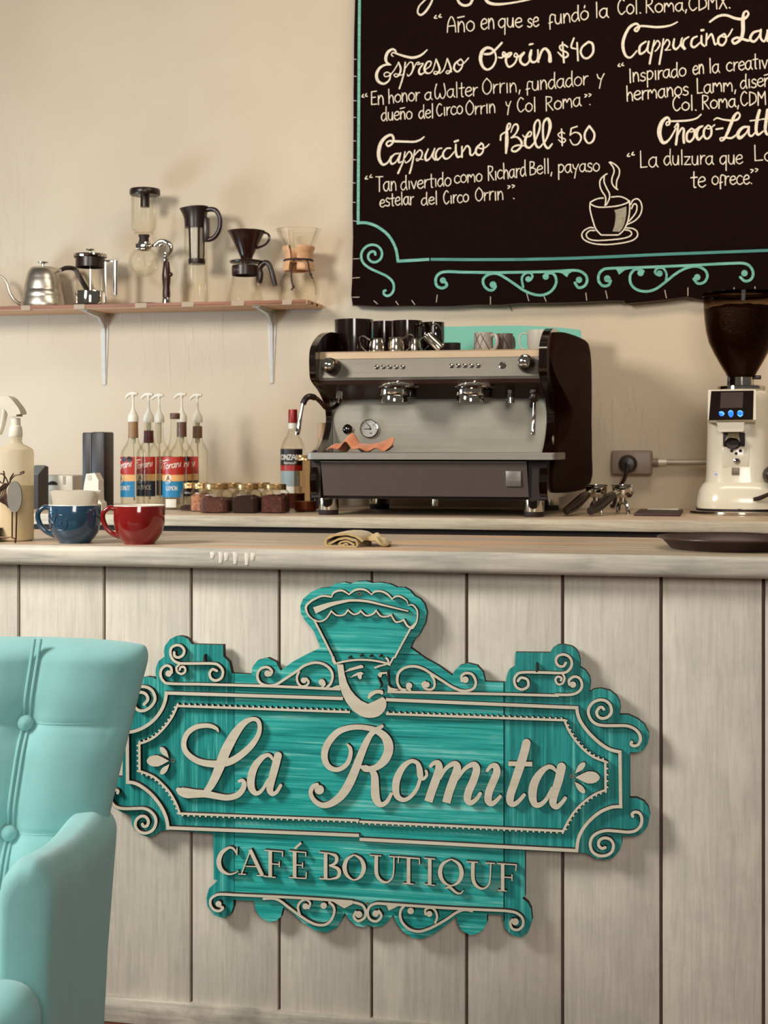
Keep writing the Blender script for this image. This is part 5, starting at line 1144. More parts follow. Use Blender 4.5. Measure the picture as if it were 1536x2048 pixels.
pitcher('small steel pitcher with its looped handle to the left, leftmost on the machine', 753.5, 677, 15, 4.60, -1)
pitcher('small steel pitcher with handle right, middle of the three upright ones', 792, 675, 16, 4.62, 1)
pitcher('small steel pitcher with handle right, beside the tilted pitcher on the machine', 829, 677, 12.5, 4.66, 1)
pitcher('small steel pitcher lying tilted beside the upright pitchers on the machine', 881, 667, 11, 4.62, 1, -.75)
t = cup('black_cup', 'small upturned dark cup right of the tilted pitcher on the machine', 904, 697, 686, 17, 4.72, BLACKM, GB, taper=.9)
GREYC = mat('grey_pattern_cup', (170,156,142), .35, vary=.04)
def pattern_cup(label, px, pyt, hw, Y, m, ha):
    t = cup('patterned_cup', label, px, 697, pyt, hw, Y, m, 'patterned cups on the espresso machine', taper=.99, handle=(ha,.022), hr=3.6)
    s_ = mpp(px, Y); r = hw*s_; h = W(px, pyt, Y).z-ztop; cm = cyl(r+.0004, h); mb = MB()
    for x0, y0, x1, y1 in ((-.9,.05,.2,.95),(.3,.1,-.6,.95),(-.2,.05,.9,.8),(-1.2,.7,-.3,.1)):
        mb.ribbon([(r*(x0+(x1-x0)*i/6), h*(y0+(y1-y0)*i/6), .0022 if x0 < 0 else .0014) for i in range(7)], cm, n=3)
    obj('line_pattern', mb, BURNT if x0 < 2 else None, t, recalc=False, kind='stuff')
    return t
pattern_cup('pale grey cup with crossing dark lines in front of the teal panel', 967, 665.5, 19, 4.76, GREYC, -25)
pattern_cup('darker grey patterned cup behind the pale patterned one', 1009, 667.5, 17, 4.84, mat('dark_grey_cup', (104,88,78), .35), 60)
cup('white_cup', 'white porcelain cup with thin looped handle beside the right side panel', 1082, 697, 660.5, 28, 4.80, mat('cup_porcelain', (196,186,170), .25, vary=.03), None, taper=.7, handle=(-165,.026), hr=1.6)

# orange cloth on the drip tray
def cloth_sheet(fn, nu, nv, th=.003):
    mb = MB(); vs = [fn(i/nu, j/nv) for j in range(nv+1) for i in range(nu+1)]
    fs = [(j*(nu+1)+i, j*(nu+1)+i+1, (j+1)*(nu+1)+i+1, (j+1)*(nu+1)+i) for j in range(nv) for i in range(nu)]
    return mb.add(vs, fs)
cx0, cx1 = kX(656)*4.44, kX(779)*4.44
zc = zy1 + .0022
def ocl(u, v):
    x = cx0 + (cx1-cx0)*(u + .05*math.sin(v*5)) + .02*(v)*(1-u)
    y = 4.424 + .115*v + .012*math.sin(u*9)
    front = (1-v)**1.5
    bump = max(0, math.exp(-((u-.30)/.13)**2)*.030*math.exp(-((v-.25)/.35)**2)) + .024*max(0, (u-.55))*2*math.exp(-((v-.65)/.4)**2)
    z = zc + .001 + .0085*(1+math.sin(u*26+v*2.2))*front*.55 + bump*1.15 + .016*math.exp(-((u-.05-.18*v)/.1)**2)*v + .006*math.sin(u*17+v*9)*v + .016*math.sin(math.pi*min(1, v*1.1))
    return (x, y, max(z, zc))
o = obj('orange_cloth', cloth_sheet(ocl, 60, 24), mat('orange_towel', (200,124,82), .95, vary=.12, scale=120, bump=.5, bscale=500, sheen=.3), smooth=60, recalc=True)
sm = o.modifiers.new('thickness', 'SOLIDIFY'); sm.thickness = .003; sm.offset = 1
setp(o, 'crumpled orange cloth lying on the espresso machine drip tray', 'cloth')

# ================================================================== BACK COUNTER: bottles, jars, boxes
def bottle_body(mb, prof, n=40): return mb.lathe(prof, n)
def label_band(cm_r, z0, z1, a0, a1, m, parent, name='label', n=20, dr=.0006):
    mb = MB().lathe([(cm_r+dr, z0), (cm_r+dr, z1)], n, a0=R(a0), a1=R(a1))
    return obj(name, mb, m, parent, recalc=False)
L_RED = mat('label_red', (176,40,26), .4, vary=.05); L_YEL = mat('label_yellow', (222,170,104), .4, vary=.05)
L_BLU = mat('label_blue', (32,124,168), .4, vary=.05); L_NAV = mat('label_navy', (38,40,58), .4, vary=.06); L_WHT = mat('label_white', (226,218,202), .5, vary=.03)
L_BRN = mat('label_brown', (120,82,52), .5, vary=.2, scale=300); L_BLK = mat('label_black', (30,20,22), .4)
KRAFT = mat('sleeve_tan', (150,112,74), .5, vary=.08); SLEEVE = mat('sleeve_brown', (96,62,44), .5, vary=.08)
FROST = translucent('frosted_white', (232,226,210), .9, .4)
RB = .0425                                     # syrup bottle radius
def bt(y, s_): return (1018.0-y)*s_
def syrup(px, Y, label, flavour, lower, turn=0.0, pump=True, sleeve=KRAFT, sleeve_z=None, seals=False, pump_turn=0.0):
    """one litre-class syrup bottle; turn rotates the wrap label (deg, + = towards the viewer's right)"""
    t = thing('syrup_bottle', label, 'bottle', (kX(px)*Y, Y, Z_BACK), 0, 'flavoured syrup bottles by the wall')
    g = MB().lathe([(0,.0),(RB*.94,.0),(RB,.006),(RB,.186),(RB*.96,.198),(RB*.7,.214),(.0205,.230),(.0165,.248),(.0145,.290),(.0145,.298)] if pump else
                   [(0,.0),(RB*.94,.0),(RB,.006),(RB,.184),(RB*.95,.195),(RB*.66,.210),(.0205,.225),(.0170,.250),(.0150,.285),(.0150,.312)], 40)
    obj('glass_body', g, GLASS, t)
    A = -90 + turn
    def ban(z0, z1, m, a0=-62, a1=62, nm='label', dr=.0006): return label_band(RB, z0, z1, A+a0, A+a1, m, t, nm, dr=dr)
    lb = ban(.118, .178, L_RED)
    def sub(name, mb, m): obj(name, mb, m, lb, recalc=False, smooth=0)
    for (z0, z1, m) in ((.096, .1175, L_YEL), (.042, .0955, lower)):
        obj('label_stripe', MB().lathe([(RB+.0006,z0),(RB+.0006,z1)], 20, a0=R(A-62), a1=R(A+62)), m, lb, recalc=False)
    cmf = lambda dr: (lambda x, y: Vector(((RB+dr)*math.sin(x/RB+R(turn)), -(RB+dr)*math.cos(x/RB+R(turn)), y)))
    # script brand word, slanted upward
    mb = MB(); c = cmf(.0012); word = lettering('Torani', -.035, 0, .034, -.012, .0135, .0024, slant=.22)
    for q_ in word: mb.ribbon([(x, .134-y, wd) for x, y, wd in q_], c, n=4)
    mb.ribbon([(-.036,.163,.003),(-.022,.166,.0034),(-.008,.168,.003)], c, n=4)
    sub('brand_word', mb, L_WHT)
    mb = MB(); 
    for q_ in [] if not flavour else lettering(flavour, -.028 if len(flavour) > 5 else -.018, 0, .030 if len(flavour) > 5 else .022, 0, .0085, .0017): mb.ribbon([(x, .066-y, wd) for x, y, wd in q_], c, n=4)
    if flavour: sub('flavour_word', mb, L_WHT)
    # the little vignette on the yellow stripe
    mb = MB(); c2 = cmf(.0009)
    mb.poly([(-.011+.013*math.cos(a*.35), .104+.016*math.sin(a*.35)) for a in range(18)], c2); sub('vignette', mb, L_WHT)
    mb = MB(); mb.poly([(-.022,.092),(-.017,.102),(-.013,.108),(-.011,.115),(-.007,.115),(-.006,.106),(0,.1),(.002,.092)], cmf(.0012)); sub('vignette_print', mb, L_BRN)
    if seals:
        mb = MB()
        for x in (.006, .027): mb.poly([(x+.0100*math.cos(R(22.5+45*i)), .170+.0100*math.sin(R(22.5+45*i))) for i in range(8)], cmf(.0016))
        sub('warning_seals', mb, L_BLK)
    if pump:
        if sleeve:
            z0, z1 = sleeve_z or (.246, .296)
            obj('neck_sleeve', MB().lathe([(.0172,z0),(.0166,z1),(.0150,z1),(.0150,z0)], 28), sleeve, t)
        p = obj('pump', MB().lathe([(0,.297),(.0180,.297),(.0184,.300),(.0178,.316),(.0150,.322),(.0090,.332),(.0050,.342),(.0036,.356),(.0034,.384),(0,.384)], 28), WHITEP, t)
        cp_, sp_ = math.cos(R(180+pump_turn)), math.sin(R(180+pump_turn))
        hd = [(cp_*d, sp_*d, z) for d, z in ((-.016,.392),(-.004,.393),(.010,.392),(.020,.386),(.028,.377))]
        obj('pump_head', MB().tube(hd, [.005,.0075,.0068,.0055,.0032], 12, 5, flat=1.0).lathe([(.0036,.380),(.006,.384),(.0062,.390),(0,.390)], 14), WHITEP, p)
        obj('dip_tube', MB().tube([(0,0,.296),(0,0,.224)], .0085, 12).tube([(0,0,.224),(.004,0,.03)], .003, 8), translucent('pump_plastic', (232,226,208), .7), p)
    else:
        obj('cap', MB().lathe([(.0158,.306),(.0170,.308),(.0170,.324),(.016,.326),(0,.326)], 28), SLEEVE, t)
        obj('lower_label', MB().lathe([(RB+.0006,.008),(RB+.0006,.036)], 14, a0=R(A-28), a1=R(A+24)), L_WHT, t, recalc=False)
    return t
syrup(266.5, 4.78, 'coconut syrup bottle with pump and tan neck sleeve, leftmost of the syrups', 'COCONUT', L_BLU, turn=-32, seals=True, sleeve_z=(.242,.297))
syrup(297.5, 4.868, 'dark-labelled spice syrup bottle with pump, just right of the coconut one', 'LA SPICE', L_NAV, turn=-8, sleeve=mat('red_brown_sleeve', (98,44,34), .5), sleeve_z=(.225,.268))
syrup(318.5, 4.962, 'clear pump syrup bottle between the spice and the lemon bottles', '', L_NAV, turn=70, sleeve=None)
syrup(350, 4.80, 'lemon syrup bottle with a brown screw cap and no pump', 'LEMON', L_BLU, turn=2, pump=False)
syrup(363.5, 4.889, 'pump syrup bottle with dark brown sleeve standing behind the lemon one', '', L_BLK, turn=8, sleeve=SLEEVE, sleeve_z=(.246,.297), seals=True)
syrup(395, 4.982, 'pump syrup bottle with short brown sleeve, rightmost of the syrups', '', L_BLK, turn=-38, sleeve=mat('sleeve_mid_brown', (124,88,60), .5), sleeve_z=(.242,.284))
# white sticker on the coconut bottle
# ------------------------------------------------------------------ small square jars
GOLD = mat('gold_lid', (196,158,106), .3, .8, .06)
def jar(px, Y, hw, h, label, fill, fh, sqx=4.5):
    r = hw; t = thing('spice_jar', label, 'jar', (kX(px)*Y, Y, Z_BACK), 0, 'small square jars with gold lids')
    obj('glass_body', MB().lathe([(0,.0),(r*.9,.0),(r,.006),(r,h*.56),(r*.96,h*.68),(r*.80,h*.77),(r*.74,h*.80),(r*.74,h*.86)], 40, sq=sqx), glass('jar_glass', (250,248,242), gl=1.4), t)
    obj('lid', MB().lathe([(r*.74,h*.80),(r*.79,h*.80),(r*.80,h*.84),(r*.785,h*.85),(r*.80,h*.90),(r*.79,h*.94),(r*.80,h*.97),(r*.76,h),(0,h)], 36), GOLD, t)
    # contents: a bumpy heap
    n, k = 22, 9; vs = []
    rr = r*.93
    def se(a):
        ca, sa = math.cos(a), math.sin(a); q_ = (abs(ca)**sqx+abs(sa)**sqx)**(-1/sqx); return ca*q_, sa*q_
    rows = [(.98,.003),(1.0,.008),(1.0,fh*.5),(1.0,fh*.9),(.8,fh*1.02),(.5,fh*1.08),(.2,fh*1.05)]
    for f_, z in rows:
        for j in range(n):
            c_, s__ = se(2*math.pi*j/n)
            vs.append((rr*f_*c_*(1+random.uniform(-.03,.0)), rr*f_*s__*(1+random.uniform(-.03,.0)), z+random.uniform(-.0028,.0028)*(1 if z > .01 else 0)))
    mb = MB().add(vs, [(i*n+j, i*n+(j+1)%n, (i+1)*n+(j+1)%n, (i+1)*n+j) for i in range(len(rows)-1) for j in range(n)])
    mb.add(vs, [tuple(range(n)), tuple((len(rows)-1)*n+j for j in range(n))])
    obj('contents', mb, fill, t, smooth=20, kind='stuff')
    return t
F1 = mat('dried_flowers', (96,58,48), .9, vary=.6, scale=180, bump=.6, bscale=300); F2 = mat('ground_dark', (52,28,20), .9, vary=.4, scale=250, bump=.4)
F3 = mat('red_berries', (88,44,34), .8, vary=.5, scale=140, bump=.8, bscale=160); F4 = mat('pale_petals', (176,124,98), .9, vary=.5, scale=120, bump=.8, bscale=160); F5 = mat('dark_mix', (60,40,32), .9, vary=.5, scale=200)
jar(433, 4.585, .048, .095, 'square glass jar of dark dried flowers, front left of the jar group', F1, .046)
jar(494.5, 4.60, .0445, .094, 'square glass jar of dark ground spice, front middle of the jar group', F2, .052)
jar(550.5, 4.62, .0445, .093, 'square glass jar of reddish dried berries, front right of the jar group', F3, .054)
jar(403, 4.676, .033, .094, 'glass jar of pale pink petals tucked behind the front left jar', F4, .055)
jar(380.5, 4.722, .030, .093, 'nearly empty glass jar, leftmost of the jar group', F5, .016)
jar(463, 4.715, .042, .094, 'jar half hidden behind the front left and middle jars', F1, .04)
jar(520, 4.735, .042, .094, 'jar half hidden behind the front middle and right jars', F2, .04)
# ------------------------------------------------------------------ vermouth, blue bottle, syrup jar
q = Px(585.7, 1016.5, 5.0, Z_BACK)
t = thing('vermouth_bottle', 'clear vermouth bottle with red cap and black and red label', 'bottle', q.loc)
rv = 24.8*q.s
obj('glass_body', MB().lathe(q.pr([(0,1016.5),(22,1016.5),(24.8,1013),(24.8,902),(24,893),(20,882),(12.5,872),(9,862),(8.4,850),(8.4,846)]), 44), GLASS, t)
obj('cap', MB().lathe(q.pr([(9,847),(9.2,845),(9.2,822),(8.6,819.6),(0,819.3)]), 30), mat('cap_red', (150,36,28), .35, .2), t)
obj('cap_ring', MB().lathe(q.pr([(8.6,858.5),(9,858),(9,847),(8.6,846.8)]), 30), L_WHT, t)
obj('vermouth', MB().lathe(q.pr([(0,1015.5),(21.5,1015.5),(23.8,1012),(23.8,987),(0,987)]), 36), mat('vermouth_red', (74,22,16), .15), t, label='dark red drink left in the bottle')
cm = lambda dr: (lambda x, y: Vector(((rv+dr)*math.sin(x/rv), -(rv+dr)*math.cos(x/rv), y)))
lb = label_band(rv, q.p(0,931)[2], q.p(0,898.5)[2], -155, -25, L_BLK, t)
obj('label_stripe', MB().lathe([(rv+.0007,q.p(0,942)[2]),(rv+.0007,q.p(0,931)[2])], 20, a0=R(-155), a1=R(-25)), L_RED, lb, recalc=False)
obj('label_stripe', MB().lathe([(rv+.0007,q.p(0,973)[2]),(rv+.0007,q.p(0,942)[2])], 20, a0=R(-140), a1=R(-40)), mat('label_pale_blue', (150,164,166), .4), lb, recalc=False)
obj('label_stripe', MB().lathe([(rv+.0007,q.p(0,986)[2]),(rv+.0007,q.p(0,973)[2])], 20, a0=R(-150), a1=R(-30)), L_WHT, lb, recalc=False)
mb = MB()
for q_ in lettering('CINZANO', -.038, 0, .050, 0, .0098, .0034): mb.ribbon([(x, q.p(0,919.5)[2]-y, wd) for x, y, wd in q_], cm(.0013), n=4)
for q_ in lettering('Vermouth', -.022, 0, .026, 0, .0052, .0013): mb.ribbon([(x, q.p(0,928.5)[2]-y, wd) for x, y, wd in q_], cm(.0013), n=4)
for yy in (935, 938.5): mb.ribbon([(-.016,q.p(0,yy)[2],.001),(.018,q.p(0,yy)[2],.001)], cm(.0014))
obj('label_lettering', mb, L_WHT, lb, recalc=False, smooth=0)
q = Px(645, 1016.5, 5.0, Z_BACK)
t = thing('blue_liqueur_bottle', 'bottle of dark blue liqueur with tan cap behind the drip tray', 'bottle', q.loc)
obj('glass_body', MB().lathe(q.pr([(0,1016.5),(23,1016.5),(26,1013),(26,915),(25,906),(19,899),(11,892),(9.4,884),(9,874)]), 40), GLASS, t)
obj('cap', MB().lathe(q.pr([(10.2,877),(10.6,875),(10.8,862),(10.6,847),(9.6,846),(0,846)]), 30), mat('cap_tan', (186,150,114), .45), t)
obj('liqueur', MB().lathe(q.pr([(0,1015.5),(22.5,1015.5),(25,1012),(25,914),(24,907),(18,900),(0,900)]), 36), mat('liqueur_blue', (26,36,66), .12), t, label='dark blue liqueur')
q = Px(611, 1023.5, 4.72, Z_BACK)
t = thing('caramel_jar', 'stained glass jar with a little brown caramel left of the machine', 'jar', q.loc)
obj('glass_body', MB().lathe(q.pr([(0,1023),(20,1023),(23,1019),(23,936),(21.5,927),(17,921),(15.5,919),(15.5,912)]), 40), glass('stained_glass', (232,216,192), gl=.8), t)
obj('lid', MB().lathe(q.pr([(16,921),(17,920.5),(17,916),(16.6,915.4),(17,914.6),(17,911),(16,910),(0,910)]), 32), GOLD, t)
obj('caramel', MB().lathe(q.pr([(0,1022),(19,1022),(22,1018.5),(22,1002.5),(0,1002.5)]), 32), mat('caramel_brown', (112,52,30), .3), t, label='brown caramel in the bottom')
# ------------------------------------------------------------------ left end of the back counter
q = Px(192, 1018, 4.80, Z_BACK)
t = thing('black_case', 'tall narrow black case standing on the back counter by the wall', 'case', q.loc)
CASE = mat('case_black', (44,34,32), .45, vary=.08)
obj('side_wing', MB().box(q.p(167,0)[0], q.p(187.6,0)[0], -.02, .05, 0, q.p(0,866)[2], .005), CASE, t)
obj('body', MB().box(q.p(188.4,0)[0], q.p(217.5,0)[0], -.03, .055, 0, q.p(0,865)[2], .006), CASE, t)
obj('seam_strip', MB().box(q.p(187.5,0)[0], q.p(189.3,0)[0], -.0315, .05, .002, q.p(0,869)[2], .0008), mat('seam_grey', (96,86,80), .4), t)
obj('cable', MB().tube(q.pts([(217,986,-.02),(221,996,-.03),(224,1006,-.035),(225.5,1013,-.036),(222,1016.2,-.03),(219,1008,-.03)]), .0022, 8, 6), BLACKP, t)
q = Px(76, 1022, 4.74, Z_BACK)
t = thing('card_terminal', 'dark box with a sloped grey top behind the spray bottle', 'box', q.loc)
obj('body', MB().prism([(-.035,0),(.045,0),(.045,q.p(0,938)[2]),(.02,q.p(0,936)[2]),(-.035,q.p(0,954)[2])], q.p(64,0)[0], q.p(86,0)[0], 'x'), mat('terminal_dark', (40,24,20), .5), t, smooth=0)
obj('top_plate', MB().prism([(-.037,q.p(0,954)[2]),(-.033,q.p(0,951.5)[2]),(.021,q.p(0,935)[2]),(.021,q.p(0,937)[2])], q.p(63.5,0)[0], q.p(86.5,0)[0], 'x'), mat('terminal_grey', (104,112,112), .35), t, smooth=0)
q = Px(124, 1018, 4.87, Z_BACK)
t = thing('paper_dispenser', 'boxy white dispenser with a dark half-round slot and white cord', 'dispenser', q.loc)
obj('body', MB().box(q.p(87,0)[0], q.p(159,0)[0], -.045, .05, 0, q.p(0,953)[2], .008), WHITEP, t)
obj('slot', MB().prism([(q.p(116,0)[0]+.019*math.cos(R(a)), q.p(0,973)[2]+.014*math.sin(R(a))) for a in range(0, 181, 15)], -.0466, -.04, 'y'), BURNT, t, smooth=0)
obj('side_vent', MB().box(q.p(138,0)[0], q.p(144,0)[0], -.0462, -.04, q.p(0,972)[2], q.p(0,955)[2]), mat('vent_grey', (176,170,156), .5), t, smooth=0)
obj('cord', MB().tube(q.pts([(88,956,-.05),(82,964,-.06),(79.5,972,-.07),(82,985,-.075),(82,994,-.08),(88,1005,-.09),(96,1014,-.09),(108,1018,-.08)]), .003, 8, 6), WHITEP, t)
q = Px(188, 1020, 4.70, Z_BACK)
t = thing('plug_adapter', 'angular white plastic plug adapter standing behind the blue mug', 'adapter', q.loc)
obj('body', MB().prism([(q.p(x,y)[0], q.p(x,y)[2]) for x, y in ((168,1020),(169,1000),(172,972),(177,948),(195,946),(203.5,961),(203,968),(204,1000),(209.5,1006),(210.5,1020))], -.022, .022, 'y'), WHITEP, t, smooth=0)
obj('face_plate', MB().prism([(q.p(x,y)[0], q.p(x,y)[2]) for x, y in ((179,951),(187,950),(189,958),(186,961),(180,960))], -.0235, -.02, 'y'), mat('plate_cream', (196,186,168), .5), t, smooth=0)

# ------------------------------------------------------------------ outlet, conduit
a, b = W(1222.5, 901, Y_WALL-.045), W(1304, 950, Y_WALL-.045)
t = thing('outlet_box', 'grey surface-mounted power outlet box with a black plug on the wall', 'outlet', ((a.x+b.x)/2, Y_WALL-.0005, b.z))
OUTM = mat('outlet_grey', (134,114,100), .45, vary=.05)
obj('box', MB().box(a.x, b.x, Y_WALL-.045, Y_WALL-.0005, b.z, a.z, .006), OUTM, t, world=True)
obj('cover', MB().box(a.x+.004, b.x-.006, Y_WALL-.0495, Y_WALL-.0455, b.z+.004, a.z-.004, .002), mat('outlet_cover', (142,122,108), .4), t, world=True)
c = W(1283, 926, Y_WALL-.05); obj('screw', MB().ball((c.x, Y_WALL-.05, c.z), .0022, 8), STP, t, world=True)
c = W(1256, 928, Y_WALL-.05)
pl = MB(); pl.lathe([(0,.0),(.0315,.0),(.032,.006),(.029,.022),(.022,.03),(0,.032)], 26)
t2 = thing('power_plug', 'round black plug with its cord hanging from the grey outlet', 'plug', (c.x, Y_WALL-.050, c.z))
o = obj('plug_body', pl, BLACKP, t2); o.rotation_euler = (R(90), 0, 0)
obj('cord', MB().tube([(0,-.028,0),(-.002,-.036,-.02),(-.010,-.036,-.05),(-.025,-.02,-.075),(-.04,.02,-.10),(-.05,.035,-.14),(-.06,.03,-.1455)], .0065, 10, 6), BLACKP, t2)
yc = Y_WALL-.024
t = thing('wall_conduit', 'thin grey metal conduit running from the outlet to behind the grinder', 'conduit', (W(1360,924,yc).x, yc, W(1360,924,yc).z))
zc_ = W(1330, 924.6, yc).z
obj('pipe', MB().tube([(W(1328,924,yc).x,yc,zc_),(W(1600,924,yc).x,yc,zc_)], .0098, 16), mat('conduit_grey', (176,164,146), .4, .4), t, world=True)
obj('connector', MB().tube([(W(1304.5,924,yc).x,yc,zc_),(W(1317,924,yc).x,yc,zc_)], .0135, 16), OUTM, t, world=True)
obj('ring', MB().tube([(W(1317,924,yc).x,yc,zc_),(W(1333,924,yc).x,yc,zc_)], .0112, 16), mat('ring_pale', (222,212,194), .35, .3), t, world=True)
# ------------------------------------------------------------------ portafilters and tamping mat
def portafilter(label, px, Y, hx, hy):
    """basket axis at px; handle slopes to local (hx,hy)"""
    s_ = mpp(px, Y); t = thing('portafilter', label, 'portafilter', (kX(px)*Y, Y, Z_BACK), 0, 'portafilters on the back counter')
    zb_ = .052
    obj('basket', MB().lathe([(0,zb_),(.024,zb_),(.031,zb_+.006),(.034,zb_+.012),(.034,zb_+.034),(.0365,zb_+.036),(.0365,zb_+.040),(.031,zb_+.040),(.029,zb_+.012),(0,zb_+.010)], 36), CHROME, t)
    obj('spout', MB().tube([(0,0,zb_+.003),(0,0,zb_-.016)], [.012,.010], 14).tube([(0,0,zb_-.012),(-.013,-.004,zb_-.024),(-.016,-.005,.002)], [.008,.0075,.006], 10, 4).tube([(0,0,zb_-.012),(.013,-.004,zb_-.024),(.016,-.005,.002)], [.008,.0075,.006], 10, 4), CHROME, t)
    obj('neck', MB().tube([(hx*.16,hy*.16,zb_+.018),(hx*.34,hy*.34,zb_+.010)], [.011,.009], 12), CHROME, t)
    obj('handle', MB().tube([(hx*.32,hy*.32,zb_+.010),(hx*.5,hy*.5,zb_-.002),(hx*.75,hy*.75,zb_-.022),(hx,hy,.0165)], [.012,.016,.0165,.0125], 14, 6), BLACKP, t)
    return t
portafilter('chrome portafilter with black handle, the one nearer the espresso machine', 1193, 4.80, -.075, -.20)
portafilter('chrome portafilter with black handle in front of the dark tamping mat', 1246, 4.80, -.085, -.20)
ya, yb = 4.66, 5.02
mb = MB().prism([(kX(1227)*ya,ya),(kX(1345)*ya,ya),(kX(1364)*4.85,4.85),(kX(1364)*yb,yb),(kX(1290)*yb,yb),(kX(1285)*4.84,4.84)], Z_BACK+.0003, Z_BACK+.010, 'z')
o = obj('tamping_mat', MB().box(kX(1270)*4.72, kX(1362)*4.72, 4.66, 4.96, Z_BACK+.0003, Z_BACK+.009, .003), mat('mat_dark', (58,34,28), .5)); setp(o, 'flat dark tamping mat between the portafilters and the grinder', 'mat')
o = obj('folded_paper', MB().box(kX(1296)*4.95, kX(1358)*4.95, 4.90, 4.955, Z_BACK+.0093, Z_BACK+.0125, .001), L_WHT); setp(o, 'strip of pale folded paper on the back of the tamping mat', 'paper')

# ================================================================== GRINDER
GY = 4.90
q = Px(1478, 1024, GY, Z_BACK)
t = thing('coffee_grinder', 'white electric coffee grinder with a smoked hopper full of beans', 'grinder', q.loc)
GW = mat('grinder_white', (228,218,196), .22, vary=.015, coat=.4)
s_ = q.s
obj('base_ring', MB().lathe(q.pr([(0,1024),(95,1024),(97,1022),(97,1018),(94,1016.5),(0,1016.5)]), 56), CHROME, t)
obj('base_gap', MB().lathe(q.pr([(84,1016.5),(84,1010),(0,1010)]), 48), BLACKM, t)
mb = MB()
n = 48; rows = [(82,1012),(83,1009),(82,995),(78,976),(72,965.5),(66,960),(64.5,945),(63,905),(62,858),(62,800),(61,786),(56,780),(0,779.5)]
vs = []
for r, y in rows:
    for j in range(n):
        a_ = 2*math.pi*j/n; ca, sa = math.cos(a_), math.sin(a_); e = 3.2
        kk = (abs(ca)**e+abs(sa)**e)**(-1/e)
        vs.append((max(r,.01)*s_*ca*kk, max(r,.01)*s_*sa*kk*1.02, (1024-y)*s_))
mb.add(vs, [(i*n+j, i*n+(j+1)%n, (i+1)*n+(j+1)%n, (i+1)*n+j) for i in range(len(rows)-1) for j in range(n)])
mb.add(vs, [tuple(range(n))])
obj('body', mb, GW, t, smooth=40)
fy = -62*s_*1.02
# control head leaning forward
hd = [(fy-.055,q.p(0,838)[2]),(fy-.035,q.p(0,779)[2]),(fy+.05,q.p(0,779)[2]),(fy+.05,q.p(0,842)[2]),(fy-.03,q.p(0,843)[2])]
hx0, hx1 = q.p(1421,0)[0], q.p(1506.5,0)[0]
h_ = obj('control_head', MB().prism(hd, hx0-.004, hx1+.004, 'x'), GW, t, smooth=20)
def HF(px, py, off=.0):          # point on the sloping face
    z = q.p(0,py)[2]; z0, z1 = hd[0][1], hd[1][1]; f_ = (z-z0)/(z1-z0)
    return Vector((q.p(px,0)[0]*(1+.0*f_), hd[0][0]+(hd[1][0]-hd[0][0])*f_-off, z))
qd = [(1424.5,781.5),(1505,781),(1503.5,838),(1419.8,839)]
mb = MB(); mb.add([HF(x,y,.0015) for x, y in qd]+[HF(x,y,-.002) for x, y in qd], [(0,1,2,3),(0,4,5,1),(1,5,6,2),(2,6,7,3),(3,7,4,0)])
obj('touch_panel', mb, BLACKG, h_, smooth=0)
obj('screen', MB().add([HF(x,y,.0022) for x, y in ((1443,784.5),(1485.5,784),(1484,814.5),(1441.5,815))], [(0,1,2,3)]), mat('screen_dim', (58,38,33), .3), h_, smooth=0, recalc=False, label='dim grey screen')
LED = mat('blue_led', (20,110,255), .4, emit=((20,110,255), .8)); LED2 = mat('light_blue_led', (110,190,255), .4, emit=((100,190,255), .8))
hf = lambda o_: (lambda x, y: HF(x, y, o_))
mb = MB(); mb.disc(1461.7,825,5.4,hf(.0024)); mb.ribbon([(1459,829,3),(1462,832,2.5),(1465,829,3)], hf(.0025)); mb.disc(1444.5,826,5.0,hf(.0024)); mb.disc(1479.5,826,5.8,hf(.0024))
obj('touch_icon', mb, LED, h_, smooth=0, recalc=False, kind='stuff')
mb = MB(); mb.ribbon([(1440,823,1.4),(1444,823,2.2),(1449,826,1.6),(1446,828.5,1.4)], hf(.0027)); mb.ribbon([(1457.5,823,1.4),(1461,820,1.4),(1465,822,1.4)], hf(.0027)); mb.ribbon([(1475.5,822,1.6),(1480,820.5,1.6),(1483.5,823,1.6)], hf(.0027)); mb.ribbon([(1475.5,829,1.6),(1480,831.5,1.6),(1483.5,828,1.6)], hf(.0027))
obj('touch_icon', mb, LED2, h_, smooth=0, recalc=False, kind='stuff')
obj('fork_bracket', MB().prism([(q.p(x,0)[0], q.p(0,y)[2]) for x, y in ((1434.5,842),(1488,842),(1486.5,846),(1487,856),(1484,861),(1440,861.5),(1437,857),(1436.5,848))], fy-.040, fy-.002, 'y'), GW, t, smooth=0)
ch = obj('dosing_chute', MB().tube([(q.p(1467,0)[0],fy+.004,q.p(0,868)[2]),(q.p(1466,0)[0],fy-.016,q.p(0,876)[2]),(q.p(1465,0)[0],fy-.032,q.p(0,884)[2])], [.0215,.0225,.0235], 28, 3, caps=False), CHROME, t)
ax = Vector((q.p(1465,0)[0],fy-.0295,q.p(0,882.6)[2]))
mb = MB(); mb.lathe([(0,0),(.0205,0),(.0205,.001),(0,.001)], 24); o = obj('chute_hole', mb, BLACKM, ch); o.location = ax; o.rotation_euler = (R(62),0,0)
obj('chute_shroud', MB().box(q.p(1447,0)[0], q.p(1489,0)[0], fy-.004, fy+.01, q.p(0,890)[2], q.p(0,862.5)[2], .003), BLACKM, t)
obj('front_plate', MB().box(q.p(1446,0)[0], q.p(1497,0)[0], fy-.0035, fy+.01, q.p(0,930)[2], q.p(0,891.5)[2], .002), GW, t)
for px, py, r in ((1463.6,898.3,3.3),(1480.3,898.2,3.3),(1472,903.5,3.0)):
    o = obj('bolt_hole', MB().lathe([(0,0),(r*s_,0),(r*s_,.0008),(0,.0008)], 14), BLACKM, t); o.location = (q.p(px,0)[0], fy-.0035, q.p(0,py)[2]); o.rotation_euler = (R(90),0,0)
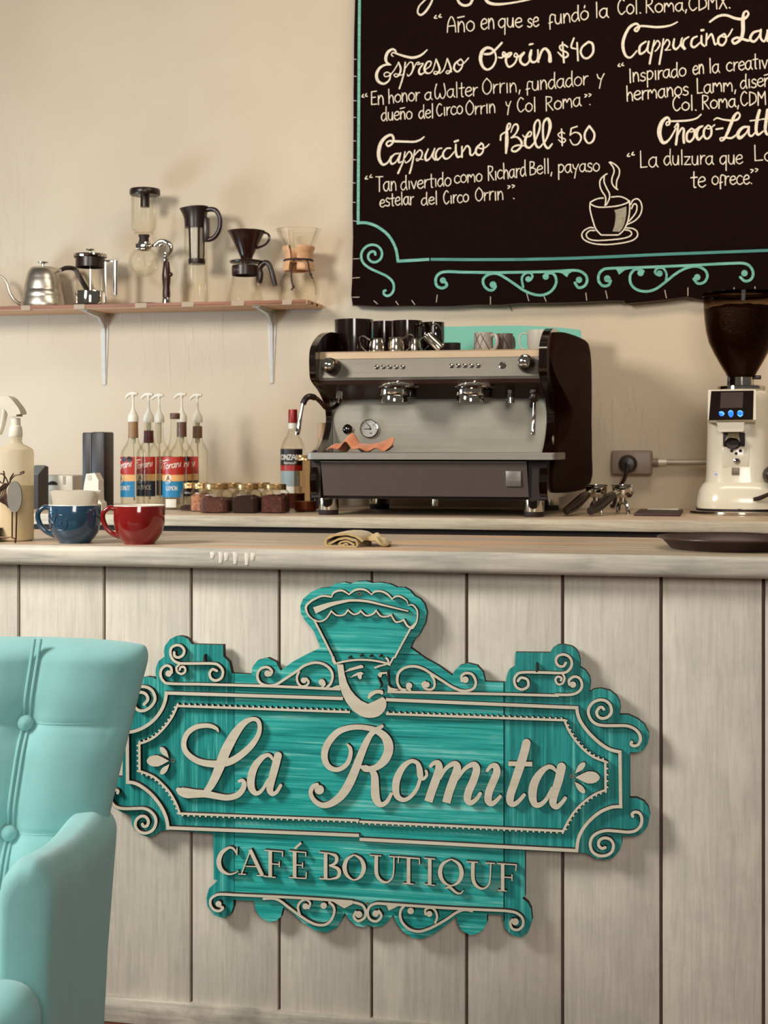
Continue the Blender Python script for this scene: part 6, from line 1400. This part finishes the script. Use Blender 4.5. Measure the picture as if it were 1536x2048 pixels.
o = obj('front_screw', MB().lathe([(0,0),(6.2*s_,0),(6*s_,.004),(3*s_,.006),(0,.005)], 18), CHROME, t); o.location = (q.p(1473,0)[0], fy-.0035, q.p(0,918.5)[2]); o.rotation_euler = (R(90),0,0)
obj('data_plate', MB().box(q.p(1463.5,0)[0], q.p(1478,0)[0], fy-.008, fy+.004, q.p(0,945.5)[2], q.p(0,931)[2], .001), mat('data_plate_grey', (128,112,98), .4, .4), t)
o = obj('side_knob', MB().lathe([(0,0),(.026,0),(.028,.006),(.026,.022),(.02,.026),(0,.026)], 26), BLACKP, t); o.location = (q.p(1537,0)[0], fy+.006, q.p(0,945)[2]); o.rotation_euler = (R(90),0,R(25))
obj('lever', MB().tube([(q.p(1504.5,0)[0],-.142,q.p(0,992)[2]),(q.p(1515,0)[0],-.142,q.p(0,990)[2]),(q.p(1532,0)[0],-.136,q.p(0,983)[2]),(q.p(1550,0)[0],-.12,q.p(0,977)[2])], [.006,.007,.0065,.006], 10, 5), BLACKP, t)
o = obj('pilot_light', MB().ball((0,0,0), .0024, 8), LED, t); o.location = (q.p(1432.5,0)[0], fy*.985, q.p(0,944)[2])
# top
qh = Px(1482, 779.5, GY, 0)
tx = qh.loc[0]-q.loc[0]; z9 = lambda y: (1024-y)*s_
obj('top_plate', MB().lathe([(0,z9(779.5)),(46*s_,z9(779)),(48*s_,z9(776)),(47*s_,z9(770)),(44*s_,z9(768.5)),(0,z9(768.5))], 48, (tx,0,0)), CHROME, t)
cl = obj('hopper_collar', MB().lathe([(25.5*s_,z9(769)),(25.5*s_,z9(751)),(0,z9(751))], 40, (tx,0,0)), CHROME, t)
obj('hopper_slide', MB().box(tx+22*s_, tx+39*s_, -.008, .008, z9(756), z9(748), .002), BLACKP, cl)
obj('slide_guard', MB().box(tx-27*s_, tx-20*s_, -.02, .0, z9(768), z9(748), .002), BLACKP, cl)
HOPG = glass('smoked_hopper', (188,166,146), gl=1.1)
hp = [(26,752),(27.5,749.7),(31,742),(40,727),(52,705),(63,682),(68.5,660),(71.5,637),(73,615),(73.4,588)]
hop = obj('hopper', MB().lathe([(r*s_, z9(y)) for r, y in hp], 56, (tx,0,0)), HOPG, t, smooth=60)
obj('hopper_lid', MB().lathe([(73*s_,z9(590)),(75.5*s_,z9(589.5)),(75.5*s_,z9(584)),(70*s_,z9(582)),(0,z9(581))], 56, (tx,0,0)), glass('smoked_lid', (96,66,52), gl=1.0), hop)
BEAN = mat('roasted_beans', (48,22,14), .35, vary=.5, scale=160, bump=1.0, bscale=170)
# bean mass: filled cone with a bumpy heap, plus loose beans around its top
rr_ = [(r-2.2, y) for r, y in hp[:-1]]
n = 44; vs = []
rows = [(r*s_, z9(y)) for r, y in rr_]
rows[-1] = (70.5*s_, z9(617)); rows += [(60*s_, z9(612)), (40*s_, z9(608)), (18*s_, z9(606.5))]
for i, (r, z) in enumerate(rows):
    for j in range(n):
        a_ = 2*math.pi*j/n; jr = random.uniform(-.0022, .0) if 0 < i else 0; jz = random.uniform(-.003,.003) if i > 1 else 0
        vs.append((tx+(r+jr)*math.cos(a_), (r+jr)*math.sin(a_), z+jz))
mb = MB().add(vs, [(i*n+j, i*n+(j+1)%n, (i+1)*n+(j+1)%n, (i+1)*n+j) for i in range(len(rows)-1) for j in range(n)])
mb.add(vs, [tuple(range(n)), tuple((len(rows)-1)*n+j for j in range(n))])
for i in range(260):
    a_ = random.uniform(0, 2*math.pi); r = 69.5*s_*math.sqrt(random.uniform(.05, 1)); z = z9(617)+(69.5*s_-r)*.16+.0015
    el = MB().lathe([(0,-.0045),(.0028,-.0025),(.0034,0),(.0028,.0025),(0,.0045)], 6)
    M_ = Matrix.Rotation(random.uniform(0,3), 3, 'Z') @ Matrix.Rotation(random.uniform(.8,2.2), 3, 'X')
    mb.add([M_ @ v + Vector((tx+r*math.cos(a_), r*math.sin(a_), z)) for v in el.v], el.f)
obj('coffee_beans', mb, BEAN, hop, smooth=50, kind='stuff')

# ================================================================== ON THE BAR
YM = 3.165
def mug(label, px, hw, m, min_, group='large cappuccino mugs on the bar'):
    s_ = mpp(px, YM); t = thing('cappuccino_mug', label, 'mug', (kX(px)*YM, YM, Z_BAR), 0, group)
    k = hw*s_; h = .0875
    pr = [(0,.003),(.56*k,.003),(.58*k,0),(.61*k,.0),(.63*k,.004),(.76*k,.012),(.90*k,.025),(.975*k,.042),(1.0*k,.060),(1.0*k,h-.002),(.985*k,h),(.955*k,h-.001),(.95*k,.06),(.92*k,.04),(.82*k,.022),(.6*k,.010),(0,.009)]
    mb = MB().lathe(pr, 56)
    for i, f in enumerate(mb.f):
        c = sum((mb.v[j] for j in f), Vector())/len(f)
        r = math.hypot(c.x, c.y)
        if i >= 56*9: mb.m[i] = 1
    obj('body', mb, [m, min_], t, smooth=50)
    pts = [(-.98*k,-.004,h-.010),(-1.18*k,-.008,h-.007),(-1.40*k,-.010,h-.016),(-1.46*k,-.010,h-.030),(-1.34*k,-.008,h-.050),(-1.12*k,-.005,.024),(-.80*k,-.002,.0155)]
    obj('handle', MB().tube(pts, [.0058,.0056,.0056,.0058,.0058,.0056,.0060], 14, 7, flat=1.35), m, t)
    return t, k, h
MBLUE = mat('glaze_blue', (40,70,92), .14, vary=.08, scale=9, coat=.6); MRED = mat('glaze_red', (128,22,19), .12, vary=.05, scale=9, coat=.6); MIN = mat('glaze_white', (228,220,204), .2, vary=.02)
tb, kb_, hb = mug('deep blue mug with an embossed bicycle and paper filters inside', 149.7, 52, MBLUE, MIN)
tr2, _, _ = mug('bright red cappuccino mug beside the blue bicycle mug', 278.5, 51, MRED, MIN)
# embossed bicycle, wrapped on the blue mug
sB = mpp(149.7, YM)
def BM(px, py):
    z = (1090-py)*sB; x = (px-149.7)*sB
    def rad(z):
        P = [(.63,.004),(.76,.012),(.90,.025),(.975,.042),(1.0,.060),(1.0,.09)]
        for (r0,z0),(r1,z1) in zip(P, P[1:]):
            if z <= z1: return kb_*(r0+(r1-r0)*max(0,(z-z0))/(z1-z0))
        return kb_
    r = rad(z)+.0002; x = max(-r*.995, min(r*.995, x))
    return (x, -math.sqrt(r*r-x*x), z)
mb = MB()
def ringp(cx_, cy_, rr, rt=.0009): mb.tube([BM(cx_+rr*math.cos(R(a)), cy_+rr*math.sin(R(a))) for a in range(0, 361, 20)], rt, 6, 1)
ringp(142, 1047.5, 15.3); ringp(142, 1047.5, 2, .0012); ringp(107, 1048.5, 13, .0009)
for l in ([(142,1047),(134,1030),(131,1023)], [(126,1021),(131,1023),(136,1022)], [(134,1031),(116,1032),(124,1050),(134,1033)], [(116,1032),(107,1048),(124,1050)], [(113,1027),(116,1032)], [(109,1027),(117,1026.5)]):
    mb.tube([BM(x, y) for x, y in l], .0010, 6, 4)
obj('embossed_bicycle', mb, mat('emboss_navy', (24,40,62), .3), tb)
# paper filters standing in the blue mug
PAPER = translucent('filter_paper', (224,214,196), .93, .8)
n = 40; mb = MB(); vs = []
for f_, z, ex in ((.80,.052,.55),(.90,.086,.52),(.97,.105,.42),(1.045,.1185,.36)):
    for j in range(n):
        a_ = 2*math.pi*j/n; wv = 1+.012*math.sin(7*a_)
        vs.append((kb_*f_*math.cos(a_)*wv, kb_*f_*ex*math.sin(a_)*wv, z+(.0012*math.sin(5*a_) if z > .11 else 0)))
mb.add(vs, [(i*n+j, i*n+(j+1)%n, (i+1)*n+(j+1)%n, (i+1)*n+j) for i in range(3) for j in range(n)])
t = thing('paper_filters', 'white paper coffee filters standing in the blue mug', 'paper filters', (tb.location.x, tb.location.y, Z_BAR))
obj('outer_filter', mb, PAPER, t, smooth=60, recalc=False)
mb2 = MB().add(vs, mb.f); mb2.v = [Vector((v.x*.94+.002, v.y*.8, v.z-.003)) for v in mb2.v]
obj('inner_filter', mb2, PAPER, t, smooth=60, recalc=False)

# spray bottle
YSP = 3.20; q = Px(31.5, 1087.5, YSP, Z_BAR)
t = thing('spray_bottle', 'translucent white trigger spray bottle half full of pale yellow liquid', 'spray bottle', q.loc)
SPB = translucent('bottle_hdpe', (238,228,206), .6, .45)
obj('bottle', MB().lathe(q.pr([(0,1087.5),(32,1087.5),(35.5,1084),(35.5,912),(34,905),(26,899),(15,894),(12.6,890),(12.6,876)]), 48), SPB, t)
obj('liquid', MB().lathe(q.pr([(0,1086),(31,1086),(34.4,1083),(34.4,976),(0,976)]), 44), mat('pale_yellow_liquid', (226,204,140), .3, vary=.02), t)
obj('collar', MB().lathe(q.pr([(12.8,879),(13.5,877),(13.2,866),(11.5,858.5),(9.6,857),(9.2,842),(0,842)]), 32), WHITEP, t)
hdp = [(x/6.204, 780+y/6.204) for x, y in ((250,365),(240,345),(300,338),(298,310),(275,265),(235,215),(180,150),(130,115),(80,108),(40,120),(0,150),(-40,190),(-50,230),(20,240),(70,265),(110,300),(130,340),(140,368))]
obj('trigger_head', MB().prism([(q.p(x,y)[0], q.p(x,y)[2]) for x, y in hdp], -.016, .016, 'y'), mat('trigger_white', (206,198,180), .4), t, smooth=30)
obj('trigger', MB().tube(q.pts([(10,820),(8,832),(5,848),(1,864),(-3,874)]), [.006,.0055,.005,.0045,.004], 10, 4, flat=1.8), WHITEP, t)

# wire saucer rack with figurine and stack of saucers
YR_ = 3.13; q = Px(28, 1086, YR_, Z_BAR)
WIRE = mat('bronze_wire', (74,50,38), .4, .7)
t = thing('wire_saucer_rack', 'bronze wire rack with a grey oval disc and twisted wire figure', 'rack', q.loc)
w_ = 1.5*q.s
obj('frame', MB().tube(q.pts([(26.8,1024,-.006),(26.6,1074,-.006),(16,1075,-.006),(-60,1075,-.006)]), w_, 8, 1).tube(q.pts([(36.5,1024,-.006),(35,1078,-.006),(33.5,1085.5,-.006)]), w_*1.1, 8, 1).tube(q.pts([(33.5,1085,-.006),(33.5,1077,-.006),(26,1075.5,-.006)]), w_, 8, 1), WIRE, t)
obj('oval_disc', MB().prism([(q.p(32.5+15.8*math.cos(R(a)),0)[0], q.p(0,993.5+31.5*math.sin(R(a)))[2]) for a in range(0, 360, 12)], -.009, -.004, 'y'), mat('disc_grey', (138,132,122), .4, .3), t, smooth=0)
mb = MB()
for i in range(8):
    x0 = 14-4.6*i
    mb.tube(q.pts([(20-1.5*i,967,-.004),(8-4*i+4,978+2*i,-.004),(14-1.5*i,998+i,-.004),(18-.8*i,1016-i,-.004)]), 1.3*q.s, 6, 5)
obj('wire_fan', mb, WIRE, t, kind='stuff')
obj('wire_head', MB().tube(q.pts([(18,968,-.004),(12,956,-.004),(4,948,-.004),(-4,950,-.004),(-2,962,-.004),(6,966,-.004),(9,952,-.004),(7,942,-.004)]), w_, 8, 5).tube(q.pts([(20,966,-.004),(24,958,-.004),(32,951,-.004),(42,949,-.004),(50,946,-.004),(51,943,-.004),(47,943.5,-.004),(42,949,-.004)]), w_, 8, 5).tube(q.pts([(22,966,-.004),(22,957,-.004),(29,947,-.004)]), w_, 8, 4), WIRE, t)
obj('foot', MB().ball(q.p(33.4,1083.5,-.006), .0025, 8), WIRE, t)
SAU = mat('brown_saucer', (56,24,16), .25, vary=.06, coat=.3)
YSC = 3.17; q = Px(-46, 1089, YSC, Z_BAR)
names = ['lowest', 'second lowest', 'middle', 'second highest', 'topmost']
for i in range(5):
    o = obj('saucer', MB().lathe([(0,.0),(.038,.0),(.042,.002),(.060,.0075),(.0705,.0095),(.0705,.0105),(.060,.0095),(.041,.004),(0,.0035)], 48), SAU)
    o.location = (q.loc[0], q.loc[1], Z_BAR+.0004+.0054*i)
    setp(o, 'dark brown saucer, the %s of the stack by the wire rack' % names[i], 'saucer', 'stacked brown saucers')

# round serving tray on the right
q = Px(1465, 1099, 3.30, Z_BAR)
TRAYM = mat('tray_dark_brown', (46,24,20), .4, vary=.1, scale=60)
t = thing('serving_tray', 'round dark brown serving tray on the right end of the bar', 'tray', q.loc)
obj('dish', MB().lathe([(0,.0005),(.128,.0005),(.131,.002),(.148,.020),(.158,.0235),(.158,.0255),(.146,.023),(.129,.005),(0,.004)], 72), TRAYM, t)
obj('rim', MB().tube([(.158*math.cos(R(a)), .158*math.sin(R(a)), .0247) for a in range(0, 361, 6)], .0018, 8, 1), mat('tray_rim', (72,46,38), .3), t)

# yellow folded cloth
YCL = 3.20
q = Px(712, 1092, YCL, Z_BAR)
t = thing('yellow_cloth', 'small folded mustard-yellow cleaning cloth in the middle of the bar', 'cloth', q.loc)
YEL = mat('yellow_towel', (186,160,108), .95, vary=.12, scale=150, bump=.6, bscale=600, sheen=.3)
z6 = lambda x, y: (620+x/4.518, 1020+y/4.518)
def fold(pts, th, y0, y1, skew=.006):
    c = crom([z6(*p_) for p_ in pts], 6); mb = MB(); vs = []; ny = 7
    L = len(c)
    for j in range(ny):
        f_ = j/(ny-1); y = y0+(y1-y0)*f_
        for i, (x, yy) in enumerate(c):
            dx, dy = c[min(i+1,L-1)][0]-c[max(i-1,0)][0], c[min(i+1,L-1)][1]-c[max(i-1,0)][1]; l = math.hypot(dx,dy) or 1
            a_ = q.p(x+dy/l*th/2, yy-dx/l*th/2); b_ = q.p(x-dy/l*th/2, yy+dx/l*th/2)
            w1 = .0012*math.sin(i*.9+j*1.7)
            rnd = .0025*(abs(f_-.5)*2)**3
            vs += [(a_[0]+skew*f_, y, max(.0004, a_[2]+w1*.4-rnd)), (b_[0]+skew*f_, y, max(.0004, b_[2]+w1*.4-rnd))]
    W2 = 2*L; fs = []
    for j in range(ny-1):
        for i in range(L-1):
            for k in (0,1): fs.append((j*W2+2*i+k, j*W2+2*i+2+k, (j+1)*W2+2*i+2+k, (j+1)*W2+2*i+k))
    for j in (0, ny-1):
        for i in range(L-1): fs.append((j*W2+2*i, j*W2+2*i+1, j*W2+2*i+3, j*W2+2*i+2))
    for i in (0, L-1):
        for j in range(ny-1): fs.append((j*W2+2*i, j*W2+2*i+1, (j+1)*W2+2*i+1, (j+1)*W2+2*i))
    return mb.add(vs, fs)
obj('outer_fold', fold([(520,262),(490,235),(420,205),(340,198),(250,215),(190,245),(180,280),(205,308),(300,312),(470,314)], 4.4, -.045, .07), YEL, t, smooth=50)
obj('middle_fold', fold([(470,300),(462,262),(430,250),(345,236),(270,258),(205,292),(230,305)], 4.0, -.043, .06), YEL, t, smooth=50)
obj('inner_fold', fold([(440,300),(400,272),(350,262),(300,285),(320,300),(365,285),(380,298)], 3.4, -.041, .05), YEL, t, smooth=50)
def crum(u, v):
    x, y = z6(500+220*u, 0)
    px_ = q.p(x, 0)[0]; yy = -.030+.09*v+.01*math.sin(u*6)
    top = .026*(1-((u-.35)/.72)**2)*(1-.75*abs(v-.45)**1.5) + .002*math.sin(u*13+v*8)+.0018*math.sin(v*17+u*3)
    return (px_+.006*math.sin(v*5), yy, max(.0008, top*(1 if v > .05 else .7)))
o = obj('crumpled_end', cloth_sheet(crum, 28, 18), YEL, t, smooth=60)
sm = o.modifiers.new('thickness', 'SOLIDIFY'); sm.thickness = .003; sm.offset = -1

# ================================================================== ARMCHAIR
u_, d_ = -.820, 2.5
chx, chy = u_*cT - d_*sT, u_*sT + d_*cT
VEL = mat('teal_velvet', (138,190,187), .9, vary=.05, scale=14, bump=.15, bscale=900, sheen=.25, spec=.2)
ch = thing('armchair', 'teal upholstered armchair with buttoned flaring back in the left foreground', 'armchair', (chx, chy, 0), R(13.8))
Z0, Z1 = .36, .952
def hw_at(z):
    f_ = (z-.50)/(.95-.50); return .312 + .093*max(0, f_)**1.15 if f_ > 0 else .312
def yfront(z): return .070 + .115*(z-.45)/.5
seam_x = [-.204, 0.0, .204]
rows_z = [.785, .60]
TH_ = .060
def front_y(xs, z, sh=1.0):
    """y of the front skin; xs = x as a fraction of the half width"""
    a_ = min(1, abs(xs)); xn = xs*.405; d = 0
    for sx_ in seam_x:
        d += .004*math.exp(-((xn-sx_)/.012)**2) + .015*math.exp(-((xn-sx_)/.05)**2)
        for rz in rows_z: d += .011*math.exp(-(((xn-sx_)/.026)**2+((z-rz)/.028)**2))
    for rz in rows_z: d += .0035*math.exp(-((z-rz)/.006)**2) + .007*math.exp(-((z-rz)/.035)**2)
    inn = max(0, min(1, (1-a_)/.10))
    return yfront(z) + TH_ - TH_*sh*(1-a_**7)**.5 + d*inn*sh - .012*(1-a_**2)*sh
nf, nb, kz = 170, 40, 110; vs = []; n = nf+nb
for i in range(kz+1):
    f_ = i/kz; te = max(0, (f_-.90)/.10)
    z = Z0+(Z1-Z0)*(f_ if te == 0 else .90+.10*math.sin(te*math.pi/2)*.62); sh = 1 if te == 0 else max(.04, math.cos(te*math.pi/2))
    hw_ = hw_at(z) - (1-sh)*.022
    for j in range(n):
        if j < nf:
            xs = -1+2*j/(nf-1); xs = math.copysign(1-(1-abs(xs))**1.25 if abs(xs) > .5 else abs(xs)*(1-.5**1.25)/.5, xs)
            y = front_y(xs, z, sh)
        else:
            xs = 1-2*(j-nf+1)/(nb+1); y = yfront(z)+TH_+TH_*sh*(1-abs(xs)**6)**.5
        vs.append((xs*hw_, y, z - .014*abs(xs)**4*f_))
mb = MB().add(vs, [(i*n+j, i*n+(j+1)%n, (i+1)*n+(j+1)%n, (i+1)*n+j) for i in range(kz) for j in range(n)])
mb.add(vs, [tuple(range(n)), tuple(kz*n+j for j in range(n))])
back = obj('backrest', mb, VEL, ch, smooth=75)
for sx_ in seam_x:
    mb = MB()
    for off in (-.0048, .0048):
        pts = []
        for z in [.48+.452*i/20 for i in range(21)]:
            xs = sx_/.405+off/.35; pts.append((xs*hw_at(z), front_y(xs, z)-.0022, z))
        mb.tube(pts, .0030, 7, 2)
    obj('piping', mb, VEL, back, kind=None)
    for rz in rows_z:
        o = obj('button', MB().lathe([(0,-.006),(.0135,-.006),(.0150,-.001),(.0130,.0055),(.007,.0090),(0,.0100)], 24), VEL, back)
        o.location = (sx_/.405*hw_at(rz), front_y(sx_/.405, rz)-.012, rz); o.rotation_euler = (R(90-8), 0, 0)
for rz in rows_z:
    mb = MB(); mb.tube([(xs*hw_at(rz), front_y(xs, rz)-.0002, rz) for xs in [-.93+1.86*i/60 for i in range(61)]], .0011, 5, 1)
    obj('cross_seam', mb, mat('seam_thread', (150,196,192), .9), back)
# arms: soft slabs that sink gently to the rear and round into the back
for sgn in (-1, 1):
    m_ = 44; vs = []; rows = []
    for y, sc_ in ((-.338,.30),(-.337,.55),(-.333,.75),(-.325,.88),(-.312,.96),(-.29,1),(-.24,1),(-.18,1),(-.12,1),(-.06,1),(0,1),(.05,1),(.10,1),(.14,1),(.17,.98),(.195,.93),(.213,.84),(.225,.70),(.232,.5),(.235,.3)):
        f_ = max(0, min(1, (y+.30)/.5))
        ztp = .675 - .038*f_ - .016*math.sin(math.pi*f_) - (1-sc_)*.045; zb2 = .10+(1-sc_)*.01
        xc = .2935; xw = .0415*(.35+.65*sc_) if y < 0 else .0415*(.30+.70*sc_)
        for j in range(m_):
            a_ = 2*math.pi*j/m_; ca, sa = math.cos(a_), math.sin(a_)
            zz = (ztp+zb2)/2 + (ztp-zb2)/2*math.copysign(abs(sa)**.14, sa)
            k_ = 1-.55*max(0, (zz-(ztp-.045))/.045)**2
            xx = xc + xw*k_*math.copysign(abs(ca)**.4, ca) - .020*max(0, (.52-zz)/.42) + (.010*math.exp(-((zz-.60)/.07)**2) if ca > 0 else 0)*min(1, max(0, (y+.2)/.3))
            vs.append((sgn*xx, y, zz))
        rows.append(y)
    L_ = len(rows)
    mb = MB().add(vs, [(i*m_+j, i*m_+(j+1)%m_, (i+1)*m_+(j+1)%m_, (i+1)*m_+j) for i in range(L_-1) for j in range(m_)])
    mb.add(vs, [tuple(range(m_)), tuple((L_-1)*m_+j for j in range(m_))])
    obj('armrest', mb, VEL, ch, smooth=75)
def soft_box(x0, x1, y0, y1, z0, z1, bv):
    bmx = bmesh.new(); bmesh.ops.create_cube(bmx, size=1)
    for v in bmx.verts: v.co = Vector(((x0+x1)/2+v.co.x*(x1-x0), (y0+y1)/2+v.co.y*(y1-y0), (z0+z1)/2+v.co.z*(z1-z0)))
    bmesh.ops.bevel(bmx, geom=bmx.edges[:], offset=bv, segments=8, profile=.5, affect='EDGES')
    return MB().bm(bmx)
obj('seat_cushion', soft_box(-.256, .256, -.40, .115, .33, .515, .05), VEL, ch, smooth=60)
obj('seat_front', soft_box(-.330, .330, -.455, -.342, .30, .525, .052), VEL, ch, smooth=60)
obj('seat_rail', MB().box(-.262, .262, -.40, .16, .12, .322, .012), VEL, ch)
for x in (-.255, .255):
    for y in (-.26, .18):
        obj('leg', MB().lathe([(0,0),(.014,0),(.022,.135),(0,.135)], 18, (x,y,0)), wood('leg_dark', [(58,34,24),(74,44,32)], 'z', 60, 10, .4, .05), ch)
